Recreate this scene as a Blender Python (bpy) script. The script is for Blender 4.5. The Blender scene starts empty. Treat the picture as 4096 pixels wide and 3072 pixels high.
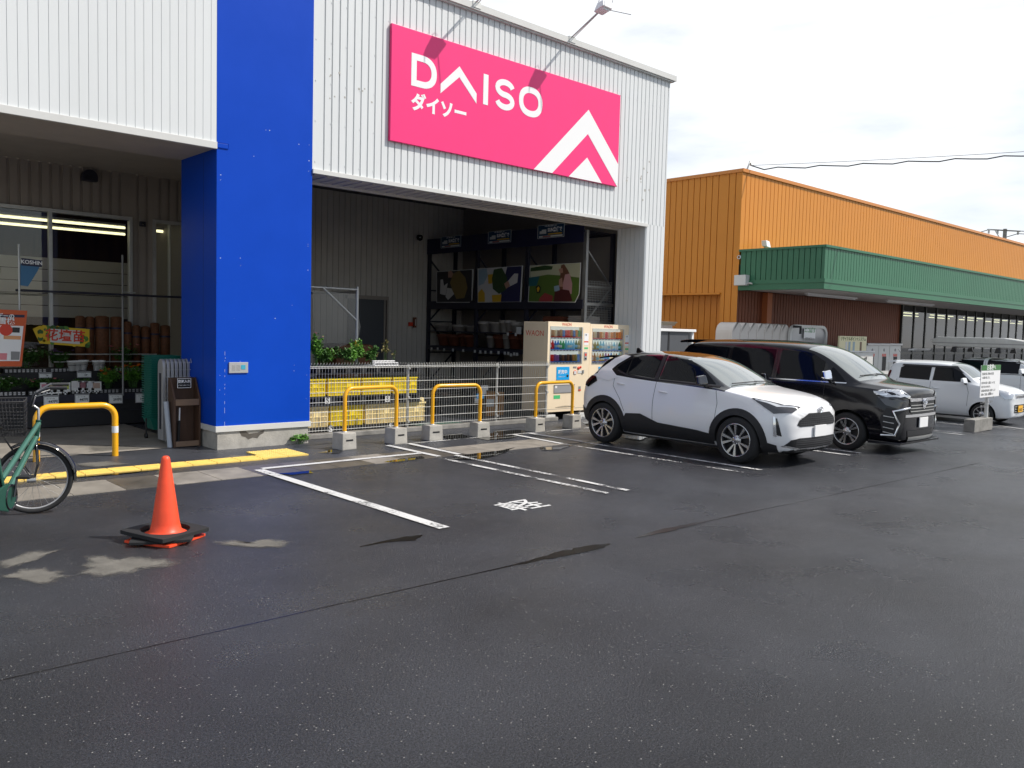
import bpy, bmesh, math, random
from mathutils import Vector, Matrix, noise
from mathutils.bvhtree import BVHTree
random.seed(7)
S = bpy.context.scene
R = math.radians
# ------------------------------------------------------------------ camera
CAMH = 1.75
YAW, PIT, ROL, FPX = 0.73933084, -0.06516519, 0.02634332, 3352.29
def _axes():
    cy, sy, cp, sp = math.cos(YAW), math.sin(YAW), math.cos(PIT), math.sin(PIT)
    f = Vector((cp*sy, cp*cy, sp)); r = Vector((cy, -sy, 0)); u = r.cross(f)
    cr, sr = math.cos(ROL), math.sin(ROL)
    return r*cr+u*sr, -r*sr+u*cr, f
CR, CU, CF = _axes()
cam = bpy.data.cameras.new('camera'); camo = bpy.data.objects.new('camera', cam)
S.collection.objects.link(camo); S.camera = camo
cam.sensor_width = 36; cam.lens = FPX/4096*36; cam.clip_start = .05; cam.clip_end = 2000
m = Matrix((CR, CU, -CF)).transposed().to_4x4(); m.translation = (0, 0, CAMH); camo.matrix_world = m
# ------------------------------------------------------------------ sky and sun
SUN_AZ, SUN_EL = math.atan2(.717, -.697), R(48)       # towards the sun: +x, -y
w = bpy.data.worlds.new('World'); S.world = w; w.use_nodes = True
nt = w.node_tree; N = nt.nodes; LK = nt.links
for n in list(N): N.remove(n)
out = N.new('ShaderNodeOutputWorld'); bg = N.new('ShaderNodeBackground'); LK.new(bg.outputs[0], out.inputs[0])
sky = N.new('ShaderNodeTexSky'); sky.sky_type = 'NISHITA'; sky.sun_disc = False
sky.sun_elevation = SUN_EL; sky.sun_rotation = SUN_AZ; sky.air_density = 1.0; sky.dust_density = .8
tc = N.new('ShaderNodeTexCoord'); mp = N.new('ShaderNodeMapping'); mp.inputs['Scale'].default_value = (1.6, 1.6, 6.5)
mp.inputs['Location'].default_value = (3.1, .4, 1.35)
LK.new(tc.outputs['Generated'], mp.inputs[0])
nz = N.new('ShaderNodeTexNoise'); nz.inputs['Scale'].default_value = 1.5; nz.inputs['Detail'].default_value = 7; nz.inputs['Roughness'].default_value = .52
LK.new(mp.outputs[0], nz.inputs[0])
cr = N.new('ShaderNodeValToRGB'); cr.color_ramp.elements[0].position = .36; cr.color_ramp.elements[1].position = .56
cr.color_ramp.elements[0].color = (.40, .40, .40, 1)
LK.new(nz.outputs[0], cr.inputs[0])
mx = N.new('ShaderNodeMix'); mx.data_type = 'RGBA'
LK.new(cr.outputs[0], mx.inputs[0]); LK.new(sky.outputs[0], mx.inputs[6]); mx.inputs[7].default_value = (9.5, 9.8, 10.2, 1)
# cloud bank to the north-east, clearer sky behind the camera
dp = N.new('ShaderNodeVectorMath'); dp.operation = 'DOT_PRODUCT'; dp.inputs[1].default_value = (.80, .60, .10); LK.new(tc.outputs['Generated'], dp.inputs[0])
mr = N.new('ShaderNodeMapRange'); mr.inputs[1].default_value = -.25; mr.inputs[2].default_value = .45; mr.inputs[3].default_value = -.30; mr.inputs[4].default_value = .030; LK.new(dp.outputs['Value'], mr.inputs[0])
ad = N.new('ShaderNodeMath'); ad.operation = 'ADD'; LK.new(nz.outputs[0], ad.inputs[0]); LK.new(mr.outputs[0], ad.inputs[1]); LK.new(ad.outputs[0], cr.inputs[0])
LK.new(mx.outputs[2], bg.inputs[0]); bg.inputs[1].default_value = .10
sl = bpy.data.lights.new('sun', 'SUN'); sl.energy = 4.0; sl.angle = R(.6); sl.color = (1, .94, .86)
so = bpy.data.objects.new('sun', sl); S.collection.objects.link(so)
sd = Vector((math.sin(SUN_AZ)*math.cos(SUN_EL), math.cos(SUN_AZ)*math.cos(SUN_EL), math.sin(SUN_EL)))
so.rotation_euler = sd.to_track_quat('Z', 'Y').to_euler(); so.location = (20, -20, 30)
S.view_settings.view_transform = 'Standard'; S.view_settings.look = 'None'; S.view_settings.gamma = 1; S.view_settings.exposure = .20
S.cycles.max_bounces = 8
# ------------------------------------------------------------------ measuring helpers (photo pixel 4096x3072 -> point in the place)
def ray(x, y): return CR*((x-2048)/FPX) - CU*((y-1536)/FPX) + CF
def lot(x): return -.026*max(0, min(x, 22)-13)          # the lot falls gently to the right
def G(x, y, z=None):
    d = ray(x, y); zz = z if z is not None else 0
    for _ in range(8):
        p = d*((zz-CAMH)/d.z)
        if z is None: zz = lot(p.x)
    return Vector((p.x, p.y, zz))
def FY(x, y, Y): d = ray(x, y); t = Y/d.y; return Vector((d.x*t, Y, CAMH+d.z*t))
def FX(x, y, X): d = ray(x, y); t = X/d.x; return Vector((X, d.y*t, CAMH+d.z*t))
# ------------------------------------------------------------------ materials
def mat(name, col, rough=.6, metal=0, spec=.5, coat=0, emit=None, es=0, var=0, vs=3, bump=0, bs=40, alpha=1, trans=0, rv=0, stretch=None):
    mt = bpy.data.materials.new(name); mt.use_nodes = True; n = mt.node_tree.nodes; l = mt.node_tree.links
    b = n['Principled BSDF']; b.inputs['Base Color'].default_value = (*col, 1)
    b.inputs['Roughness'].default_value = rough; b.inputs['Metallic'].default_value = metal
    b.inputs['Specular IOR Level'].default_value = spec; b.inputs['Coat Weight'].default_value = coat; b.inputs['Coat Roughness'].default_value = .04
    b.inputs['Alpha'].default_value = alpha; b.inputs['Transmission Weight'].default_value = trans
    if emit: b.inputs['Emission Color'].default_value = (*emit, 1); b.inputs['Emission Strength'].default_value = es
    if var or bump or rv:
        t = n.new('ShaderNodeTexCoord'); mpp = n.new('ShaderNodeMapping'); l.new(t.outputs['Object'], mpp.inputs[0])
        if stretch: mpp.inputs['Scale'].default_value = stretch
    if var or rv:
        z = n.new('ShaderNodeTexNoise'); z.inputs['Scale'].default_value = vs; z.inputs['Detail'].default_value = 8; z.inputs['Roughness'].default_value = .65
        l.new(mpp.outputs[0], z.inputs[0])
        if var:
            r = n.new('ShaderNodeValToRGB'); r.color_ramp.elements[0].position = .3; r.color_ramp.elements[1].position = .7
            r.color_ramp.elements[0].color = (*[c*(1-var) for c in col], 1); r.color_ramp.elements[1].color = (*[min(1, c*(1+var*.6)) for c in col], 1)
            l.new(z.outputs[0], r.inputs[0]); l.new(r.outputs[0], b.inputs['Base Color'])
        if rv:
            q = n.new('ShaderNodeMapRange'); q.inputs[3].default_value = max(.02, rough-rv); q.inputs[4].default_value = min(1, rough+rv)
            l.new(z.outputs[0], q.inputs[0]); l.new(q.outputs[0], b.inputs['Roughness'])
    if bump:
        z2 = n.new('ShaderNodeTexNoise'); z2.inputs['Scale'].default_value = bs; z2.inputs['Detail'].default_value = 4; l.new(mpp.outputs[0], z2.inputs[0])
        bp = n.new('ShaderNodeBump'); bp.inputs['Strength'].default_value = bump; bp.inputs['Distance'].default_value = .01
        l.new(z2.outputs[0], bp.inputs['Height']); l.new(bp.outputs[0], b.inputs['Normal'])
    return mt
M = {}
M['white_wall'] = mat('white_wall', (.67, .69, .695), .45, var=.05, vs=.8, stretch=(1, 1, .3))
M['white_trim'] = mat('white_trim', (.62, .62, .60), .4, var=.05)
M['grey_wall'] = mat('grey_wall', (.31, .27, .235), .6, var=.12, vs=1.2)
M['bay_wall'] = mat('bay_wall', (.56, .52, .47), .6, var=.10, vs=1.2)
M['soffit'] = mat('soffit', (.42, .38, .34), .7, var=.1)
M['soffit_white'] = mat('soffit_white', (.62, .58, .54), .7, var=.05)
M['blue'] = mat('blue', (.001, .056, .47), .42, spec=.15, coat=0, var=.06, vs=1.5, rv=.08)
M['orange'] = mat('orange', (.61, .220, .014), .5, var=.05, vs=.6)
M['orange_dark'] = mat('orange_dark', (.42, .12, .035), .55, var=.06)
M['brown_wall'] = mat('brown_wall', (.20, .055, .022), .6, var=.08)
M['green'] = mat('green', (.026, .145, .072), .45, var=.07, vs=.7)
M['concrete'] = mat('concrete', (.42, .40, .36), .85, var=.28, vs=5, bump=.5, bs=70)
M['concrete_dark'] = mat('concrete_dark', (.25, .24, .22), .8, var=.35, vs=6, bump=.5, bs=60)
M['black'] = mat('black', (.012, .012, .014), .5)
M['black_plastic'] = mat('black_plastic', (.018, .018, .02), .55, var=.2, vs=10)
M['black_gloss'] = mat('black_gloss', (.006, .006, .008), .08, coat=1)
M['rubber'] = mat('rubber', (.015, .015, .016), .8, bump=.3, bs=150)
M['dark_glass'] = mat('dark_glass', (.004, .005, .008), .03, spec=.18)
M['screen_glass'] = mat('screen_glass', (.13, .15, .145), .04, spec=1, coat=1)
M['glass'] = mat('glass', (.9, .95, .95), .02, trans=1, alpha=.25)
M['steel'] = mat('steel', (.50, .50, .49), .38, metal=.85, var=.15)
M['zinc'] = mat('zinc', (.55, .55, .53), .45, metal=.5, var=.15)
M['chrome'] = mat('chrome', (.80, .80, .82), .08, metal=1)
M['alloy'] = mat('alloy', (.50, .50, .51), .22, metal=.9)
M['yellow_pipe'] = mat('yellow_pipe', (.86, .42, .008), .28, coat=.3, var=.1, vs=12)
M['white_band'] = mat('white_band', (.72, .74, .76), .4)
M['cone_red'] = mat('cone_red', (.86, .075, .022), .42, var=.12, vs=7, bump=.15, bs=25)
M['pink'] = mat('pink', (.89, .028, .195), .35, var=.03)
M['sign_white'] = mat('sign_white', (.85, .85, .85), .4)
M['cream'] = mat('cream', (.88, .73, .52), .35, var=.03)
M['cream_side'] = M['cream']
M['crate_yellow'] = mat('crate_yellow', (.93, .70, .02), .45, var=.12, vs=8)
M['crate_cream'] = mat('crate_cream', (.92, .74, .36), .5, var=.12, vs=8)
M['navy'] = mat('navy', (.012, .014, .05), .5, var=.2)
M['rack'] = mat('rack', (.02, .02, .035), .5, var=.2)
M['text_black'] = mat('text_black', (.02, .02, .02), .5)
M['text_grey'] = mat('text_grey', (.25, .25, .25), .5)
M['text_red'] = mat('text_red', (.70, .05, .02), .5)
M['white'] = mat('white', (.80, .80, .80), .5)
M['paper'] = mat('paper', (.68, .68, .66), .6)
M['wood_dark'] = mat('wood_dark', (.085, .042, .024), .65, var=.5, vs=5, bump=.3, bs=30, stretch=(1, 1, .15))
M['wood_rail'] = mat('wood_rail', (.22, .14, .09), .65, var=.35, vs=6, stretch=(.2, 1, 1))
M['terracotta'] = mat('terracotta', (.20, .06, .03), .7, var=.3)
M['pot_white'] = mat('pot_white', (.42, .38, .34), .6, var=.15)
M['wicker'] = mat('wicker', (.15, .055, .02), .7, var=.5, vs=30, bump=1, bs=60)
M['bike_green'] = mat('bike_green', (.05, .16, .12), .2, metal=.35, coat=.6)
M['bike_green_dark'] = mat('bike_green_dark', (.02, .09, .065), .35, metal=.2)
M['green_plastic'] = mat('green_plastic', (.01, .16, .12), .4)
M['tube_light'] = mat('tube_light', (1, 1, .8), .5, emit=(1, .93, .55), es=1.6)
M['leaf'] = mat('leaf', (.045, .13, .018), .55, var=.6, vs=14)
M['leaf_light'] = mat('leaf_light', (.10, .26, .03), .5, var=.5, vs=14)
M['leaf_dry'] = mat('leaf_dry', (.20, .17, .05), .6, var=.5, vs=14)
for k, c in dict(fl_white=(.75, .72, .68), fl_orange=(.85, .18, .01), fl_red=(.42, .01, .07), fl_yellow=(.75, .5, .02), fl_pink=(.75, .25, .28), fl_purple=(.14, .07, .22)).items(): M[k] = mat(k, c, .6)
M['van_black'] = mat('van_black', (.003, .003, .006), .14, spec=.35, coat=.3)
M['pearl'] = mat('pearl', (.83, .83, .84), .28, metal=0, coat=.8)
M['kei_white'] = mat('kei_white', (.74, .76, .78), .3, metal=0, coat=.6)
M['lamp_clear'] = mat('lamp_clear', (.55, .57, .60), .08, metal=.5, coat=1)
M['lamp_dark'] = mat('lamp_dark', (.035, .035, .04), .06, coat=1)
M['lamp_red'] = mat('lamp_red', (.10, .008, .008), .1, coat=1)
M['plate_yellow'] = mat('plate_yellow', (.88, .45, .01), .45)
M['asphalt_patch_old'] = mat('asphalt_patch_old', (.27, .25, .215), .9, var=.25, vs=4, bump=.5, bs=120)
M['bar_dark'] = mat('bar_dark', (.10, .10, .11), .35, metal=.6); M['rim_dark'] = mat('rim_dark', (.02, .02, .022), .35); M['grille_dark'] = mat('grille_dark', (.05, .05, .055), .35)
M['lamp_housing'] = mat('lamp_housing', (.45, .45, .46), .4, metal=.4)
# ------------------------------------------------------------------ mesh builder
class MB:
    def __init__(s): s.v = []; s.f = []; s.mi = []; s.cur = 0; s.sm = set()
    def add(s, vs, fs, smooth=False):
        o = len(s.v); s.v += [Vector(p) for p in vs]
        for f in fs:
            if smooth: s.sm.add(len(s.f))
            s.f.append([i+o for i in f]); s.mi.append(s.cur)
        return s
    def box(s, a, b):
        (x0, y0, z0), (x1, y1, z1) = a, b
        x0, x1 = sorted((x0, x1)); y0, y1 = sorted((y0, y1)); z0, z1 = sorted((z0, z1))
        return s.add([(x0,y0,z0),(x1,y0,z0),(x1,y1,z0),(x0,y1,z0),(x0,y0,z1),(x1,y0,z1),(x1,y1,z1),(x0,y1,z1)],
                     [(0,3,2,1),(4,5,6,7),(0,1,5,4),(1,2,6,5),(2,3,7,6),(3,0,4,7)])
    def hexa(s, b4, t4):
        return s.add(list(b4)+list(t4), [(0,3,2,1),(4,5,6,7),(0,1,5,4),(1,2,6,5),(2,3,7,6),(3,0,4,7)])
    def bar(s, p, q, wd, dp=None, up=(0, 0, 1)):
        p, q = Vector(p), Vector(q); dp = dp or wd; d = (q-p).normalized(); u = Vector(up)
        if abs(d.dot(u)) > .98: u = Vector((1, 0, 0))
        r = d.cross(u).normalized(); u = r.cross(d).normalized()
        c = [(-1,-1),(1,-1),(1,1),(-1,1)]
        return s.hexa([p+r*(wd/2*a)+u*(dp/2*b) for a, b in c], [q+r*(wd/2*a)+u*(dp/2*b) for a, b in c])
    def tube(s, pts, r, n=8, cap=True):
        pts = [Vector(p) for p in pts]; rs = r if isinstance(r, (list, tuple)) else [r]*len(pts)
        vs = []; fs = []; pr = None
        for i, p in enumerate(pts):
            d = ((pts[min(i+1, len(pts)-1)]-p).normalized()+(p-pts[max(i-1, 0)]).normalized())
            d = d.normalized() if d.length > 1e-6 else Vector((0, 0, 1))
            if pr is None:
                a = Vector((0, 0, 1)) if abs(d.z) < .9 else Vector((1, 0, 0)); pr = d.cross(a).normalized()
            pr = (pr-d*pr.dot(d)).normalized(); q = d.cross(pr)
            for k in range(n):
                t = 2*math.pi*k/n; vs.append(p+(pr*math.cos(t)+q*math.sin(t))*rs[i])
        for i in range(len(pts)-1):
            for k in range(n): a = i*n+k; b = i*n+(k+1) % n; fs.append((a, b, b+n, a+n))
        s.add(vs, fs, True)
        if cap: s.add([vs[k] for k in range(n)], [tuple(reversed(range(n)))]); s.add(vs[-n:], [tuple(range(n))])
        return s
    def lathe(s, prof, c=(0, 0, 0), axis='z', n=24, smooth=True, sweep=1.0, start=0):
        c = Vector(c); vs = []; fs = []; k = len(prof); full = sweep >= .999; m = n if full else n+1
        for i in range(m):
            t = start+2*math.pi*sweep*i/n; ct, st = math.cos(t), math.sin(t)
            for r, h in prof:
                vs.append(c+Vector({'z': (r*ct, r*st, h), 'x': (h, r*ct, r*st), 'y': (r*ct, h, r*st)}[axis]))
        for i in range(n):
            j = (i+1) % m
            for q in range(k-1): fs.append((i*k+q, j*k+q, j*k+q+1, i*k+q+1))
        return s.add(vs, fs, smooth)
    def prism(s, pts, vec):
        k = len(pts); a = [Vector(p) for p in pts]; b = [p+Vector(vec) for p in a]
        return s.add(a+b, [tuple(reversed(range(k))), tuple(range(k, 2*k))]+[(i, (i+1) % k, (i+1) % k+k, i+k) for i in range(k)])
    def quad(s, *p): return s.add(p, [tuple(range(len(p)))])
    def build(s, name, mats, parent=None, bevel=0, smooth=False, seg=2):
        me = bpy.data.meshes.new(name)
        org = parent_origin(parent) if parent else Vector((0, 0, 0))
        me.from_pydata([v-org for v in s.v], [], s.f); me.validate(clean_customdata=False)
        if not isinstance(mats, (list, tuple)): mats = [mats]
        for q in mats: me.materials.append(M[q] if isinstance(q, str) else q)
        for i, p in enumerate(me.polygons):
            if i < len(s.mi): p.material_index = s.mi[i]
            p.use_smooth = smooth or (i in s.sm)
        o = bpy.data.objects.new(name, me); S.collection.objects.link(o)
        if parent: o.parent = parent
        if bevel:
            bm = bmesh.new(); bm.from_mesh(me)
            bmesh.ops.remove_doubles(bm, verts=bm.verts, dist=1e-5)
            es = [e for e in bm.edges if len(e.link_faces) == 2 and e.calc_face_angle(0) > .6]
            bmesh.ops.bevel(bm, geom=es, offset=bevel, segments=seg, affect='EDGES', profile=.6)
            bm.to_mesh(me); bm.free()
        return o
ORG = {}
def parent_origin(p):
    v = Vector((0, 0, 0))
    while p: v += p.location; p = p.parent
    return v
def tag(o, label=None, cat=None, group=None, kind=None):
    if label: o['label'] = label
    if cat: o['category'] = cat
    if group: o['group'] = group
    if kind: o['kind'] = kind
    return o
def thing(name, label, cat, loc=(0, 0, 0), group=None):
    o = bpy.data.objects.new(name, None); S.collection.objects.link(o); o.location = loc; o.empty_display_size = .2
    return tag(o, label, cat, group)
def dup(o, parent=None, **kw):
    c = o.copy(); S.collection.objects.link(c); c.parent = parent
    for ch in list(o.children): dup(ch, c)
    if 'loc' in kw: c.location = kw['loc']
    if 'rz' in kw: c.rotation_euler = (0, 0, kw['rz'])
    if 'label' in kw: c['label'] = kw['label']
    return c
def struct(mb, name, m_, **k): return tag(mb.build(name, m_, **k), kind='structure')
def text_faces(body, size, o, right, up, depth=.002, bold=0, align='CENTER', sx=1):
    """lettering as thin solid geometry laid on the plane (right, up) at o"""
    c = bpy.data.curves.new('t', 'FONT'); c.body = body; c.size = size; c.extrude = depth/2; c.align_x = align; c.align_y = 'CENTER'; c.offset = bold
    c.resolution_u = 3
    ob = bpy.data.objects.new('t', c); S.collection.objects.link(ob)
    dg = bpy.context.evaluated_depsgraph_get(); ev = ob.evaluated_get(dg); me = ev.to_mesh()
    right = Vector(right).normalized(); up = Vector(up).normalized(); nn = right.cross(up); o = Vector(o)
    vs = [o+right*(v.co.x*sx)+up*v.co.y+nn*(v.co.z+depth/2) for v in me.vertices]; fs = [tuple(p.vertices) for p in me.polygons]
    ev.to_mesh_clear(); bpy.data.objects.remove(ob); bpy.data.curves.remove(c)
    return vs, fs
def text(body, size, o, right, up, m_, parent, name='lettering', **k):
    mb = MB(); mb.add(*text_faces(body, size, o, right, up, **k)); return mb.build(name, m_, parent)
RX = (1, 0, 0); UZ = (0, 0, 1)
# ------------------------------------------------------------------ ground
def nodes(mt): return mt.node_tree.nodes, mt.node_tree.links, mt.node_tree.nodes['Principled BSDF']
def asphalt(name, wet=1.0, base=.020):
    mt = bpy.data.materials.new(name); mt.use_nodes = True; n, l, b = nodes(mt)
    g = n.new('ShaderNodeNewGeometry')
    def nse(sc, det=6, rg=.6, off=0):
        q = n.new('ShaderNodeMapping'); q.inputs['Location'].default_value = (off, off*.7, 0); l.new(g.outputs['Position'], q.inputs[0])
        z = n.new('ShaderNodeTexNoise'); z.inputs['Scale'].default_value = sc; z.inputs['Detail'].default_value = det; z.inputs['Roughness'].default_value = rg
        l.new(q.outputs[0], z.inputs[0]); return z.outputs[0]
    def ramp(src, a, b_, c0, c1):
        r = n.new('ShaderNodeValToRGB'); r.color_ramp.elements[0].position = a; r.color_ramp.elements[1].position = b_
        r.color_ramp.elements[0].color = (*c0, 1); r.color_ramp.elements[1].color = (*c1, 1); l.new(src, r.inputs[0]); return r.outputs[0]
    def mixc(f, a, c, mode='MIX'):
        x = n.new('ShaderNodeMix'); x.data_type = 'RGBA'; x.blend_type = mode
        for s_, i in ((f, 0), (a, 6), (c, 7)):
            if hasattr(s_, 'links'): l.new(s_, x.inputs[i])
            else: x.inputs[i].default_value = s_
        return x.outputs[2]
    fine = mixc(.5, ramp(nse(150, 3, .8), .42, .60, (base*.05,)*3, (base*3.6, base*3.6, base*3.7)), ramp(nse(75, 4, .85, 2), .42, .60, (base*.15,)*3, (base*2.6, base*2.6, base*2.7)))
    big = ramp(nse(.55, 6, .6, 4.1), .34, .66, (.60, .63, .72), (1.10, 1.17, 1.34))
    c = mixc(1.0, fine, big, 'MULTIPLY')
    vo = n.new('ShaderNodeTexVoronoi'); vo.inputs['Scale'].default_value = 74; vo.inputs['Randomness'].default_value = 1; l.new(g.outputs['Position'], vo.inputs[0])
    sp = n.new('ShaderNodeSeparateColor'); l.new(vo.outputs['Color'], sp.inputs[0])
    a1 = n.new('ShaderNodeMath'); a1.operation = 'GREATER_THAN'; a1.inputs[1].default_value = .955; l.new(sp.outputs[0], a1.inputs[0])
    a2 = n.new('ShaderNodeMath'); a2.operation = 'LESS_THAN'; a2.inputs[1].default_value = .27; l.new(vo.outputs['Distance'], a2.inputs[0])
    a3 = n.new('ShaderNodeMath'); a3.operation = 'MULTIPLY'; l.new(a1.outputs[0], a3.inputs[0]); l.new(a2.outputs[0], a3.inputs[1])
    c = mixc(a3.outputs[0], c, (.38, .37, .35, 1))
    l.new(c, b.inputs['Base Color'])
    rr = n.new('ShaderNodeMapRange'); rr.inputs[1].default_value = .35; rr.inputs[2].default_value = .65
    rr.inputs[3].default_value = .24 if wet > .5 else .5; rr.inputs[4].default_value = .40 if wet > .5 else .75
    l.new(nse(.9, 6, .6, 9), rr.inputs[0]); l.new(rr.outputs[0], b.inputs['Roughness'])
    b.inputs['Specular IOR Level'].default_value = .36
    bp = n.new('ShaderNodeBump'); bp.inputs['Strength'].default_value = 1; bp.inputs['Distance'].default_value = .016
    l.new(nse(80, 5, .8), bp.inputs['Height']); l.new(bp.outputs[0], b.inputs['Normal'])
    return mt
M['asphalt'] = asphalt('asphalt', 1, .034)
M['pavement'] = asphalt('pavement', 1, .050)
M['puddle'] = mat('puddle', (.012, .011, .010), .015, spec=.6)
M['wet_seam'] = mat('wet_seam', (.014, .013, .012), .18, spec=.4)
M['tactile'] = mat('tactile', (.84, .60, .15), .7, var=.12, vs=9, bump=.4, bs=90)
M['gutter_block'] = mat('gutter_block', (.27, .245, .21), .6, var=.35, vs=3.2, bump=.4, bs=80, rv=.15)
M['gutter_wet'] = mat('gutter_wet', (.11, .098, .085), .35, var=.35, vs=3.5, bump=.3, bs=80, rv=.15)
M['floor_concrete'] = mat('floor_concrete', (.30, .275, .24), .7, var=.35, vs=1.6, bump=.25, bs=60, rv=.15)
def worn(name, thr=.5):
    mt = mat(name, (.62, .62, .61), .6); n, l, b = nodes(mt)
    g = n.new('ShaderNodeNewGeometry'); z = n.new('ShaderNodeTexNoise'); z.inputs['Scale'].default_value = 38; z.inputs['Detail'].default_value = 8; z.inputs['Roughness'].default_value = .8
    z2 = n.new('ShaderNodeTexNoise'); z2.inputs['Scale'].default_value = 2.2; z2.inputs['Detail'].default_value = 3
    l.new(g.outputs['Position'], z.inputs[0]); l.new(g.outputs['Position'], z2.inputs[0])
    a = n.new('ShaderNodeMath'); a.operation = 'ADD'; l.new(z.outputs[0], a.inputs[0])
    s_ = n.new('ShaderNodeMath'); s_.operation = 'MULTIPLY'; s_.inputs[1].default_value = .55; l.new(z2.outputs[0], s_.inputs[0]); l.new(s_.outputs[0], a.inputs[1])
    r = n.new('ShaderNodeValToRGB'); r.color_ramp.elements[0].position = thr+.18; r.color_ramp.elements[1].position = thr+.25
    r.color_ramp.elements[0].color = (1, 1, 1, 1); r.color_ramp.elements[1].color = (0, 0, 0, 1)
    l.new(a.outputs[0], r.inputs[0]); l.new(r.outputs[0], b.inputs['Alpha'])
    return mt
M['paint_good'] = worn('paint_good', .66)
M['paint_worn'] = worn('paint_worn', .56)
def drymat():
    mt = mat('asphalt_patch', (.17, .16, .14), .9, var=.35, vs=6, bump=.5, bs=120); n, l, b = nodes(mt)
    a = n.new('ShaderNodeAttribute'); a.attribute_name = 'dryness'; g = n.new('ShaderNodeNewGeometry'); z = n.new('ShaderNodeTexNoise'); z.inputs['Scale'].default_value = 9; z.inputs['Detail'].default_value = 9; z.inputs['Roughness'].default_value = .75; l.new(g.outputs['Position'], z.inputs[0])
    s_ = n.new('ShaderNodeMath'); s_.operation = 'ADD'; l.new(a.outputs['Fac'], s_.inputs[0]); l.new(z.outputs[0], s_.inputs[1]); r = n.new('ShaderNodeMapRange'); r.inputs[1].default_value = .80; r.inputs[2].default_value = 1.22; r.interpolation_type = 'SMOOTHSTEP'
    l.new(s_.outputs[0], r.inputs[0]); k = n.new('ShaderNodeMath'); k.operation = 'MULTIPLY'; k.inputs[1].default_value = .85; l.new(r.outputs[0], k.inputs[0]); l.new(k.outputs[0], b.inputs['Alpha']); return mt
M['asphalt_patch'] = drymat()
KY = 8.925      # outer edge of the gutter
KI = 9.62       # inner edge
FYL = 11.08     # front wall line
mb = MB()
xs = [-60, -20, 0, 6, 13, 15, 17, 19, 22, 40, 80, 300]; ys = [-60, -10, 0, 4, KY]
V = [(x, y, lot(x)) for y in ys for x in xs]; nx = len(xs)
mb.add(V, [(j*nx+i, j*nx+i+1, (j+1)*nx+i+1, (j+1)*nx+i) for j in range(len(ys)-1) for i in range(nx-1)])
struct(mb, 'asphalt_lot', 'asphalt')
def sheet(name, m_, poly, dz=.004, kind='structure'):
    mb = MB(); mb.add([(p[0], p[1], lot(p[0])+dz) for p in poly], [tuple(range(len(poly)))]); o = mb.build(name, m_); tag(o, kind=kind)
    if mb: return o
def strips(x0, x1): return [x0]+[x for x in (13, 15, 17, 19, 22) if x0 < x < x1]+[x1]
def band(name, m_, x0, x1, y0, y1, dz):
    xx = strips(x0, x1); mb = MB()
    for a, b in zip(xx, xx[1:]): mb.add([(a, y0, lot(a)+dz), (b, y0, lot(b)+dz), (b, y1, lot(b)+dz), (a, y1, lot(a)+dz)], [(0, 1, 2, 3)])
    return struct(mb, name, m_)
band('pavement', 'pavement', -60, 300, KI, 70, 0)
band('gutter_bed', 'black', -20, 60, KY, KI, -.012)
# gutter blocks: slabs 0.6 m long, with joints; light dry ones and wet ones
gb = [MB(), MB()]; x = -2.17; k = 0
dry = {3, 4, 5, 6, 7, 8, 11, 12, 14, 17, 18, 19, 20, 21, 24, 25, 27, 28, 33, 34, 38}
while x < 24:
    xm_ = x+.25; g_ = gb[0 if any(p_ < xm_ < q_ for p_, q_ in ((1.8, 2.7), (3.3, 4.4), (5.7, 6.4), (7.3, 9.4), (10, 10.8), (12, 14), (16, 18))) else 1]; a, b = x+.004, x+.496
    g_.hexa([(a, KY+.003, lot(a)-.02), (b, KY+.003, lot(b)-.02), (b, KI-.003, lot(b)-.02), (a, KI-.003, lot(a)-.02)],
            [(a, KY+.003, lot(a)+.006), (b, KY+.003, lot(b)+.006), (b, KI-.003, lot(b)+.004), (a, KI-.003, lot(a)+.004)])
    x += .5; k += 1
struct(gb[0], 'gutter', 'gutter_block'); struct(gb[1], 'gutter_wet_run', 'gutter_wet')
band('rear_ground', 'concrete_dark', -20, 4.5, 12.6, 30, .004)
# concrete floors under the canopies
sheet('store_floor', 'floor_concrete', [(-6, 11.3), (4.6, 11.6), (4.6, 15.6), (-6, 15.6)], .006)
sheet('bay_floor', 'floor_concrete', [(6.1, 12.4), (14.1, 12.4), (14.1, 17.7), (6.1, 17.7)], .006)
def blob(cx, cy, rx, ry, rot, seed, n=36, am=.35):
    pts = []
    for i in range(n):
        t = 2*math.pi*i/n; q = 1+am*(noise.noise(Vector((math.cos(t)*1.3+seed, math.sin(t)*1.3, seed*.3)))*1.6+.6*noise.noise(Vector((math.cos(t)*4+seed, math.sin(t)*4, seed))))
        u, v = rx*q*math.cos(t), ry*q*math.sin(t); pts.append((cx+u*math.cos(rot)-v*math.sin(rot), cy+u*math.sin(rot)+v*math.cos(rot)))
    return pts
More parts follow.
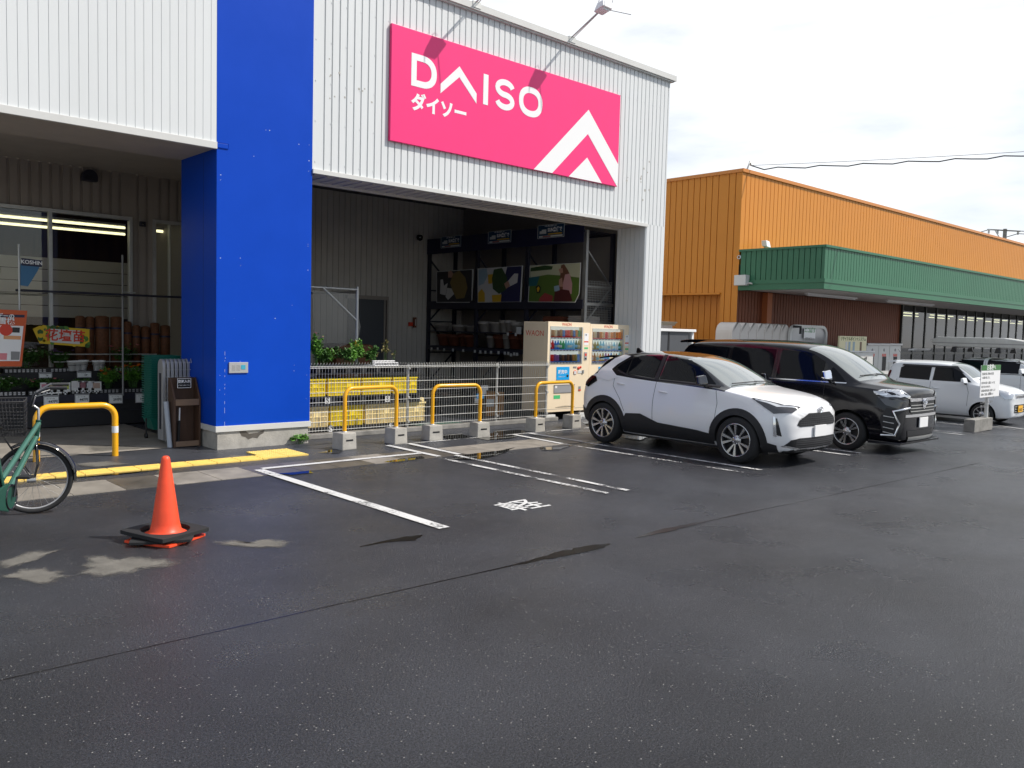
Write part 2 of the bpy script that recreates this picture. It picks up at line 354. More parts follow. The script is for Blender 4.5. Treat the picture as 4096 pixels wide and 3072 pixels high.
# dry light patches near the cone, laid as thin sheets
def pxblob(pts): return [tuple(G(x, y)[:2]) for x, y in pts]
def rough_poly(pts, amp=.02, sub=6):
    o = []
    for i, p in enumerate(pts):
        q = pts[(i+1) % len(pts)]
        for k in range(sub):
            t = k/sub; x = p[0]+(q[0]-p[0])*t; y = p[1]+(q[1]-p[1])*t
            o.append((x+noise.noise(Vector((x*9, y*9, 1)))*amp*2+noise.noise(Vector((x*31, y*31, 3)))*amp, y+noise.noise(Vector((x*9, y*9, 7)))*amp*2+noise.noise(Vector((x*31, y*31, 5)))*amp))
    return o
PZ = lambda x, y: (x*.4823, 1700+y*.4823)
for P_ in ([(0,1130),(180,1065),(330,1045),(510,1035),(420,1075),(260,1140),(130,1180),(0,1210)],
           [(0,1250),(180,1200),(370,1180),(500,1215),(600,1250),(520,1295),(400,1330),(250,1310),(90,1285),(0,1265)],
           [(650,1095),(860,1080),(950,1105),(1100,1095),(1350,1105),(1520,1125),(1530,1150),(1380,1185),(1200,1200),(1050,1245),(830,1275),(700,1255),(600,1262),(640,1215),(700,1200),(650,1165),(720,1140)],
           [(1770,970),(1900,950),(2000,985),(2150,950),(2300,950),(2430,970),(2450,985),(2330,1015),(2200,1030),(2000,1020),(1850,1005)],
           [(700,180),(960,170),(1330,190),(1000,215),(750,230)], [(560,330),(900,300),(1100,330),(780,360)]):
    pts = rough_poly(pxblob([PZ(*q) for q in P_]), .022); dz_ = .004 if P_[0][1] > 400 else .009
    cx_ = sum(p[0] for p in pts)/len(pts); cy_ = sum(p[1] for p in pts)/len(pts); n_ = len(pts); rings = (1.42, .62, .25)
    mb = MB(); mb.add([(cx_+(p[0]-cx_)*k_, cy_+(p[1]-cy_)*k_, dz_) for k_ in rings for p in pts]+[(cx_, cy_, dz_)], [(j*n_+i, j*n_+(i+1) % n_, (j+1)*n_+(i+1) % n_, (j+1)*n_+i) for j in range(2) for i in range(n_)]+[(2*n_+i, 2*n_+(i+1) % n_, 3*n_) for i in range(n_)])
    o = struct(mb, 'dry_patch', 'asphalt_patch'); at_ = o.data.attributes.new('dryness', 'FLOAT', 'POINT')
    for i in range(len(o.data.vertices)): at_.data[i].value = 0 if i < n_ else (.66 if i < 2*n_ else 1)
# puddles along the gutter and between the blocks
for pts in ([(1540,1852),(1600,1848),(1700,1836),(1690,1826),(1600,1838),(1560,1844)], [(1800,1838),(1850,1822),(1990,1806),(2060,1792),(2000,1822),(1900,1842)],
            [(2160,1792),(2230,1788),(2290,1782),(2240,1800),(2170,1802)], [(1100,1898),(1180,1892),(1240,1884),(1250,1894),(1170,1902)],
            [(2480,1750),(2560,1742),(2600,1748),(2560,1762)]):
    sheet('puddle', 'puddle', rough_poly(pxblob(pts), .015, 4), .010)
for pts in ([(1880,1748),(1990,1724),(2080,1720),(2110,1732),(2040,1756),(1950,1762)], [(1770,1740),(1850,1736),(1870,1752),(1790,1760)], [(860,1840),(920,1825),(985,1822),(1000,1834),(930,1848)],
            [(1270,1812),(1330,1800),(1380,1805),(1350,1815)], [(150,1906),(400,1890),(600,1870),(640,1880),(430,1905),(160,1922)], [(2330,1690),(2420,1684),(2440,1696),(2350,1704)]):
    sheet('puddle', 'puddle', rough_poly(pxblob(pts), .02, 4), .007)
# seam of the two asphalt layers, filled with water where it widens
def seam(pts, name='asphalt_seam'):
    L_ = []; Rr = []
    for i, (x, y, wd) in enumerate(pts):
        p = G(x, y); d = Vector((1, .0, 0)); wob = noise.noise(Vector((p.x*9, 0, 1)))*.008
        L_.append((p.x, p.y+wob+wd/2)); Rr.append((p.x, p.y+wob-wd/2))
    sheet(name, 'wet_seam', L_+Rr[::-1], .004)
sp_ = [(0,2725,.008),(300,2640,.008),(700,2545,.008),(1100,2455,.008),(1500,2370,.008),(1750,2330,.008),(1900,2292,.018),(2080,2252,.03),(2180,2228,.06),(2250,2214,.13),(2330,2203,.13),(2400,2192,.16),(2440,2180,.14),(2530,2160,.12)]
def dens(a):
    o = []
    for (x0,y0,w0),(x1,y1,w1) in zip(a, a[1:]):
        for k in range(10): t = k/10; o.append((x0+(x1-x0)*t, y0+(y1-y0)*t, (w0+(w1-w0)*t)*(1+.5*noise.noise(Vector((x0+(x1-x0)*t, 0, 0))*.06))))
    return o+[a[-1]]
def wseam(pts, name='asphalt_seam'):
    L_ = []; Rr = []
    for (x0, y0, w0), (x1, y1, w1) in zip(pts, pts[1:]):
        k_ = max(2, int((x1-x0)/.05))
        for k in range(k_): t = k/k_; x = x0+(x1-x0)*t; y = y0+(y1-y0)*t+noise.noise(Vector((x*1.2, 0, 1)))*.01; wd = (w0+(w1-w0)*t); j = noise.noise(Vector((x*14, 3, 0)))*wd*.35; L_.append((x, y+wd*.5+j)); Rr.append((x, y-wd*.5+noise.noise(Vector((x*17, 9, 0)))*wd*.35))
    sheet(name, 'wet_seam', L_+Rr[::-1], .004)
wseam([(-3,4.56,.006),(.85,4.53,.006),(2.6,4.515,.007),(3.7,4.50,.010),(4.15,4.495,.02),(4.45,4.49,.06),(4.65,4.49,.12),(5.05,4.485,.13),(5.15,4.48,.05),(5.3,4.48,.01)])
wseam([(5.55,4.48,.01),(5.75,4.49,.06),(6.0,4.49,.10),(6.45,4.485,.05),(6.6,4.48,.015),(7.7,4.45,.010),(9.0,4.40,.007),(14,4.3,.006)])
0 and seam(dens([(2580,2150,.02),(2640,2133,.10),(2740,2115,.06),(2800,2092,.04),(2950,2058,.02),(3100,2025,.015),(3400,1985,.01)]))
seam(dens([(1440,2188,.01),(1540,2168,.05),(1640,2155,.14),(1690,2142,.02)]), 'puddle_streak')
# painted bay lines
def line(x0, y0, x1, y1, wd, m_, dz=.0085):
    p, q = Vector((x0, y0)), Vector((x1, y1)); d = (q-p).normalized(); r = Vector((d.y, -d.x))*wd/2
    sheet('parking_line', m_, [tuple(p+r), tuple(q+r), tuple(q-r), tuple(p-r)], dz)
def pline(a, b, wd, m_, dz=.0085): p, q = G(*a), G(*b); line(p.x, p.y, q.x, q.y, wd, m_, dz)
pA = G(1105, 1903); pB = G(1778, 2116); line(4.44, 9.30, pB.x, pB.y, .12, 'paint_good', .011)
line(4.5, 9.33, 6.84, 9.33, .10, 'paint_good', .012)
line(6.87, 10.2, 6.86, 8.95, .09, 'paint_good', .013); line(7.24, 10.18, 7.21, 8.95, .09, 'paint_good', .014); line(6.79, 8.92, 6.82, 5.9, .075, 'paint_worn', .013); line(7.12, 8.92, 7.14, 5.88, .075, 'paint_worn', .012)
line(9.34, 10.15, 9.24, 8.95, .085, 'paint_good', .013); line(9.69, 10.15, 9.70, 8.95, .085, 'paint_good', .014); line(9.26, 8.9, 9.32, 5.82, .075, 'paint_worn', .011); line(9.66, 8.9, 9.70, 5.78, .075, 'paint_worn', .012)
for x_ in (12.06, 12.44, 15.0, 15.4, 17.9, 18.3, 20.9, 21.3): line(x_, 9.4, x_+.04, 5.75 if x_ < 15 else 6.2, .08, 'paint_worn', .012)
band('pavement_edge_line', 'paint_worn', 6.9, 14.5, 10.19, 10.245, .008)
p = G(3870, 1687); q = G(4096, 1718); line(p.x, p.y, q.x, q.y, .07, 'paint_good', .012)
# the painted character on the bay
kk = G(2093, 2025)
mb = MB(); mb.add(*text_faces('軽', .43, (kk.x, kk.y, .005), (1, .0, 0), (0, 1, 0), depth=.004, bold=.0015, sx=1.18)); struct(mb, 'road_marking', 'paint_good')
# tactile paving
def tact(name, x0, x1, y0, y1, dots, z=.004):
    mb = MB(); mb.box((x0+.004, y0+.004, z-.02), (x1-.004, y1-.004, z+.012))
    if dots:
        for i in range(5):
            for j in range(5):
                cx = x0+(x1-x0)*(i+.5)/5; cy = y0+(y1-y0)*(j+.5)/5; mb.lathe([(.014, .0), (.010, .006), (0, .006)], (cx, cy, z+.012), n=8)
    else:
        for j in range(4): cy = y0+(y1-y0)*(j+.5)/4; mb.box((x0+.01, cy-.013, z+.011), (x1-.01, cy+.013, z+.018))
    struct(mb, name, 'tactile')
x = 4.83; ty0 = 9.98; 
for i in range(11): tact('tactile_paving', x-.30*(i+1), x-.30*i, ty0, ty0+.30, i == 0 and False)
tact('tactile_paving', 4.83, 4.90, ty0, ty0+.30, False)
for (a, b) in ((4.90, 5.20), (5.20, 5.50)):
    tact('tactile_paving', a, b, ty0+.04, ty0+.35, True); tact('tactile_paving', a, b, ty0+.35, ty0+.66, True)
# ------------------------------------------------------------------ ribbed sheet walls
def ribbed(mb, p, q, z0, z1, pitch, gw, dep, out, off=0):
    """profiled sheet from p to q (xy), outward normal `out`"""
    p, q, out = Vector(p), Vector(q), Vector(out); L_ = (q-p).length; d = (q-p)/L_
    prof = [(0, 0)]; s_ = pitch-off
    while s_ < L_-gw*1.5:
        prof += [(s_-gw/2, 0), (s_-gw/2+.0015, -dep), (s_+gw/2-.0015, -dep), (s_+gw/2, 0)]; s_ += pitch
    prof.append((L_, 0))
    pts = [p+d*a+out*b for a, b in prof]
    vs = [(c.x, c.y, z0) for c in pts]+[(c.x, c.y, z1) for c in pts]; k = len(pts)
    flip = (d.x*out.y-d.y*out.x) > 0
    mb.add(vs, [((i, i+k, i+1+k, i+1) if flip else (i, i+1, i+1+k, i+k)) for i in range(k-1)])
ZL, ZR, ZT = 4.04, 3.935, 7.03
XP0, XP1, XJ, XC = 4.67, 6.085, 13.72, 14.345
A = thing('white_store', 'large store clad in white ribbed metal with blue pillar and pink sign', 'store', (9, FYL, 0))
mb = MB()
ribbed(mb, (-6, FYL), (XP0, FYL), ZL+.09, ZT+3, .107, .006, .008, (0, -1)); mb.build('front_cladding', 'white_wall', A)
mb = MB()
ribbed(mb, (XP1, FYL), (XC, FYL), ZR+.05, ZT-.05, .1235, .022, .022, (0, -1), -.06)
ribbed(mb, (XJ+.03, FYL), (XC, FYL), 0.05, ZR+.05, .1235, .017, .022, (0, -1), .02)
ribbed(mb, (XJ, FYL+.02), (XJ, FYL+.76), 0.05, ZR, .1235, .012, .012, (-1, 0), -.02)
ribbed(mb, (XC, FYL), (XC, FYL+20), 0.05, ZT-.05, .1235, .017, .022, (1, 0))
mb.quad((XJ-.001, FYL+.02, .05), (XJ-.001, FYL+.02, ZR), (XJ+.03, FYL, ZR), (XJ+.03, FYL, .05))
# screws in the cladding
for i in range(66):
    x_ = XP1+.06+i*.1235
    for z_ in (4.10, 4.68, 5.25, 5.83, 6.4, 6.85):
        if i % 2 == 0 and not (7.42 < x_ < 12.8 and 4.65 < z_ < 6.36): mb.box((x_-.022, FYL-.006, z_-.008), (x_-.010, FYL+.002, z_+.008))
mb.build('ribbed_cladding', 'white_wall', A)

mb = MB(); mb.box((-6, FYL-.03, ZL), (XP0-.001, FYL+.02, ZL+.092)); mb.box((XP1+.001, FYL-.03, ZR-.01), (XJ+.04, FYL+.02, ZR+.055)); mb.build('lower_flashing', 'white_trim', A, bevel=.004)
mb = MB(); mb.box((XP1-20, FYL-.055, ZT-.06), (XC+.06, FYL+.3, ZT-.035)); mb.box((XP1-20, FYL-.09, ZT-.035), (XC+.10, FYL+.3, ZT+.07)); mb.box((XC-.3, FYL+.3, ZT-.035), (XC+.10, FYL+20, ZT+.07)); mb.build('roof_coping', 'white_trim', A)
mb = MB()
for i in range(24):
    if i < 13: x_, z_, r_ = random.uniform(6.3, 7.25), random.uniform(5.0, 5.7), random.uniform(.010, .02)
    else: x_, z_, r_ = random.uniform(12.95, 13.9), random.uniform(4.4, 5.3), random.uniform(.012, .03)
    mb.lathe([(0, -.001), (r_, -.001)], (x_, FYL-.0005, z_), 'y', n=9)
mb.build('dirt_spots', mat('dirt', (.42, .41, .38), .8), A)
# bodies behind the cladding, soffits and ceilings
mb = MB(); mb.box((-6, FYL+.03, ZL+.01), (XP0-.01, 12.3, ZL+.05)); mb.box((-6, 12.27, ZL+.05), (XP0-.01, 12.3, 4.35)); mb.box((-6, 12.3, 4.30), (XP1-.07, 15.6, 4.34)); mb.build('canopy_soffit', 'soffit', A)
mb = MB(); mb.box((XP1+.01, FYL+.03, ZR+.005), (XJ, FYL+.75, ZR+.03))
for i in range(38): mb.box((XP1+.1+i*.2, FYL+.1, ZR-.012), (XP1+.13+i*.2, FYL+.66, ZR+.006))
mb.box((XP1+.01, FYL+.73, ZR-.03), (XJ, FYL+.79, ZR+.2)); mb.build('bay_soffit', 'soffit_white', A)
mb = MB(); mb.box((XP1, FYL+.79, 4.9), (XC-.05, 17.75, 4.95)); mb.build('bay_ceiling', 'rack', A)
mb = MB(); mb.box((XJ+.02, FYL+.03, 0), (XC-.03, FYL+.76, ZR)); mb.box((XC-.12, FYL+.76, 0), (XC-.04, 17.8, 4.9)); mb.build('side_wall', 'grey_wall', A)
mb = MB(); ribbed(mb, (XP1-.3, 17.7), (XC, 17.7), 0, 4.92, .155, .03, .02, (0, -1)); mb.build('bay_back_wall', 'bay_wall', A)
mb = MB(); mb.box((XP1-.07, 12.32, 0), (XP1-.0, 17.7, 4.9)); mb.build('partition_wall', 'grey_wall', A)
mb = MB(); mb.box((-6, 15.75, 6.9), (XC-.1, 31, 7.0)); mb.build('roof_deck', 'concrete_dark', A)
# pillar
mb = MB(); mb.box((XP0, FYL-.004, .325), (XP1, 12.31, ZT+3.4)); mb.build('blue_pillar', 'blue', A, bevel=.003)
mb = MB(); mb.box((XP0-.012, FYL-.03, .245), (XP1+.012, 12.3, .325)); mb.build('pillar_flashing', 'white_trim', A, bevel=.004)
mb = MB(); mb.box((XP0+.02, FYL-.005, -.02), (XP1-.02, 12.28, .245)); mb.build('pillar_plinth', 'concrete', A, bevel=.006)
mb = MB(); mb.box((XP0-.001, FYL-.012, ZL+.02), (XP0+.16, FYL-.0045, ZL+.09)); mb.build('flashing_end', 'blue', A, bevel=.01)
mb = MB(); P0 = [(-.0,0),(.10,.0),(.16,-.06),(.30,-.05),(.42,0),(.40,-.07),(.34,-.10),(.30,-.16),(.22,-.14),(.15,-.17),(.10,-.12),(.04,-.10)]
mb.quad(*[(5.0+a*.9, FYL-.0056, .244+b*.75-.002) for a, b in reversed(P0)]); mb.build('plinth_stain', 'gutter_wet', A)
mb = MB()
for px, y0_, y1_ in ((899, 1395, 1705), (640+600, 1690, 1500)):
    a = FY(px, y0_, FYL); b = FY(px, y1_, FYL)
    if px < 1000:
        zz = min(a.z, b.z)
        while zz < max(a.z, b.z): h_ = random.uniform(.01, .09); mb.box((a.x-.0012, FYL-.0052, zz), (a.x+.0012, FYL-.0042, zz+h_)); zz += h_+random.uniform(.02, .12)
for i in range(26):
    x_ = random.uniform(XP0+.03, XP1-.03) if i % 2 else random.choice((XP0+.05, XP1-.06)); z_ = random.uniform(.4, 4.5); mb.box((x_, FYL-.0052, z_), (x_+random.uniform(.003, .012), FYL-.0042, z_+random.uniform(.003, .012)))
mb.build('paint_chips', 'white_band', A)
mb = MB(); mb.box((XP0-.0012, FYL+.43, .33), (XP0-.0001, FYL+.436, 4.0)); mb.build('panel_joint', 'navy', A)
# intercom panel on pillar
c = FY((914+991)/2*1, 1470, FYL-.02)
IP = thing('intercom_panel', 'flat grey intercom panel with two speaker grilles on the blue pillar', 'intercom', (c.x, FYL-.004, c.z))
a = FY(914, 1449, FYL); b = FY(990, 1491, FYL)
mb = MB(); mb.box((a.x, FYL-.022, b.z), (b.x, FYL-.005, a.z)); mb.build('face_plate', 'lamp_housing', IP, bevel=.004)
for u in (.14, .38):
    mb = MB(); W_ = b.x-a.x
    for i in range(6):
        for j in range(7): xx_ = a.x+W_*(u+.19*i/6); zz = b.z+.03+i*0+j*.012; mb.box((xx_, FYL-.024, zz), (xx_+.004, FYL-.0215, zz+.005))
    mb.build('speaker_grille', 'text_grey', IP)
mb = MB(); mb.box((a.x+W_*.62, FYL-.026, b.z+.05), (a.x+W_*.85, FYL-.0215, b.z+.11)); mb.build('display', mat('lcd', (.05, .35, .50), .3), IP)
mb = MB(); mb.lathe([(0, 0), (.012, 0), (.012, .006)], (a.x+W_*.74, FYL-.0215, b.z+.03), 'y', n=12); mb.build('button', 'black', IP)
# back wall of the left bay with shop windows
YW = 15.6
def wx(px, py): return FY(px, py, YW)
tl = wx(0, 845); zt = wx(400, 870).z; x1 = wx(527, 890).x; x2 = wx(610, 900).x
mb = MB()
ribbed(mb, (-6, YW), (x1, YW), zt+.06, 4.6, .155, .045, .03, (0, -1)); ribbed(mb, (x1, YW), (x2, YW), 0, 4.6, .155, .045, .03, (0, -1), .05); ribbed(mb, (x2, YW), (XP0+3, YW), zt+.06, 4.6, .155, .045, .03, (0, -1), .02)
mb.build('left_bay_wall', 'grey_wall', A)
def window(xa, xb, mull):
    f = MB(); f.box((xa-.05, YW-.05, zt), (xb+.05, YW+.08, zt+.06)); f.box((xa-.05, YW-.05, 0), (xa, YW+.08, zt)); f.box((xb, YW-.05, 0), (xb+.05, YW+.08, zt)); f.box((xa, YW-.05, 0), (xb, YW+.08, .08))
    for m_, ww in mull: f.box((m_-ww/2, YW-.04, .08), (m_+ww/2, YW+.06, zt))
    o = f.build('window_frame', 'zinc', A, bevel=.003)
    g = MB(); g.quad((xa, YW, .08), (xb, YW, .08), (xb, YW, zt), (xa, YW, zt)); g.build('pane', 'shop_glass', o)
def glassmat(name, tint, mixf=.25, rough=.0):
    mt = bpy.data.materials.new(name); mt.use_nodes = True; n, l, b = nodes(mt); n.remove(b)
    o = n['Material Output']; t = n.new('ShaderNodeBsdfTransparent'); t.inputs[0].default_value = (*tint, 1); g = n.new('ShaderNodeBsdfGlossy'); g.inputs['Roughness'].default_value = rough
    f = n.new('ShaderNodeFresnel'); f.inputs[0].default_value = 1.5; mxs = n.new('ShaderNodeMixShader'); ad = n.new('ShaderNodeMath'); ad.operation = 'ADD'; ad.inputs[1].default_value = mixf; ad.use_clamp = True
    l.new(f.outputs[0], ad.inputs[0]); l.new(ad.outputs[0], mxs.inputs[0]); l.new(t.outputs[0], mxs.inputs[1]); l.new(g.outputs[0], mxs.inputs[2]); l.new(mxs.outputs[0], o.inputs[0])
    return mt
M['shop_glass'] = glassmat('shop_glass', (.85, .87, .85), .03)
M['canopy_glass'] = glassmat('canopy_glass', (.55, .60, .60), .04)
M['vend_glass'] = glassmat('vend_glass', (.95, .97, .97), .02)
window(-4, x1-.05, [(wx(200, 900).x, .055), (wx(-700, 700).x, .05)]); window(x2+.05, XP0+2.4, [(wx(677, 950).x, .02)])
# shop interior seen through the panes
mb = MB(); mb.box((-6, 15.75, -.02), (8, 26, .002)); mb.build('shop_floor', 'floor_concrete', A)
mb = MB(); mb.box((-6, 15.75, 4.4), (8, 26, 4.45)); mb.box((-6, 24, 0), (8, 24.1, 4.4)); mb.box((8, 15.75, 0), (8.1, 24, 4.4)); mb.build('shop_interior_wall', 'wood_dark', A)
mb = MB()
for z_ in (1.75, 1.98, 2.21, 2.44, 2.67): mb.box((-6, 18.0, z_), (8, 18.05, z_+.215))
for x_, w_ in ((3.3, .5), (5.15, .42)): mb.box((x_, 18.0, .1), (x_+w_, 18.05, 1.75))
mb.box((5.0, 17.9, .9), (7.2, 17.98, 1.42)); mb.build('interior_partition', 'soffit_white', A)
for y_, xa, xb, z_ in ((16.8, -4, FY(500, 912, 16.8).x, FY(500, 912, 16.8).z), (18.4, -4, FY(500, 938, 18.4).x, FY(500, 938, 18.4).z), (16.8, FY(622, 924, 16.8).x, 7.4, FY(622, 924, 16.8).z), (17.98, FY(622, 950, 17.98).x, FY(693, 957, 17.98).x, FY(622, 950, 17.98).z)):
    t_ = thing('ceiling_tube', 'lit fluorescent tube behind the shop glass, %s row, %s the wall pier' % ('nearer' if y_ < 17 else 'farther', 'left of' if xa < 0 else 'right of'), 'tube light', ((xa+xb)/2, y_, z_))
    mb = MB(); mb.tube([(xa, y_, z_), (xb, y_, z_)], .022, 8); mb.build('tube', 'tube_light', t_)
    mb = MB(); mb.box((xa, y_-.04, z_+.03), (xb, y_+.04, z_+.07)); mb.build('fitting', 'white', t_)
# ------------------------------------------------------------------ orange building
XB = 20.0; rc = FX(2972, 674, XB); YB = rc.y; ZB = rc.z; cf = FX(3303, 978, XB); YC = cf.y; ZC1 = cf.z; ZC0 = FX(3291, 1155, XB).z
BLD = thing('orange_store', 'orange ribbed metal store with green canopy, right of the white store', 'store', (XB, YB, 0))
zl = -.24
mb = MB(); ribbed(mb, (XB, YB), (110, YB), ZC1-.4, ZB-.09, .205, .022, .03, (0, -1)); mb.build('front_cladding', 'orange', BLD)
nz_ = FX(2640+.3617*670, 600+.3617*1578, XB); Yn, Zn = nz_.y, nz_.z
mb = MB(); ribbed(mb, (XB, YB), (XB, Yn), zl, ZB-.09, .205, .022, .03, (-1, 0)); ribbed(mb, (XB, Yn), (XB, 60), Zn, ZB-.09, .205, .022, .03, (-1, 0), .0); ribbed(mb, (XB+.45, Yn), (XB+.45, 60), zl, Zn, .205, .022, .03, (-1, 0))
mb.quad((XB, Yn, zl), (XB+.45, Yn, zl), (XB+.45, Yn, Zn), (XB, Yn, Zn)); mb.build('side_cladding', 'orange', BLD)
mb = MB(); mb.box((XB-.05, Yn, Zn-.05), (XB+.45, 60, Zn)); mb.build('side_ledge', 'orange', BLD)
mb = MB(); mb.box((XB-.05, YB-.05, ZB-.09), (110, YB+.3, ZB)); mb.box((XB-.05, YB+.3, ZB-.09), (XB+.3, 60, ZB)); mb.build('roof_coping', mat('orange_coping', (.60, .22, .04), .4), BLD)
mb = MB(); mb.box((XB+.3, YB+.3, ZB-.3), (109, 59, ZB-.2)); mb.build('roof_deck', 'concrete_dark', BLD)
ZG = FY(3615, 1225, YB).z; XG = FY(3610, 1230, YB).x
mb = MB(); ribbed(mb, (XB+.02, YB+.05), (XG, YB+.05), zl, ZC0+.02, .155, .03, .02, (0, -1)); mb.build('brown_cladding', 'brown_wall', BLD)
mb = MB(); mb.box((XB+1.35, YB-.12, zl), (XB+1.6, YB+.05, ZC0)); mb.build('corner_pier', 'orange_dark', BLD)
# glazed front
mb = MB(); n_ = 0; x_ = XG
mb.box((XG, YB-.02, 1.22), (95, YB+.10, 1.30)); mb.box((XG, YB-.02, zl), (95, YB+.10, zl+.12))
while x_ < 95: mb.box((x_-.03, YB-.03, zl), (x_+.03, YB+.06, ZC0+.05)); x_ += 1.02
f_ = mb.build('window_frame', mat('dark_frame', (.03, .035, .03), .4), BLD)
mb = MB(); mb.quad((XG, YB, zl), (95, YB, zl), (95, YB, ZC0), (XG, YB, ZC0)); mb.build('pane', 'canopy_glass', f_)
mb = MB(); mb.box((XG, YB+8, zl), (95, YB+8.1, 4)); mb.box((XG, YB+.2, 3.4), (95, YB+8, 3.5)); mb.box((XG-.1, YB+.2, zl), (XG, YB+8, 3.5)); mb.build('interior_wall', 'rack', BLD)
mb = MB(); mb.box((XG, YB+.2, zl-.02), (95, YB+8, zl+.01)); mb.build('interior_floor', 'floor_concrete', BLD)
for i in range(8):
    mb = MB(); x_ = XG+1+i*4; mb.box((x_, YB+2.5, 2.88), (x_+2.6, YB+2.56, 2.92)); mb.box((x_+1, YB+4.5, 2.9), (x_+3.6, YB+4.56, 2.94)); mb.build('ceiling_light_strip', 'tube_light', BLD)
mb = MB()
for i in range(22):
    x_ = XG+.6+i*1.8; h_ = random.uniform(.5, 1.1); mb.box((x_, YB+1.2, zl), (x_+random.uniform(.8, 1.5), YB+1.7, zl+h_))
mb.build('interior_shelving', 'paper', BLD)
CN = MB(); e = .02
ribbed(CN, (XB-.0, YB-.06), (XB-.0, YC), ZC0+.26, ZC1-.06, .155, .02, .03, (-1, 0)); ribbed(CN, (XB, YC), (110, YC), ZC0+.26, ZC1-.06, .155, .02, .03, (0, -1))
cn = CN.build('canopy', 'green', BLD)
mb = MB(); mb.box((XB-.04, YC-.04, ZC1-.06), (110, YB-.01, ZC1)); mb.box((XB-.04, YC-.04, ZC0+.16), (110, YC+.1, ZC0+.26)); mb.box((XB-.04, YC+.1, ZC0+.16), (XB+.1, YB-.02, ZC0+.26))
mb.box((XB-.02, YC-.02, ZC0), (110, YC+.1, ZC0+.16)); mb.box((XB-.02, YC+.1, ZC0), (XB+.1, YB-.02, ZC0+.16)); mb.build('canopy_trim', 'green', cn)
mb = MB(); mb.box((XB+.1, YC+.1, ZC0+.02), (110, YB-.02, ZC0+.05)); mb.build('canopy_soffit', 'soffit_white', cn)
for (pa, pb) in (((3225,1178),(3385,1197)), ((3545,1205),(3665,1223))):
    a = G(*pa, ZC0-.03); b = G(*pb, ZC0-.03)
    t_ = thing('canopy_light', 'unlit fluorescent fitting under the green canopy, %s' % ('nearest the corner' if pa[0] < 3300 else 'farther along, above the glass'), 'light fixture', ((a.x+b.x)/2, a.y, ZC0-.02))
    mb = MB(); mb.box((a.x, a.y-.06, ZC0-.03), (b.x, a.y+.06, ZC0+.02)); mb.build('housing', 'white', t_, bevel=.01)
    mb = MB(); mb.tube([(a.x+.05, a.y, ZC0-.045), (b.x-.05, a.y, ZC0-.045)], .015, 6); mb.build('tube', 'white', t_)
# things on the canopy
p = FX(2640+.3617*922, 600+.3617*1443, XB-.02)
t_ = thing('junction_box', 'pale grey electrical box on the side of the green canopy', 'junction box', (XB, p.y, p.z))
mb = MB(); mb.box((XB-.2, p.y-.18, p.z-.14), (XB-.005, p.y+.18, p.z+.14)); mb.build('housing', 'white_trim', t_, bevel=.015)
mb = MB(); mb.tube([(XB-.1, p.y-.18, p.z-.1), (XB-.12, p.y-.26, p.z-.08), (XB-.12, p.y-.34, p.z-.10)], .025, 6); mb.build('cable_gland', 'zinc', t_)
p = FX(2640+.3617*878, 600+.3617*1186, XB)
t_ = thing('round_vent', 'small round white vent ring high on the green canopy side', 'vent', (XB, p.y, p.z))
mb = MB(); mb.lathe([(.035, -.03), (.05, -.04), (.055, 0)], (XB, p.y, p.z), 'x', n=16); mb.build('ring', 'white_band', t_)
p = FY(2640+.3617*1075, 600+.3617*1080, YB-.05)
t_ = thing('floodlight', 'small white floodlight standing on top of the green canopy', 'floodlight', (p.x, YB-.3, ZC1))
mb = MB(); mb.bar((p.x, YB-.3, ZC1), (p.x, YB-.3, ZC1+.12), .04); mb.build('bracket', 'zinc', t_)
mb = MB(); mb.hexa([(p.x-.1, YB-.42, ZC1+.12), (p.x+.1, YB-.42, ZC1+.1), (p.x+.1, YB-.25, ZC1+.12), (p.x-.1, YB-.25, ZC1+.14)], [(p.x-.1, YB-.38, ZC1+.3), (p.x+.08, YB-.38, ZC1+.28), (p.x+.08, YB-.22, ZC1+.28), (p.x-.1, YB-.22, ZC1+.3)]); mb.build('lamp_head', 'white', t_, bevel=.02)
# cable from the roof corner to the upper right
a = Vector((XB+.3, YB-.05, ZB+.12)); dr = ray(4096, 590); tt = 23/dr.x; b = Vector((dr.x*tt, dr.y*tt, CAMH+dr.z*tt)); b = b+(b-a)*1.2
t_ = thing('overhead_cable', 'black overhead cable with hangers running from the orange roof corner', 'cable', tuple(a))
pts = []
for i in range(41):
    s_ = i/40; p = a.lerp(b, s_); p.z -= .10*4*s_*(1-s_); pts.append(p)
mb = MB(); mb.tube(pts, .006, 5); mb.build('messenger_wire', 'black', t_)
mb = MB(); lo = [p-Vector((0, 0, .10+.03*math.sin(i*2.1))) if i else p for i, p in enumerate(pts)]; mb.tube(lo, .016, 5); mb.build('cable_line', 'black', t_)
mb = MB(); mb.tube([a+Vector((-.1, .05, -.12)), a+Vector((-.05, 0, .1)), a], .03, 6); mb.build('anchor', 'zinc', t_)
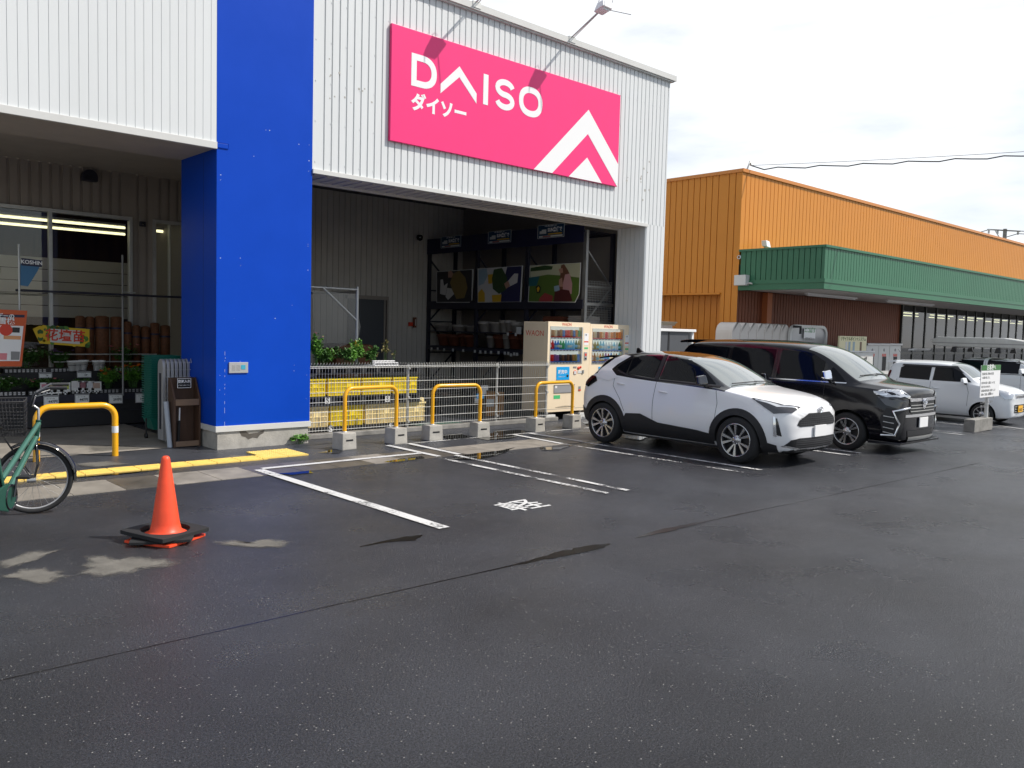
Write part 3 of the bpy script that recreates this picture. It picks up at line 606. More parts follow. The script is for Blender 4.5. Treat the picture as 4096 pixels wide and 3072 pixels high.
# far utility pole
dr = ray(3400+.3147*1972, 700+.3147*685); tt = 75/dr.x; b = Vector((dr.x*tt, dr.y*tt, CAMH+dr.z*tt))
t_ = thing('utility_pole', 'distant dark utility pole with crossarm rising behind the orange roof', 'utility pole', (b.x, b.y, 0))
mb = MB(); mb.tube([(b.x, b.y, 0), (b.x, b.y, b.z)], [.2, .15], 8); mb.build('pole', 'concrete_dark', t_)
mb = MB(); mb.bar(b+Vector((-1.2, .9, -.1)), b+Vector((1, -.8, -.15)), .1); mb.bar(b+Vector((-.7, .5, -.15)), b+Vector((-.05, 0, -1.3)), .06)
for q in (-1.1, -.5, .9): mb.bar(b+Vector((q, -q*.75, -.1)), b+Vector((q, -q*.75, -.42)), .12)
mb.build('crossarm', 'zinc', t_)
for dz, k in ((0, 0), (-.25, 1)):
    mb = MB(); pts = [b+Vector((-1.1+k*1.9, .8-k*1.5, dz-.1))+CR*s_*2+Vector((0, 0, -.25*s_*.4)) for s_ in range(0, 12)]; mb.tube(pts, .03, 4); mb.build('wire', 'black', t_)
    mb = MB(); pts = [b+Vector((-1.1+k*1.9, .8-k*1.5, dz-.1))-CR*s_*1.4+Vector((0, 0, -.42*s_)) for s_ in range(0, 10)]; mb.tube(pts, .03, 4); mb.build('wire', 'black', t_)
M['mesh_wire'] = mat('mesh_wire', (.60, .60, .57), .45, metal=.25)
# ------------------------------------------------------------------ pink store sign
def Z1(x, y): return FY(1450+x*.5877, y*.5877, FYL-.06)
SG = thing('store_sign', 'pink store sign with white DAISO lettering and house shaped chevron mark', 'sign', tuple(FY(2020, 500, FYL)))
a, b, c_, d = Z1(202, 150), Z1(1762, 655), Z1(1730, 1275), Z1(188, 947)
sx0, sx1 = (a.x+d.x)/2, (b.x+c_.x)/2; sz1, sz0 = (a.z+b.z)/2, (c_.z+d.z)/2
mb = MB(); mb.box((sx0, FYL-.06, sz0), (sx1, FYL-.002, sz1)); mb.build('sign_board', 'pink', SG, bevel=.004)
def flatp(pts, y=FYL-.0625, t=.002): mb_ = MB(); return pts
def zpoly(mb, pts, t=.003, y=FYL-.0602):
    P_ = [Vector((p[0], y, p[1])) for p in pts]; bm_ = P_; mb.prism(bm_, (0, -t, 0))
def ring(mb, outer, inner, t=.003, y=FYL-.0602):
    k = len(outer); vs = [(p[0], y-t, p[1]) for p in outer]+[(p[0], y-t, p[1]) for p in inner]+[(p[0], y, p[1]) for p in outer]+[(p[0], y, p[1]) for p in inner]
    mb.add(vs, [(i, (i+1) % k, (i+1) % k+k, i+k) for i in range(k)]+[(i, i+2*k, (i+1) % k+2*k, (i+1) % k) for i in range(k)])
q = lambda x, y: (Z1(x, y).x, Z1(x, y).z)
# letter metrics measured on the board
dx0, dzb = q(330, 580); dx0 = (dx0+q(335, 357)[0])/2; dzt = q(335, 357)[1]; dx1 = q(505, 520)[0]; H_ = dzt-dzb
def sup(cx, cz, rx, rz, e, n=40, a0=0, a1=2*math.pi):
    o = []
    for i in range(n+1 if a1-a0 < 6.2 else n):
        t = a0+(a1-a0)*i/n; c, s_ = math.cos(t), math.sin(t); o.append((cx+rx*math.copysign(abs(c)**(2/e), c), cz+rz*math.copysign(abs(s_)**(2/e), s_)))
    return o
sw = H_*.20
def Dshape(x0, x1, z0, z1): return [(x0, z0)]+sup(x0+(x1-x0)*.42, (z0+z1)/2, (x1-x0)*.58, (z1-z0)/2, 2.25, 24, -math.pi/2, math.pi/2)+[(x0, z1)]
mb = MB(); ring(mb, Dshape(dx0, dx1, dzb, dzt), Dshape(dx0+sw, dx1-sw*1.05, dzb+sw, dzt-sw)); mb.build('letter', 'sign_white', SG)
mb = MB(); L_ = [q(530,635), q(530,570), q(660,452), q(776,638), q(774,705), q(657,525)]
ax = L_[2][0]; zpoly(mb, [(L_[0][0], L_[0][1]), (L_[0][0], L_[1][1]), (ax, L_[2][1]), (L_[3][0], L_[3][1]), (L_[3][0], L_[4][1]), (ax, L_[5][1])]); mb.build('letter', 'sign_white', SG)
ix0, ix1 = q(822, 610)[0], q(855, 610)[0]; izt, izb = q(840, 512)[1], q(835, 720)[1]
mb = MB(); zpoly(mb, [(ix0, dzb), (ix0, dzt), (ix1, dzt), (ix1, dzb)]); mb.build('letter', 'sign_white', SG)
s0, s1 = q(902, 650)[0], q(1035, 650)[0]; o0, o1 = q(1064, 700)[0], q(1224, 700)[0]
mb = MB(); ring(mb, sup((o0+o1)/2, (dzb+dzt)/2, (o1-o0)/2, H_/2*1.03, 2.3), sup((o0+o1)/2, (dzb+dzt)/2, (o1-o0)/2-sw, H_/2-sw, 2.3)); mb.build('letter', 'sign_white', SG)
def stroke(mb, pts, wd, y=FYL-.0602, t=.003):
    Lh, Rh = [], []
    for i, p in enumerate(pts):
        a_ = Vector(pts[max(i-1, 0)]); b_ = Vector(pts[min(i+1, len(pts)-1)]); d_ = (b_-a_).normalized(); n_ = Vector((-d_.y, d_.x))*wd/2
        Lh.append((p[0]+n_.x, p[1]+n_.y)); Rh.append((p[0]-n_.x, p[1]-n_.y))
    for i in range(len(pts)-1): mb.prism([Vector((p[0], y, p[1])) for p in (Lh[i], Lh[i+1], Rh[i+1], Rh[i])], (0, -t, 0))
cx, rr = (s0+s1)/2, (s1-s0)/2-sw/2; zc = (dzb+dzt)/2; r2 = (H_*1.03-sw)/4
top = [(cx+rr*math.cos(t), zc+r2+r2*math.sin(t)) for t in [R(12+i*(258-12)/16) for i in range(17)]]
bot = [(cx+rr*math.cos(t), zc-r2+r2*math.sin(t)) for t in [R(78-i*(78+168)/16) for i in range(17)]]
mb = MB(); stroke(mb, top+bot, sw); mb.build('letter', 'sign_white', SG)
mb = MB(); kx, kz = q(330, 715); kx1 = q(706, 785)[0]; kzc = (q(520, 740)[1])
vs, fs = text_faces('ダイソー', .40, ((kx+kx1)/2, FYL-.0605, kzc), RX, UZ, bold=.017, sx=1.0)
xs_ = [v.x for v in vs]; s_ = (kx1-kx)/(max(xs_)-min(xs_)); cxm = (max(xs_)+min(xs_))/2
mb.add([Vector(((v.x-cxm)*s_+(kx+kx1)/2, v.y, (v.z-kzc)*s_+kzc)) for v in vs], fs); mb.build('lettering', 'sign_white', SG)
# chevron mark
pk = q(1541, 748); i1 = q(1533, 912); t2 = q(1526, 1072); xm = (pk[0]+i1[0]+t2[0])/3
lb0 = q(1165, 1160)[0]; lb1 = q(1290, 1185)[0]; lb2 = q(1403, 1207)[0]; rb2 = q(1628, 1254)[0]; rr1 = q(1740, 1120)[1]; rb1 = sx1
def lerpx(x, A_, B_): return A_[1]+(B_[1]-A_[1])*(x-A_[0])/(B_[0]-A_[0])
sR = (pk[1]-q(1741, 1120)[1])/(sx1-xm)
zR = pk[1]-sR*(sx1-xm); zR2 = i1[1]-sR*(sx1-xm)
mb = MB(); e_ = .004
xi_r = xm+(i1[1]-sz0)/sR
if xi_r > sx1-e_: rp = [(sx1-e_, zR), (sx1-e_, zR2)]
else: rp = [(sx1-e_, zR), (sx1-e_, sz0+e_), (xi_r, sz0+e_)]
zpoly(mb, [(lb0, sz0+e_), (xm, pk[1])]+rp+[(xm, i1[1]), (lb1, sz0+e_)]); mb.build('chevron_mark', 'sign_white', SG)
mb = MB(); zpoly(mb, [(lb2, sz0+e_), (xm, t2[1]), (rb2, sz0+e_)]); mb.build('chevron_mark', 'sign_white', SG)
# sign lamps on the parapet
for i, (bx, by, sh) in enumerate(((2273, 147, 2149), (None, None, 1706))):
    if bx: base = FY(bx, by, FYL); bx_ = base.x
    else: bx_ = 9.0
    t_ = thing('sign_lamp', 'sign floodlight on a long arm above the roof edge, ' + ('over the right half' if i == 0 else 'above the letter D'), 'floodlight', (bx_, FYL, 7.1), 'floodlights on arms over the store sign')
    h = Vector((bx_, 10.30, 7.42)); b0 = Vector((bx_, FYL+.02, 7.06))
    mb = MB(); mb.tube([b0, h], .014, 6); mb.tube([b0+Vector((.05, 0, 0)), h+Vector((.02, 0, 0))], .008, 6); mb.build('arm', 'zinc', t_)
    mb = MB(); mb.box((bx_-.09, 10.16, 7.38), (bx_+.09, 10.30, 7.46)); mb.build('bracket', 'white', t_, bevel=.02)
    mb = MB(); mb.hexa([(bx_-.13, 10.12, 7.42), (bx_+.13, 10.12, 7.42), (bx_+.13, 10.36, 7.36), (bx_-.13, 10.36, 7.36)], [(bx_-.10, 10.16, 7.54), (bx_+.10, 10.16, 7.54), (bx_+.10, 10.30, 7.52), (bx_-.10, 10.30, 7.52)]); mb.build('lamp_head', 'white', t_, bevel=.03)
    mb = MB(); mb.lathe([(.17, 0), (.175, .01), (.17, .02)], (bx_, 10.2, 7.53), 'x', n=18, sweep=.55, start=0); mb.tube([(bx_+.1, 10.2, 7.42), (bx_+.42, 9.95, 7.36)], .008, 5); mb.build('visor', 'lamp_housing', t_)
    mb = MB(); mb.box((bx_-.07, FYL-.10, 7.02), (bx_+.10, FYL+.1, 7.12)); mb.build('mount', 'zinc', t_)
# ------------------------------------------------------------------ vending machines
VZ = .17; vf = G(2183, 1650, VZ); vy = vf.y; vx = vf.x; vb = G(2092, 1637, VZ).y; vt = FY(2183, 1285, vf.y).z
BOTC = {k: mat('drink_'+k, [min(1, v*1.5) for v in c], .25) for k, c in dict(brown=(.16,.06,.02), amber=(.42,.20,.05), red=(.60,.03,.03), orange=(.80,.25,.03), blue=(.05,.22,.62), sky=(.22,.52,.75), green=(.06,.36,.14), dgreen=(.02,.13,.05), black=(.03,.02,.02), cream=(.70,.60,.42), white=(.75,.75,.75), purple=(.25,.10,.30), pinkd=(.75,.10,.30), tea=(.35,.28,.06)).items()}
M['vend_back'] = mat('vend_back', (.72, .72, .66), .5, emit=(.9, 1, .95), es=.35); M['lcd_blue'] = mat('lcd_blue', (.01, .30, .62), .3, emit=(.01, .25, .6), es=.25)
def drink(mb_, x, y, z, h, r, can=False):
    if can: prof = [(0, 0), (r*.9, 0), (r, h*.06), (r, h*.9), (r*.85, h), (0, h)]
    else: prof = [(0, 0), (r*.92, 0), (r, h*.06), (r, h*.58), (r*.9, h*.66), (r*.42, h*.88), (r*.42, h), (0, h)]
    mb_.lathe(prof, (x, y, z), n=9)
def vending(x0, x1, y0, y1, z0, z1, lab, rows, left):
    W_ = x1-x0; H_ = z1-z0; V_ = thing('vending_machine', lab, 'vending machine', ((x0+x1)/2, (y0+y1)/2, z0), 'vending machines beside the fence')
    X = lambda u: x0+W_*u; Zz = lambda v: z0+H_*v
    wx0, wx1, wz0, wz1 = X(.06), X(.80), Zz(.535), Zz(.945)
    mb = MB(); yd = y0+.085
    mb.box((x0, yd, z0), (x1, y1, z1-.01)); mb.build('cabinet', 'cream', V_, bevel=.008)
    mb = MB()   # door with the display opening
    for b_ in (((x0, y0, z0), (x1, yd-.001, wz0)), ((x0, y0, wz1), (x1, yd-.001, z1)), ((x0, y0, wz0), (wx0, yd-.001, wz1)), ((wx1, y0, wz0), (x1, yd-.001, wz1))): mb.box(*b_)
    d_ = mb.build('door', 'cream', V_)
    mb = MB(); mb.box((wx0, yd-.005, wz0), (wx1, yd-.001, wz1)); mb.build('display_back', 'vend_back', V_)
    g = MB(); g.quad((wx0, y0+.006, wz0), (wx1, y0+.006, wz0), (wx1, y0+.006, wz1), (wx0, y0+.006, wz1)); g.build('display_window', 'vend_glass', V_)
    mb = MB(); mb.box((wx0-.008, y0-.006, wz0-.008), (wx1+.008, y0+.002, wz0)); mb.box((wx0-.008, y0-.006, wz1), (wx1+.008, y0+.002, wz1+.008)); mb.box((wx0-.008, y0-.006, wz0), (wx0, y0+.002, wz1)); mb.box((wx1, y0-.006, wz0), (wx1+.03, y0+.002, wz1)); mb.build('window_trim', 'zinc', V_)
    hh = (wz1-wz0); nrow = 3
    for r_, (cols, can) in enumerate(rows):
        zb = wz0+hh*(.045+(2-r_)*.335)
        s_ = MB(); s_.box((wx0+.003, y0+.012, zb-.028), (wx1-.003, yd-.004, zb)); so_ = s_.build('shelf', 'white', V_)
        bt = MB()
        for i in range(10): bt.box((wx0+(wx1-wx0)*(i+.5)/10-.011, y0+.009, zb-.022), (wx0+(wx1-wx0)*(i+.5)/10+.011, y0+.013, zb-.008))
        bt.build('button_row', 'black', so_)
        lb = MB(); lb.box((wx0+.004, y0+.0115, zb), (wx1-.004, y0+.0135, zb+.016)); lb.build('price_strip', BOTC['red' if r_ == 0 else 'blue'], so_)
        n_ = len(cols)
        for i, cname in enumerate(cols):
            x = wx0+(wx1-wx0)*(i+.5)/n_; h = hh*(.20 if can else .255)*random.uniform(.94, 1.06); r = (wx1-wx0)/n_*.40
            bb = MB(); drink(bb, x, y0+.045, zb+.001, h, min(r, .030), can); bo = bb.build('can' if can else 'bottle', BOTC[cname], V_)
            if not can:
                lb_ = MB(); rr_ = min(r, .030)+.001; lb_.lathe([(rr_, h*.25), (rr_, h*.52)], (x, y0+.045, zb+.001), n=9); lb_.build('drink_label', BOTC[['white', cname, 'sky', 'cream'][i % 4]], bo)
    text('WAON', .085, (X(.43), y0-.001, Zz(.972)), RX, UZ, 'text_red', V_, bold=-.0005, sx=.95)
    yf = y0-.001
    def pl(name, u0, u1, v0, v1, m_, t=.006, bev=0): mb = MB(); mb.box((X(u0), yf-t, Zz(v0)), (X(u1), yf, Zz(v1))); return mb.build(name, m_, V_, bevel=bev)
    s_ = pl('screen', .22, .52, .355, .50, 'lcd_blue'); text('販売中', .085, (X(.36), yf-.0065, Zz(.44)), RX, UZ, 'white', V_, bold=.002)
    text('ご利用ください', .028, (X(.34), yf-.0065, Zz(.39)), RX, UZ, 'white', V_); pl('screen_frame', .215, .525, .352, .355, 'text_grey', .008); 
    mb = MB(); mb.lathe([(0, -.010), (.028, -.010), (.028, 0)], (X(.475), yf, Zz(.40)), 'y', n=14); mb.build('tap_symbol', 'black', V_)
    pl('bill_slot', .615, .69, .485, .503, 'text_grey'); 
    for (u, v, r) in ((.66, .435, .045), (.74, .483, .034), (.79, .493, .024)):
        mb = MB(); mb.lathe([(0, -.008), (r, -.008), (r, 0)], (X(u), yf, Zz(v)), 'y', n=18); mb.build('payment_badge', 'text_red', V_)
    pl('payment_pad', .63, .685, .415, .452, 'paper', .012); pl('coin_panel', .73, .82, .425, .455, 'paper'); pl('coin_slot', .83, .865, .42, .462, 'steel', .02, .004)
    pl('notice_sticker', .86, .965, .79, .88, 'sign_white', .002); pl('sticker_band', .86, .965, .775, .79, 'text_red', .002); pl('notice_sticker', .86, .965, .745, .775, 'sign_white', .002)
    text('1本', .04, (X(.90), yf-.0025, Zz(.86)), RX, UZ, 'text_black', V_)
    pl('card_reader', .87, .935, .575, .665, 'lamp_housing', .01); pl('reader_label', .88, .925, .62, .65, 'text_red', .011); pl('reader_light', .88, .925, .58, .60, 'text_black', .011)
    pl('id_sticker', .87, .96, .70, .72, BOTC['green'], .002)
    pl('pickup_flap', .17, .65, .21, .295, 'lamp_housing', .012, .004); pl('flap_edge', .17, .65, .295, .302, 'text_grey', .016); pl('flap_sticker', .19, .235, .265, .29, 'white', .0125); pl('info_sticker', .17, .32, .145, .185, BOTC['green'], .002)
    pl('coin_return', .755, .81, .235, .275, 'text_grey', .004); pl('coin_return_lip', .755, .81, .225, .24, 'text_red', .01)
    mb = MB()
    for i in range(26): u = .22+.46*i/26; mb.box((X(u), yf-.002, Zz(.043)), (X(u)+.006, yf+.001, Zz(.043)+.014+.02*math.sin(math.pi*i/25)))
    mb.build('vent_grille', 'text_black', V_); pl('door_seam', .0, 1, .030, .033, 'text_grey', .001)
    if left:
        text('WAON', .155, (x0-.001, (y0+y1)/2+.02, Zz(.865)), (0, -1, 0), UZ, 'text_red', V_, sx=1.0, bold=-.001)
    for fx in (x0+.12, x1-.12):
        mb = MB(); mb.lathe([(.03, z0-.05), (.03, z0)], (fx, y0+.1, 0), n=10); mb.build('foot', 'zinc', V_)
        mb = MB(); mb.box((fx-.13, y0-.02, .0), (fx+.13, y0+.2, z0-.05)); mb.box((fx-.06, y0-.024, .03), (fx+.06, y0-.02, .045)); mb.build('foot_block', 'white_trim', V_, bevel=.01)
    return V_
x1v = FY(2363, 1300, vy).x
vending(vx, x1v-.015, vy, vb, VZ, vt, 'cream drinks vending machine with open left side, next to the wire fence', [
    (['amber','amber','cream','brown','amber','blue','red','red','amber','blue','orange','green'], True),
    (['red','red','blue','blue','green','green','sky','sky','sky','sky','dgreen','tea'], False),
    (['red','red','purple','purple','black','brown','black','brown','black','amber','tea','blue'], True)], True)
x2v = FY(2527, 1300, vy).x
vending(x1v+.015, x2v, vy+.02, vb+.02, VZ, vt-.02, 'cream drinks vending machine behind the white car, nearer the white jamb', [
    (['amber','cream','brown','orange','cream','red','cream','orange','amber','orange','orange'], True),
    (['tea','tea','tea','sky','sky','white','white','white','sky','white','dgreen'], False),
    (['orange','amber','cream','orange','tea','purple','red','blue','cream','amber','sky'], False)], False)
# ------------------------------------------------------------------ yellow hoop barriers
def hoop(p, q, h, r, bend, lab, blocks=True, z0=0, band_=False, bs=.24):
    p, q = Vector(p), Vector(q); T = thing('hoop_barrier', lab, 'barrier', tuple((p+q)/2), 'yellow hoop barriers along the store front')
    d = (q-p).normalized(); zb = (bs-.01 if blocks else -.02); pts = [p+Vector((0, 0, zb))]
    for i in range(7): t = R(180-90*i/6); pts.append(p+d*(bend+bend*math.cos(t))+Vector((0, 0, h-bend+bend*math.sin(t)-r)))
    for i in range(7): t = R(90-90*i/6); pts.append(q-d*(bend-bend*math.cos(t))+Vector((0, 0, h-bend+bend*math.sin(t)-r)))
    pts.append(q+Vector((0, 0, zb)))
    mb = MB(); mb.tube(pts, r, 14); mb.build('pipe', 'yellow_pipe', T)
    if band_:
        for e_ in (p, q): mb = MB(); mb.tube([e_+Vector((0, 0, .30)), e_+Vector((0, 0, .385))], r+.002, 14, False); mb.build('reflective_band', 'white_band', T)
    if blocks:
        for e_ in (p, q):
            b_ = bs/2; mb = MB(); ang = d
            n_ = Vector((-d.y, d.x, 0))
            c4 = lambda s_, z_: [e_+d*(s_*b_*sx_)+n_*(s_*b_*sy_)+Vector((0, 0, z_)) for sx_, sy_ in ((-1, -1), (1, -1), (1, 1), (-1, 1))]
            mb.hexa(c4(1.03, 0), c4(.97, bs)); o = mb.build('concrete_block', 'concrete', T, bevel=.012)
            mb = MB(); f0 = e_-n_*(b_+.003); mb.hexa([f0-d*.06+Vector((0, 0, .125)), f0+d*.06+Vector((0, 0, .125)), f0+d*.06+n_*.01+Vector((0, 0, .125)), f0-d*.06+n_*.01+Vector((0, 0, .125))], [f0-d*.06+Vector((0, 0, .148)), f0+d*.06+Vector((0, 0, .148)), f0+d*.06+n_*.01+Vector((0, 0, .148)), f0-d*.06+n_*.01+Vector((0, 0, .148))]); mb.build('slot', 'black', o)
            mb = MB(); mb.lathe([(r+.012, bs), (r+.012, bs+.012), (r+.001, bs+.014)], tuple(e_), n=12); mb.build('collar', 'zinc', o)
BZ = lambda x, y: (1200+x*.5425, 1300+y*.5425)
def legpt(zx, zy, bs=.24): p = G(*BZ(zx, zy), bs); return Vector((p.x, p.y, 0))
l1, r1 = legpt(328, 790), legpt(708, 755); l2, r2_ = legpt(975, 735), legpt(1325, 715); l3, r3 = legpt(1736, 683), legpt(2005, 660)
def hh(p, x, y): return FY(*BZ(x, y), p.y).z
hoop(l1, r1, hh(l1, 500, 448), .029, .13, 'yellow hoop barrier on two concrete blocks, closest to the blue pillar')
hoop(l2, r2_, hh(l2, 1150, 430), .029, .13, 'yellow hoop barrier on two concrete blocks, the middle one by the fence')
hoop(l3, r3, hh(l3, 1880, 412), .029, .13, 'yellow hoop barrier on two concrete blocks in front of the vending machine')
lw, rw = G(146, 1846), G(461, 1823)
hoop(lw, rw, FY(300, 1612, (lw.y+rw.y)/2).z, .038, .16, 'yellow hoop with white reflective bands set in the ground behind the bicycle', blocks=False, band_=True)
# ------------------------------------------------------------------ wire mesh fence
fp = [Vector((XP1+.03, 11.42, 0)), Vector((8.1, 11.42, 0)), Vector((10.05, 11.40, 0)), Vector((vx-.03, 11.36, 0))]
ft = FY(1250, 1452, 11.42).z
WF = thing('mesh_fence', 'low galvanised wire mesh fence with looped top between pillar and vending machine', 'fence', (8.6, 11.42, 0))
for i, (p, q) in enumerate(zip(fp, fp[1:])):
    L_ = (q-p).length; d = (q-p)/L_; n_ = Vector((-d.y, d.x, 0)); mb = MB(); k = int(L_/.052)
    for j in range(k+1):
        b_ = p+d*(L_*j/k); mb.tube([b_+Vector((0, 0, .10)), b_+Vector((0, 0, ft-.06)), b_+n_*-.05+Vector((0, 0, ft)), b_+n_*-.07+Vector((0, 0, ft-.06)), b_+n_*-.02+Vector((0, 0, ft-.09))], .0040, 4, False)
    for z_ in (.12, .25, .40, .55, .70, .85, ft-.08): mb.tube([p+Vector((0, 0, z_)), q+Vector((0, 0, z_))], .0042, 4, False)
    for off, z_ in ((-.07, ft-.055), (-.045, ft-.08)): mb.tube([p+n_*off+Vector((0, 0, z_)), q+n_*off+Vector((0, 0, z_))], .0042, 4, False)
    mb.build('mesh_panel', 'mesh_wire', WF)
for p in fp[1:]:
    mb = MB(); mb.tube([p+Vector((0, .035, 0)), p+Vector((0, .035, ft-.03))], .022, 10); o = mb.build('fence_post', 'zinc', WF)
    for z_ in (.15, .55, ft-.12): mb = MB(); mb.box((p.x-.02, p.y-.012, z_), (p.x+.02, p.y+.03, z_+.04)); mb.build('clamp', 'zinc', o, bevel=.004)
mb = MB(); mb.box((XP1+.02, 11.36, 0), (11.6, 11.52, .075)); o = mb.build('base_kerb', 'concrete_dark', WF, bevel=.01)
# ------------------------------------------------------------------ crates and pallets behind the fence
def crate(x0, x1, y0, y1, z0, z1, m_, lab):
    T = thing('crate', lab, 'crate', ((x0+x1)/2, (y0+y1)/2, z0), 'plastic harvest crates on the plant bench')
    t = .012; nu = max(3, int((x1-x0)/.11)); mb = MB()
    mb.box((x0, y0+t*1.5, z0), (x1, y1, z0+t)); mb.box((x0, y1-t, z1-.03), (x1, y1, z1)); mb.box((x0, y0+t, z0), (x0+t, y1-t, z1)); mb.box((x1-t, y0+t, z0), (x1, y1-t, z1))
    # slatted front
    H_ = z1-z0; rows = 4; cw = (x1-x0-.04)/nu
    for i in range(nu+1): xx_ = x0+.02+cw*i; mb.box((xx_-.006, y0-.004, z0), (xx_+.006, y0+t, z1))
    for j in range(rows+1): zz = z0+H_*j/rows; mb.box((x0, y0-.003, max(z0, zz-.008)), (x1, y0+t+.002, min(z1, zz+.008)))
    for i in range(nu):
        for j in range(rows):
            if (i+j*3) % 5 == 4 and j == 2: mb.box((x0+.02+cw*i, y0+.002, z0+H_*j/rows), (x0+.02+cw*(i+1), y0+.006, z0+H_*(j+1)/rows)); continue
            for k in range(6): xx_ = x0+.02+cw*i+cw*(k+.5)/6; mb.box((xx_-cw/24, y0+.002, z0+H_*j/rows), (xx_+cw/24, y0+.008, z0+H_*(j+1)/rows))
    o = mb.build('basket', m_, T)
    mb = MB()
    for b_ in (((x0-.012, y0-.012, z1-.03), (x1+.012, y0+t, z1)), ((x0-.012, y1-t, z1-.03), (x1+.012, y1+.01, z1)), ((x0-.012, y0+t, z1-.03), (x0+t, y1-t, z1)), ((x1-t, y0+t, z1-.03), (x1+.012, y1-t, z1))): mb.box(*b_)
    mb.build('rim', m_, T, bevel=.004)
cy0 = 12.05
def CX(px): return FY(*BZ(px, 600), cy0).x
def CZ(py, px=500): return FY(*BZ(px, py), cy0).z
zl0, zl1, zu0, zu1 = CZ(730), CZ(592, 350), CZ(512), CZ(392, 330)
for (a, b, m_, lab) in ((-60, 212, 'crate_cream', 'cream plastic crate in the lower row, hard against the blue pillar'), (222, 470, 'crate_yellow', 'single yellow crate in the lower row between cream ones'),
                        (480, 715, 'crate_cream', 'cream crate in the lower row behind the first hoop barrier'), (725, 925, 'crate_cream', 'cream crate at the right end of the lower row')):
    crate(CX(a)+.01, CX(b)-.01, cy0, cy0+.36, zl0, zl1, m_, lab)
for (a, b, lab) in ((-60, 190, 'yellow crate in the upper row against the blue pillar'), (200, 445, 'yellow crate in the upper row, second from the blue pillar'),
                    (452, 670, 'yellow crate in the upper row, third from the blue pillar'), (680, 862, 'yellow crate at the right end of the upper row')):
    crate(CX(a)+.01, CX(b)-.01, cy0, cy0+.36, zu0, zu1, 'crate_yellow', lab)
bt_ = FY(*BZ(300, 305), cy0-.05).z
PB = thing('plant_bench', 'black plastic plant bench carrying crates and potted plants behind the fence', 'bench', (7.3, 12.3, 0))
xr = CX(880)
for name_, z0, z1 in (('bottom_pallet', 0.02, zl0-.005), ('middle_pallet', zl1+.012, zu0-.005), ('top_deck', bt_-.13, bt_)):
    mb = MB()
    if z1-z0 > .03:
        mb.box((XP1+.05, cy0-.06, z1-.025), (xr, cy0+.62, z1)); mb.box((XP1+.05, cy0-.06, z0), (xr, cy0+.62, z0+.02))
        n_ = 9
        for i in range(n_+1): xx_ = XP1+.08+(xr-XP1-.14)*i/n_; mb.box((xx_-.04, cy0-.055, z0+.02), (xx_+.04, cy0+.6, z1-.025))
        mb.build(name_, 'black_plastic', PB)
for (px, py, sz) in ((203, 558, .13), (645, 545, .11), (225, 768, .14), (665, 745, .10)):
    p = FY(*BZ(px, py), cy0-.062); mb = MB()
    if py < 700: mb.box((p.x-.045, p.y-.002, p.z-.05), (p.x+.045, p.y, p.z+.05)); o = mb.build('size_tag', 'paper', PB); text('S', sz, (p.x, p.y-.003, p.z), RX, UZ, 'text_black', o, bold=.002)
    else: text('S', sz*1.1, (p.x, p.y-.003, p.z), RX, UZ, 'white', PB, name='size_mark', bold=.006)
# ------------------------------------------------------------------ plants
def plant(name, lab, cat, base, w, h, n, m_, group=None, leaf=.035, flowers=None, stems=5, spread=1.0, seed=0, dome=True, hang=0):
    rd = random.Random(seed); T = thing(name, lab, cat, base, group); b = Vector(base); mb = MB(); st = MB(); fl = MB()
    tips = []
    for i in range(stems):
        a = rd.uniform(0, 6.28); r = rd.uniform(.1, 1)*w/2*spread; p1 = b+Vector((math.cos(a)*r, math.sin(a)*r*.6, h*rd.uniform(.45, .95))); mid = b.lerp(p1, .5)+Vector((rd.uniform(-.02, .02), 0, h*.08))
        st.tube([b+Vector((math.cos(a)*r*.3, math.sin(a)*r*.2, 0)), mid, p1], .0028, 4, False); tips.append((mid, p1))
    for i in range(n):
        mid, p1 = tips[i % stems]; t = rd.uniform(.1, 1.05); c = mid.lerp(p1, t)+Vector((rd.gauss(0, w*.07), rd.gauss(0, w*.06), rd.gauss(0, h*.05)))
        L_ = leaf*rd.uniform(.6, 1.25); d = Vector((rd.gauss(0, 1), rd.gauss(0, 1), rd.gauss(.25-hang, .6))).normalized(); s_ = d.cross(Vector((rd.gauss(0, .3), rd.gauss(0, .3), 1))).normalized()*L_*.34; nn_ = d.cross(s_).normalized()*L_*.12
        mb.add([c, c+d*L_*.45+s_+nn_, c+d*L_, c+d*L_*.45-s_+nn_], [(0, 1, 2), (0, 2, 3)])
    st.build('stem', 'leaf', T); mb.build('foliage', m_, T)
    if flowers:
        fm, fn, fs = flowers
        for i in range(fn):
            mid, p1 = tips[rd.randrange(stems)]; c = p1+Vector((rd.gauss(0, w*.10), rd.gauss(0, w*.08)-.01, h*.06+rd.uniform(0, h*.12)))
            for k in range(7): a = k*.9; d = Vector((math.cos(a), math.sin(a)*.7, rd.uniform(.2, .7))).normalized()*fs; s_ = d.cross(Vector((0, 0, 1))).normalized()*fs*.35; fl.add([c, c+d*.6+s_, c+d, c+d*.6-s_], [(0, 1, 2, 3)])
        fl.build('flower', fm, T)
    return T
def pot(parent, c, r0, r1, h, m_, name='pot'): mb = MB(); mb.lathe([(0, 0), (r0, 0), (r1, h), (r1*1.06, h), (r1*1.06, h*.88)], c, n=12); return mb.build(name, m_, parent)
GP = 'potted plants on the bench behind the fence'
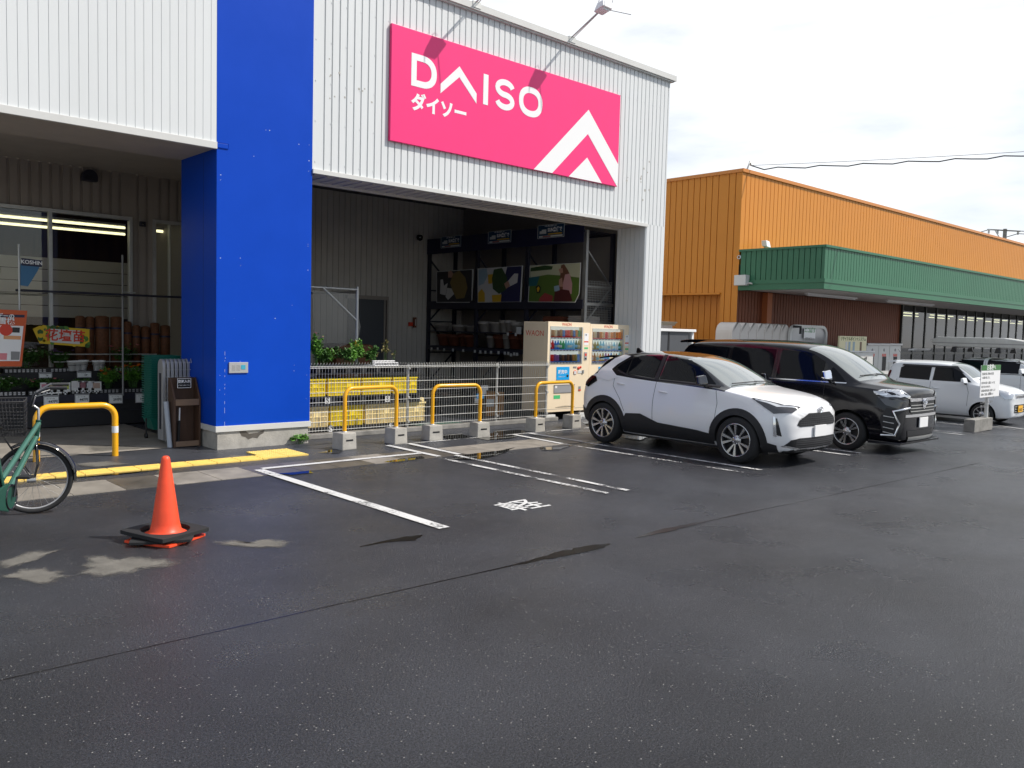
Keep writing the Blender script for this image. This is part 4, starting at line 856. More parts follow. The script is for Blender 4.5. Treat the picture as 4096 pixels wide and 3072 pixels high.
for i, (px, py, h, w, m_, fl, lab) in enumerate(((110, 265, .42, .30, 'leaf_light', ('fl_pink', 3, .02), 'tall rose bush with pink buds beside the blue pillar'),
        (175, 285, .20, .26, 'leaf', ('fl_white', 2, .014), 'low leafy plant right of the rose bush behind the fence'), (235, 290, .22, .30, 'leaf_light', ('fl_pink', 2, .014), 'bushy green plant drooping over the fence top'),
        (320, 285, .24, .30, 'leaf', ('fl_pink', 3, .016), 'green leafy plant with pale pink flowers behind the fence'), (400, 285, .26, .30, 'leaf_light', ('fl_white', 1, .02), 'fresh green plant left of the pole with yellow collar'),
        (460, 285, .36, .30, 'leaf_light', None, 'tallest bright green leafy plant right of the yellow collar'), (520, 285, .26, .24, 'leaf', None, 'smaller green plant at the end of the leafy row'))):
    p = FY(*BZ(px, py), cy0+.15); plant('potted_plant', lab, 'plant', (p.x, cy0+.12+.1*(i % 3), bt_), w*1.15, h*1.25, 420, m_, GP, .06, fl, 11, seed=i+3)
WP = [(545, .05), (590, .05), (625, .05), (660, .05)]
for i, (px, h, w, lab) in enumerate(((560, .34, .16, 'withered seedling with curling stem in a white pot'), (640, .45, .22, 'thin yellowing sapling, tallest among the white pots'), (700, .26, .26, 'bare twiggy seedling leaning right over the fence'))):
    p = FY(*BZ(px, 285), cy0+.1); T = plant('seedling', lab, 'plant', (p.x, cy0+.14, bt_+.05), w, h, (10, 80, 14)[i], 'leaf_dry', 'withered seedlings in white pots', .04, None, (2, 4, 4)[i], seed=40+i)
for i in range(7):
    px = 545+i*23; p = FY(*BZ(px, 285), cy0+.08); T = thing('plant_pot', 'small white seedling pot above the slotted tray, ' + ['at its left end', 'beside the curled stem', 'left of the tall sapling', 'under the tall sapling', 'right of the tall sapling', 'left of the twiggy seedling', 'at its right end'][i], 'pot', (p.x, cy0+.08, bt_), 'white seedling pots on the bench'); pot(T, (p.x, cy0+.08, bt_), .026, .036, .085, 'sign_white')
a = FY(*BZ(540, 300), cy0); b = FY(*BZ(715, 300), cy0)
T = thing('seedling_tray', 'white slotted plastic tray holding small pots on the bench', 'tray', ((a.x+b.x)/2, cy0, bt_)); mb = MB(); mb.box((a.x, cy0-.04, bt_+.001), (b.x, cy0-.03, bt_+.06)); mb.box((a.x, cy0-.03, bt_), (b.x, cy0+.28, bt_+.01)); mb.build('tray_shell', 'sign_white', T)
mb = MB()
for i in range(14): xx_ = a.x+.03+(b.x-a.x-.06)*i/13; mb.box((xx_-.012, cy0-.0415, bt_+.02), (xx_+.012, cy0-.0402, bt_+.045))
mb.build('slots', 'black_plastic', T)
# weed at the foot of the pillar
p = G(1203, 1778)
plant('weed', 'small green weed sprouting at the foot of the blue pillar', 'weed', (p.x, FYL-.06, 0), .30, .16, 90, 'leaf_light', None, .06, None, 12, seed=77)
# ------------------------------------------------------------------ storage rack along the right side of the bay
XR, YN = 13.05, 12.15
def RX_(x, y): return FX(x, y, XR)
def RZ6(x, y): return FX(1650+x*.4069, 850+y*.4069, XR)
YF = RZ6(150, 900).y
RK = thing('storage_rack', 'tall dark pallet rack with posters along the right side of the bay', 'rack', (XR+.4, (YN+YF)/2, 0))
ups = [YN, RZ6(1110, 900).y, RZ6(620, 900).y, YF]
rt = RZ6(1700, 170).z; dp = .85
for i, y in enumerate(ups):
    for x in (XR, XR+dp): mb = MB(); mb.box((x, y-.045, 0), (x+.07, y+.045, rt)); mb.build('upright', 'steel' if (i == 0 and x == XR) else 'rack', RK)
    mb = MB(); z = .3; s_ = 1
    while z < rt-.9: mb.bar((XR+.04, y, z if s_ > 0 else z+.8), (XR+dp+.03, y, z+.8 if s_ > 0 else z), .03); mb.bar((XR+.04, y, z), (XR+dp+.03, y, z), .03); z += .8; s_ = -s_
    mb.build('brace', 'steel' if i == 0 else 'rack', RK)
zb2 = RZ6(1300, 905).z; zb1 = RZ6(1000, 1370).z; zt0 = RZ6(1600, 300).z
for z, h in ((zb2, .20), (zb1, .10), (rt-.02, .05)):
    for x in (XR-.03, XR+dp+.07):
        mb = MB(); mb.box((x, YN, z-h/2), (x+.04, YF, z+h/2)); mb.build('beam', 'rack', RK)
    mb = MB()
    for i in range(28): yy = YN+(YF-YN)*(i+.2)/28; mb.box((XR, yy, z+h/2-.02), (XR+dp+.07, yy+.1, z+h/2))
    mb.build('shelf_deck', 'rack', RK)
mb = MB(); zt1 = RZ6(1600, 120).z; mb.box((XR-.05, YN, zt0+.0), (XR-.035, YF, zt1)); mb.build('header_board', 'navy', RK)
mb = MB()
for i in range(26): mb.tube([(XR+.08, YN-.05, zb2-.75+i*.05), (XR+dp, YN-.05, zb2-.75+i*.05)], .003, 3, False)
for i in range(16): mb.tube([(XR+.08+i*.05, YN-.05, zb2-.75), (XR+.08+i*.05, YN-.05, zb2+.5)], .003, 3, False)
mb.build('end_mesh', 'zinc', RK)
for z in (zb2-.02, zb2-.42): mb = MB(); mb.box((XR+.02, YN-.06, z), (XR+dp+.05, YN-.03, z+.06)); mb.build('end_rail', 'steel', RK)
YD = (0, -1, 0)
def face(poly, z6, off, m_, parent, name):   # flat shape on the long side, given in crop pixels
    P_ = [FX(1650+x*.4069, 850+y*.4069, off) for x, y in poly]; mb = MB(); mb.quad(*P_); return mb.build(name, m_, parent)
pc = {k: mat('print_'+k, c, .4) for k, c in dict(dark=(.02,.018,.022), gold=(.22,.15,.04), skin=(.45,.25,.18), pale=(.62,.60,.58), sky=(.30,.42,.50), yel=(.65,.38,.02), dgreen=(.03,.07,.02), lawn=(.10,.17,.03), mist=(.50,.50,.34), navy=(.02,.02,.08), pinkt=(.55,.30,.30), soil=(.09,.02,.02), teal=(.02,.12,.14), hair=(.16,.07,.04), red=(.35,.05,.05), grass=(.16,.26,.05)).items()}
def poster(lab, frame, shapes, xo):
    c = FX(1650+frame[0][0]*.4069, 850+frame[0][1]*.4069, xo); T = thing('poster', lab, 'poster', tuple(c), 'gardening posters hung on the rack')
    P_ = [FX(1650+x*.4069, 850+y*.4069, xo) for x, y in frame]; mb = MB(); mb.prism(P_, (.006, 0, 0)); mb.build('print_sheet', 'paper', T)
    for i, (poly, m_) in enumerate(shapes): face(poly, 0, xo-.002-.0012*i, pc[m_], T, 'printed_shape')
px_ = XR-.06
poster('leftmost gardening poster, dark with a yellow leaved shrub and a figure in white', [(235,580),(600,556),(585,860),(560,885),(235,885)], [
    ([(240,585),(585,563),(580,880),(240,880)], 'dark'), ([(350,580),(380,570),(400,600),(395,640),(350,640)], 'skin'), ([(275,660),(340,650),(345,700),(325,815),(270,800)], 'pale'), ([(340,740),(400,750),(410,800),(350,860),(325,830)], 'pale'),
    ([(400,600),(460,570),(520,640),(540,740),(510,840),(430,850),(390,760),(370,690)], 'gold'), ([(290,595),(340,600),(360,680),(310,720),(300,660)], 'dark')], px_)
poster('middle gardening poster, gloved arm and a shrub in a yellow pot', [(640,552),(1085,522),(1065,880),(640,885)], [
    ([(645,556),(920,538),(900,880),(645,880)], 'pale'), ([(650,560),(730,552),(740,620),(700,700),(650,720)], 'sky'), ([(930,536),(1075,528),(1055,878),(850,878)], 'navy'), ([(740,610),(795,605),(780,700),(745,700)], 'yel'),
    ([(645,790),(680,750),(710,790),(712,878),(645,880)], 'yel'), ([(800,560),(880,545),(930,640),(920,760),(850,800),(790,750),(780,650)], 'dgreen'), ([(925,690),(1000,600),(1040,600),(1030,690),(950,730)], 'pale'), ([(900,700),(940,670),(960,720),(920,750)], 'skin'), ([(780,812),(875,805),(868,878),(785,880)], 'yel'), ([(880,820),(1040,830),(1040,878),(875,878)], 'navy')], px_)
poster('rightmost gardening poster, person in pink kneeling on a lawn beside a wheelbarrow', [(1155,522),(1655,492),(1640,800),(1600,885),(1135,880)], [
    ([(1160,525),(1648,496),(1635,800),(1595,878),(1140,876)], 'lawn'), ([(1160,525),(1648,496),(1645,640),(1480,620),(1330,610),(1158,640)], 'mist'), ([(1160,545),(1300,520),(1380,530),(1370,560),(1160,580)], 'dgreen'), ([(1145,640),(1250,625),(1220,720),(1145,725)], 'teal'),
    ([(1210,730),(1240,710),(1262,740),(1255,790),(1222,795)], 'dark'), ([(1222,742),(1240,726),(1250,745),(1240,780),(1226,780)], 'yel'), ([(1460,520),(1490,507),(1530,570),(1560,640),(1500,640),(1480,760),(1440,770)], 'hair'), ([(1435,555),(1475,545),(1480,590),(1450,600)], 'skin'),
    ([(1500,610),(1545,600),(1570,700),(1565,800),(1475,800),(1480,690)], 'pinkt'), ([(1440,660),(1470,640),(1480,730),(1440,730)], 'skin'), ([(1390,725),(1440,715),(1450,775),(1395,775)], 'sky'), ([(1400,780),(1470,755),(1540,765),(1570,860),(1560,876),(1385,876)], 'soil'), ([(1250,840),(1300,790),(1380,820),(1370,876),(1240,876)], 'red')], px_)
for i, (fr, lab) in enumerate((([(280,242),(478,225),(474,338),(280,352)], 'farthest small blue delivery notice on the rack header'), ([(745,190),(972,165),(968,287),(742,310)], 'middle small blue delivery notice on the rack header'), ([(1232,130),(1495,100),(1490,235),(1230,260)], 'nearest and largest looking blue delivery notice on the rack header'))):
    xo = XR-.075; P_ = [FX(1650+x*.4069, 850+y*.4069, xo) for x, y in fr]; c = sum(P_, Vector())/4; W_ = abs(P_[0].y-P_[1].y); H_ = abs(P_[0].z-P_[3].z)
    T = thing('delivery_notice', lab, 'notice', tuple(c), 'blue notices on the rack header'); mb = MB(); mb.prism(P_, (.008, 0, 0)); mb.build('board', mat('notice_blue', (.008, .05, .11), .5), T)
    def bx(u0, u1, v0, v1, m_, nm, o_=.002):
        y1_, y0_ = P_[0].y+(P_[1].y-P_[0].y)*u0, P_[0].y+(P_[1].y-P_[0].y)*u1; z0_ = P_[3].z+(P_[0].z-P_[3].z)*v0; z1_ = P_[3].z+(P_[0].z-P_[3].z)*v1; mb = MB(); mb.box((xo-o_, y0_, z0_), (xo-.0003, y1_, z1_)); return mb.build(nm, m_, T)
    for a_ in ((0, 1, 0, .025), (0, 1, .975, 1), (0, .015, .025, .975), (.985, 1, .025, .975)): bx(*a_, 'paper', 'border')
    bx(.06, .94, .07, .19, 'paper', 'footer_band'); bx(.2, .5, .09, .17, pc['red'], 'footer_text', .003); bx(.40, .92, .25, .34, pc['yel'], 'middle_text'); bx(.08, .33, .34, .55, 'paper', 'truck_symbol'); bx(.16, .33, .55, .66, 'paper', 'truck_symbol')
    text('SUN急便で', H_*.36, (xo-.003, c.y-W_*.155, c.z+H_*.08), YD, UZ, 'sign_white', T, bold=.004, sx=.85)
    text('お買い物はお届けします', H_*.13, (xo-.003, c.y, c.z+H_*.38), YD, UZ, 'sign_white', T, sx=.9)
# pots on the rack
def spot(x, y): p = RZ6(x, y); return p.y, p.z
GPt = 'flower pots stocked on the dark rack'
zz1 = zb1+.06
def stack(y, x, r, h, n, m_, z, lab, step=.03):
    T = thing('flower_pot', lab, 'flower pot', (x, y, z), GPt)
    for i in range(n): pot(T, (x, y, z+i*step), r*.72, r, h, m_)
for i, (cx_, r, m_, n, lab) in enumerate(((250, .20, 'terracotta', 2, 'large brown pot farthest left on the lower rack shelf'), (330, .20, 'terracotta', 2, 'round brown pot second from the far end of the lower shelf'), (420, .18, 'terracotta', 3, 'stacked brown pots under the white bowls'), (510, .18, 'terracotta', 2, 'brown pot left of the second rack upright'),
        (690, .11, 'pot_white', 2, 'pale tapered pot standing alone before the brown ones'), (770, .19, 'terracotta', 3, 'wide brown pot between the two pale tapered pots'), (860, .10, 'pot_white', 5, 'nested stack of pale tapered pots'), (930, .17, 'terracotta', 6, 'tall stack of shallow brown pots near the third upright'), (1010, .15, 'terracotta', 4, 'low brown pot stack by the price tickets'))):
    y = RZ6(cx_, 1300).y; stack(y, XR+.22+.05*(i % 3), r, .26, n, m_, zz1, lab)
zs = RZ6(700, 1175).z
mb = MB(); mb.box((XR, YN+1.5, zs-.03), (XR+dp, YF, zs)); mb.build('shelf_deck', 'rack', RK)
for i, (cx_, r, h, n, m_, lab) in enumerate(((230, .2, .16, 2, 'pot_white', 'far grey bowl on the upper pot shelf'), (400, .19, .13, 2, 'pot_white', 'wide white footed bowl on the upper pot shelf'), (520, .16, .14, 1, 'pot_white', 'small white bowl beside the upright pale panel'), (660, .19, .22, 2, 'pot_white', 'grey planter left of the wide white tub'), (765, .19, .24, 1, 'pot_white', 'wide white tub in the middle of the upper pot shelf'),
        (845, .13, .26, 2, 'pot_white', 'pair of narrow cream pots'), (900, .13, .26, 2, 'pot_white', 'tall cream pot right of the narrow pair'), (970, .16, .2, 3, 'pot_white', 'shadowed grey pots at the right of the upper pot shelf'))):
    y = RZ6(cx_, 1100).y; stack(y, XR+.2, r, h, n, m_, zs, lab)
for i, (cx_, cy_) in enumerate(((188,1340),(248,1341),(312,1350),(398,1352),(498,1358),(613,1365),(667,1370),(717,1373),(772,1375),(846,1378),(908,1383),(942,1385),(968,1400),(1000,1391),(1028,1394),(937,1195),(1016,1199),(1045,1160))):
    p = FX(1650+cx_*.4069, 850+cy_*.4069, XR-.05); mb = MB(); h = .035 if i != 17 else .08; mb.box((XR-.054, p.y-h*1.0, p.z-h), (XR-.05, p.y+h*1.0, p.z+h)); mb.build('price_ticket', 'paper', RK)
for i, (x0, x1, y0, y1, lab) in enumerate(((1245, 1450, 1020, 1068, 'stack of reddish flat boxes on the rack above the vending machine'), (1600, 1660, 1020, 1068, 'white bag on the rack at the near upright'), (1700, 1850, 1020, 1075, 'white flat boxes stacked at the near end of the rack'))):
    if i < 2: a = RZ6(x0, y1); b = RZ6(x1, y0); ya, yb, xa, xb = b.y, a.y, XR+.1, XR+.6; z0, z1 = a.z-.05, b.z
    else: a = FY(1650+x0*.4069, 850+y1*.4069, YN-.02); b = FY(1650+x1*.4069, 850+y0*.4069, YN-.02); xa, xb, ya, yb = a.x, min(b.x, XR+dp), YN+.1, YN+.5; z0, z1 = a.z-.05, b.z
    T = thing('flat_boxes', lab, 'boxes', ((xa+xb)/2, (ya+yb)/2, z0)); n_ = 4
    for k in range(n_): mb = MB(); e_ = .01*(k % 2); mb.box((xa+e_, ya+e_, z0+(z1-z0)*k/n_), (xb-e_, yb-e_, z0+(z1-z0)*(k+.92)/n_)); mb.build('box', 'terracotta' if i == 0 else 'pot_white', T, bevel=.005)
mb = MB(); mb.box((XR+.05, YN+.05, .1), (XR+dp, YN+2.2, .45)); mb.box((XR+.05, YN+2.4, .1), (XR+dp, YF-.1, .4)); mb.build('stock_block', 'black_plastic', RK)
# bay back wall: door, alarm, camera
TZ = lambda x, y, Y=17.66: FY(1230+x*.4095, 1130+y*.4095, Y)
D_ = thing('steel_door', 'dark grey double door in the back wall of the bay', 'door', (11.3, 17.66, 0)); a, b = TZ(500, 140), TZ(778, 160)
mb = MB(); mb.box((a.x-.3, 17.62, 0), (b.x-.12, 17.67, a.z-.05)); mb.build('leaf', mat('door_grey', (.075, .08, .09), .5), D_); mb = MB(); mb.box((a.x-.36, 17.58, a.z-.05), (b.x, 17.67, a.z+.04)); mb.box((b.x-.05, 17.58, 0), (b.x, 17.67, a.z-.05)); mb.box((b.x-.12, 17.6, 0), (b.x-.08, 17.67, a.z-.05)); mb.build('door_frame', 'grey_wall', D_)
a, b = TZ(1028, 440), TZ(1054, 340); T = thing('alarm_box', 'slim pale red fire alarm box on the back wall of the bay', 'alarm', (a.x, 17.66, a.z)); mb = MB(); mb.box((a.x, 17.6, a.z), (b.x, 17.67, b.z)); mb.build('housing', 'terracotta', T, bevel=.01); mb = MB(); mb.box((a.x+.03, 17.59, a.z+.05), (b.x-.03, 17.6, b.z-.05)); mb.build('label_strip', 'paper', T); a2, b2 = TZ(985, 425), TZ(1022, 388); mb = MB(); mb.box((a2.x, 17.62, a2.z), (b2.x, 17.67, b2.z)); mb.build('strobe', 'text_red', T, bevel=.01)
p = FY(1650+.4069*70, 850+.4069*245, 17.6); T = thing('security_camera', 'small dark dome security camera high on the bay wall', 'camera', tuple(p)); mb = MB(); mb.tube([p+Vector((0, .08, 0)), p], .03, 8); mb.build('arm', 'black', T); mb = MB(); mb.lathe([(0, -.10), (.07, -.07), (.09, 0), (.07, .05), (0, .06)], tuple(p+Vector((-.04, -.06, 0))), n=14); mb.build('dome', 'black_gloss', T)
# tented plant frame with hanging clear sheet
TW = lambda x, y: FY(1230+x*.4095, 1130+y*.4095, 13.4)
T = thing('plant_canopy_frame', 'grey steel frame with hanging clear sheet behind the potted plants', 'frame', (TW(487, 60).x, 13.4, 0))
pt, pb_ = TW(487, 40), TW(470, 660); jn = TW(490, 382); lt = TW(145, 45)
mb = MB(); mb.tube([Vector((pt.x, 13.4, 0)), Vector((pt.x, 13.4, pt.z))], .030, 10); mb.build('post', 'zinc', T)
mb = MB(); mb.tube([Vector((XP1+.1, 13.4, TW(40, 40).z)), TW(460, 68)+Vector((.05, 0, 0))], .02, 8); mb.tube([Vector((pt.x, 13.4, pt.z-.1)), Vector((pt.x, 16, pt.z-.1))], .02, 8); mb.build('rail', 'zinc', T)
mb = MB(); mb.tube([lt, jn], .022, 8); mb.build('brace', 'zinc', T)
ck = TW(467, 565); ck2 = TW(467, 635); mb = MB(); mb.tube([Vector((pt.x, 13.4, ck2.z)), Vector((pt.x, 13.4, ck.z))], .042, 12); mb.build('collar', 'yellow_pipe', T)
M['film'] = glassmat('film', (.50, .50, .49), .06, .35)
mb = MB(); pts = [TW(50, 75), TW(480, 115), TW(500, 330), TW(518, 440), TW(490, 560), TW(300, 640), TW(60, 640)]; mb.quad(*pts); mb.build('hanging_sheet', 'film', T)
mb = MB(); mb.box((TW(500, 600).x, 14.2, 0), (TW(880, 600).x, 15, TW(500, 615).z)); o = thing('stock_pile', 'low brown covered pile behind the withered seedlings', 'pile', (TW(700, 640).x, 14.6, 0)); mb.build('cover', 'wicker', o, bevel=.08)
# cardboard boxes and crate scraps by the fence
a, b = FY(*BZ(1345, 650), 12.6), FY(*BZ(1505, 495), 12.6); T = thing('cardboard_box', 'brown cardboard box standing behind the wire fence', 'box', ((a.x+b.x)/2, 12.7, 0)); mb = MB(); mb.box((a.x, 12.6, 0.01), (b.x, 12.95, b.z)); mb.build('carton', mat('cardboard', (.42, .20, .06), .8, var=.2), T, bevel=.005)
mb = MB(); mb.box((a.x+.1, 12.597, .2), (a.x+.3, 12.599, .35)); mb.build('shipping_label', 'paper', T)
c = FY(*BZ(1285, 490), 12.5); T = thing('magazine_rack', 'small rack of white and blue leaflets left of the cardboard box', 'rack', (c.x, 12.5, 0)); mb = MB(); mb.box((c.x-.02, 12.5, 0), (c.x+.30, 12.7, c.z)); mb.build('body', 'black_plastic', T)
for i in range(4): mb = MB(); mb.box((c.x+.0+.05*i, 12.48-.002*i, .30+.08*i), (c.x+.18+.05*i, 12.49-.002*i, .40+.08*i)); mb.build('leaflet', ('paper', 'lcd_blue', 'paper', 'paper')[i], T)
a, b = FY(*BZ(842, 572), 12.1), FY(*BZ(910, 535), 12.1); T = thing('small_carton', 'small tan carton lying on the right cream crate', 'box', ((a.x+b.x)/2, 12.2, zl1)); mb = MB(); mb.box((a.x, 12.08, zl1+.001), (b.x, 12.3, b.z)); mb.build('carton', 'crate_cream', T, bevel=.004)
a = G(*BZ(855, 725), 0); T = thing('green_tray', 'flat translucent green tray on the ground behind the middle hoop barrier', 'tray', (a.x+.5, 11.7, 0)); b = FY(*BZ(1065, 720), 11.7); mb = MB(); mb.box((FY(*BZ(860, 720), 11.7).x, 11.58, .02), (b.x, 11.85, .05))
for i in range(12): xx_ = FY(*BZ(860, 720), 11.7).x+i*.08; mb.box((xx_, 11.57, .0), (xx_+.02, 11.86, .07))
mb.build('lattice', mat('pale_green', (.16, .30, .25), .5), T)
T = thing('shopping_cart', 'dark wire cart parked in the shade behind the wire fence', 'cart', (9.9, 13.1, 0)); mb = MB()
for i in range(10):
    z = .35+.05*i; mb.tube([(9.3, 12.8, z), (10.3, 12.8, z), (10.3, 13.4, z), (9.3, 13.4, z), (9.3, 12.8, z)], .006, 4)
for i in range(12): mb.tube([(9.3+.09*i, 12.8, .35), (9.3+.09*i, 12.8, .8)], .005, 4)
mb.build('basket', 'black', T)
for x_ in (9.35, 10.25):
    for y_ in (12.85, 13.35): mb = MB(); mb.tube([(x_, y_, .06), (x_, y_, .36)], .012, 6); mb.lathe([(0, -.02), (.05, -.02), (.05, .02), (0, .02)], (x_, y_, .06), 'x', n=10); mb.build('caster_leg', 'black', T)
# ------------------------------------------------------------------ vent hood and lamp on the left bay wall
a, b = FY(327, 674, YW-.1), FY(390, 728, YW-.1); T = thing('vent_hood', 'dark rounded vent hood high on the left bay wall', 'vent', ((a.x+b.x)/2, YW, b.z)); mb = MB(); cxh, r = (a.x+b.x)/2, (b.x-a.x)/2
prof = [(a.x, YW-.14, b.z), (b.x, YW-.14, b.z)]+[(cxh+r*math.cos(t), YW-.14, a.z-.12+.12*math.sin(t)) for t in [R(18*i) for i in range(11)]]; mb.prism(prof, (0, .13, 0)); mb.build('hood', 'rack', T, bevel=.01); mb = MB()
for i in range(3): mb.box((a.x+.03, YW-.146, b.z+.02+.03*i), (b.x-.03, YW-.141, b.z+.03+.03*i))
mb.build('louvre', 'black', T)
p = FY(572, 897, YW-.05); T = thing('wall_sensor', 'tiny dark sensor on the wall between the two shop windows', 'sensor', tuple(p)); mb = MB(); mb.box((p.x-.05, YW-.06, p.z-.04), (p.x+.05, YW-.001, p.z+.05)); mb.build('housing', 'rack', T, bevel=.01); mb = MB(); mb.lathe([(0, -.09), (.02, -.085), (.025, -.06)], (p.x, YW, p.z), 'y', n=10); mb.build('lens', 'black_gloss', T)
M['lamp_grey'] = mat('lamp_grey', (.22, .22, .22), .5)
# ------------------------------------------------------------------ left bay: wicker poles, flower display
LY = 14.55
def LZ(x, y, Y=LY): return FY(x*.336, 1380+y*.336, Y)     # crop [0,1380,420,1700]
def L2(x, y, Y=LY): return FY(380+x*.2652, 1380+y*.2652, Y)
DS = thing('flower_display', 'black stepped display bench full of bedding plants in the left bay', 'display', (3.6, LY, 0))
xd0, xd1 = 1.6, 5.2
z1_, z2_ = LZ(600, 600).z, LZ(600, 400, LY+.45).z
z1_ = LZ(560, 598).z; 
mb = MB(); mb.box((xd0, LY, .02), (xd1, LY+.5, z1_)); mb.build('front_step', 'black_plastic', DS, bevel=.005)
mb = MB(); mb.box((xd0, LY+.5, .02), (xd1, LY+.98, z1_+.32)); mb.build('rear_step', 'black_plastic', DS, bevel=.005)
mb = MB(); mb.box((xd0, LY-.012, z1_*.46), (xd1, LY-.001, z1_*.47)); mb.box((xd0, LY-.014, z1_-.1), (xd1, LY-.001, z1_-.005)); mb.build('front_rail', 'rack', DS)
M['card_face'] = mat('card_face', (.85, .86, .84), .3); M['card_edge'] = mat('card_edge', (.10, .12, .14), .4)
def card(p, w, h, price, lab, tilt=0):
    T = thing('price_card', lab, 'price card', tuple(p), 'white price cards along the flower display'); x, y, z = p
    mb = MB(); mb.box((x-w/2-.01, y-.012, z-h/2-.01), (x+w/2+.01, y, z+h/2+.01)); mb.build('holder', 'lamp_housing', T); mb = MB(); mb.box((x-w/2, y-.014, z-h/2), (x+w/2, y-.0125, z+h/2)); o = mb.build('card', 'card_face', T)
    text(price, h*.36, (x+w*.12, y-.0155, z-h*.12), RX, UZ, 'text_black', o, bold=.001); text('ガーデン苗', h*.16, (x-w*.05, y-.0155, z+h*.22), RX, UZ, 'text_grey', o); mb = MB(); mb.box((x-w/2, y-.0155, z+h/2-.012), (x+w/2, y-.0142, z+h/2)); mb.build('header_line', 'text_grey', o)
for cx_, cy_, w, h, pr_, lab, zf in ((608, 662, 165, 110, '447円', 'price card reading 447 above the left bend of the banded hoop', LZ), (975, 638, 155, 100, '447円', 'price card reading 447 over the middle of the banded hoop', LZ), (310, 808, 190, 130, '297円', 'price card reading 297 on the flower display', L2), (712, 795, 190, 130, '147円', 'brightest price card, reading 147, beside the green baskets', L2)):
    p = zf(cx_, cy_, LY-.03); s_ = (zf(cx_+w, cy_, LY-.03)-p).x; card(p, s_, (p-zf(cx_, cy_+h, LY-.03)).z, pr_, lab)
for cx_, cy_, w, h, lab, zf, yy, pr_ in ((540, 360, 140, 50, 'small white card left among the rear seedlings', LZ, LY+.47, '147'), (1000, 350, 155, 60, 'small white card over the middle seedling labels', LZ, LY+.47, '147'), (280, 200, 210, 110, 'grey card reading 970 hung under the wicker screens', L2, LY+.9, '970')):
    p = zf(cx_, cy_, yy); s_ = (zf(cx_+w, cy_, yy)-p).x; card(p, s_, (p-zf(cx_, cy_+h, yy)).z, pr_, lab)
fm = [mat('label_'+k, c, .5) for k, c in (('pink', (.55, .22, .28)), ('mix', (.60, .50, .30)), ('rose', (.50, .15, .22)), ('lime', (.50, .55, .12)), ('white', (.62, .60, .60)), ('plum', (.28, .12, .14)), ('grey', (.58, .58, .60)), ('tan', (.45, .32, .26)))]
wl = [(540, 505), (612, 505), (694, 503), (776, 502), (911, 484), (988, 484), (1062, 486), (1147, 490)]
nm = ['pink', 'mixed', 'rose', 'lime yellow', 'white', 'plum', 'pale grey', 'tan']
for i, (cx_, cy_) in enumerate(wl):
    p = LZ(cx_, cy_, LY-.0); T = thing('seedling_label', 'square seedling label with a %s picture, in the row above the 447 cards' % nm[i], 'label', tuple(p), 'square picture labels on seedling pots')
    s_ = .075; mb = MB(); mb.box((p.x-s_, LY-.004, p.z-s_), (p.x+s_, LY, p.z+s_)); mb.build('label_card', 'paper', T); mb = MB(); mb.box((p.x-s_*.72, LY-.006, p.z-s_*.45), (p.x+s_*.72, LY-.0042, p.z+s_*.72)); mb.build('label_picture', fm[i], T)
    q = LZ(cx_, cy_+72, LY-.005); mb = MB()
    for k in range(3): mb.lathe([(0, -.004), (.013, -.004), (.013, 0)], (q.x+(k-1)*.022, LY-.018, q.z+(.012 if k != 1 else -.012)), 'y', n=8)
    mb.build('pot_mark', 'white', T)
def tray(x, y, z, w, n, lab, m_, fl=None, h=.22, leaf=.035, cnt=500, rows=True):
    T = plant('seedling_tray', lab, 'plants', (x, y+.15, z+.07), w, h, cnt, m_, 'trays of bedding plants on the display', leaf, fl, 30, seed=int(x*100)); T2 = MB()
    T2.box((x-w/2, y, z+.001), (x+w/2, y+.32, z+.07)); o = T2.build('tray_shell', 'black_plastic', T)
    if rows:
        mb = MB()
        for i in range(int(w/.06)):
            for j in range(2): mb.box((x-w/2+.02+i*.06, y-.003, z+.012+j*.026), (x-w/2+.055+i*.06, y, z+.032+j*.026))
        mb.cur = 1; mb.box((x-w/2+.01, y-.0015, z+.01), (x+w/2-.01, y-.0005, z+.06)); mb.build('tray_slots', ['lamp_housing', 'black_plastic'], o)
    return T
for x0, x1, m_, fl, lab, yy, zz, h in ((2.0, 2.62, 'leaf', ('fl_yellow', 3, .03), 'dense low mound of dark green bedding plants at the far left', LY+.02, z1_, .22), (2.66, 3.15, 'leaf', ('fl_white', 8, .03), 'small white flowered seedlings behind the bicycle handlebar', LY+.05, z1_, .20), (3.18, 3.72, 'leaf', ('fl_pink', 5, .03), 'dark leafed seedlings above the picture labels', LY+.05, z1_, .16), (3.78, 4.18, 'leaf', ('fl_white', 4, .03), 'low seedlings left of the orange marigolds', LY+.05, z1_, .14), (4.2, 4.55, 'leaf_light', ('fl_orange', 7, .05), 'marigold tray with orange blooms, left half', LY+.03, z1_, .33), (4.58, 4.98, 'leaf_light', ('fl_orange', 9, .05), 'marigold tray with orange blooms, against the green baskets', LY+.03, z1_, .36),
        (3.62, 3.98, 'leaf', ('fl_purple', 14, .04), 'rear tray of purple blooms left of the white cup pots', LY+.62, z1_+.32, .26), (4.62, 5.05, 'leaf', ('fl_pink', 10, .045), 'rear tray of pale pink blooms behind the marigolds', LY+.62, z1_+.32, .34),
        (2.2, 2.9, 'leaf', ('fl_red', 14, .05), 'dark tray with crimson blooms at the far left', LY+.55, z1_+.32, .20), (2.95, 3.6, 'leaf', ('fl_white', 9, .035), 'rear tray of white daisies under the yellow banner', LY+.55, z1_+.32, .30)):
    tray((x0+x1)/2, yy, zz, x1-x0, 8, lab, m_, fl, h*1.1, .05, 900)
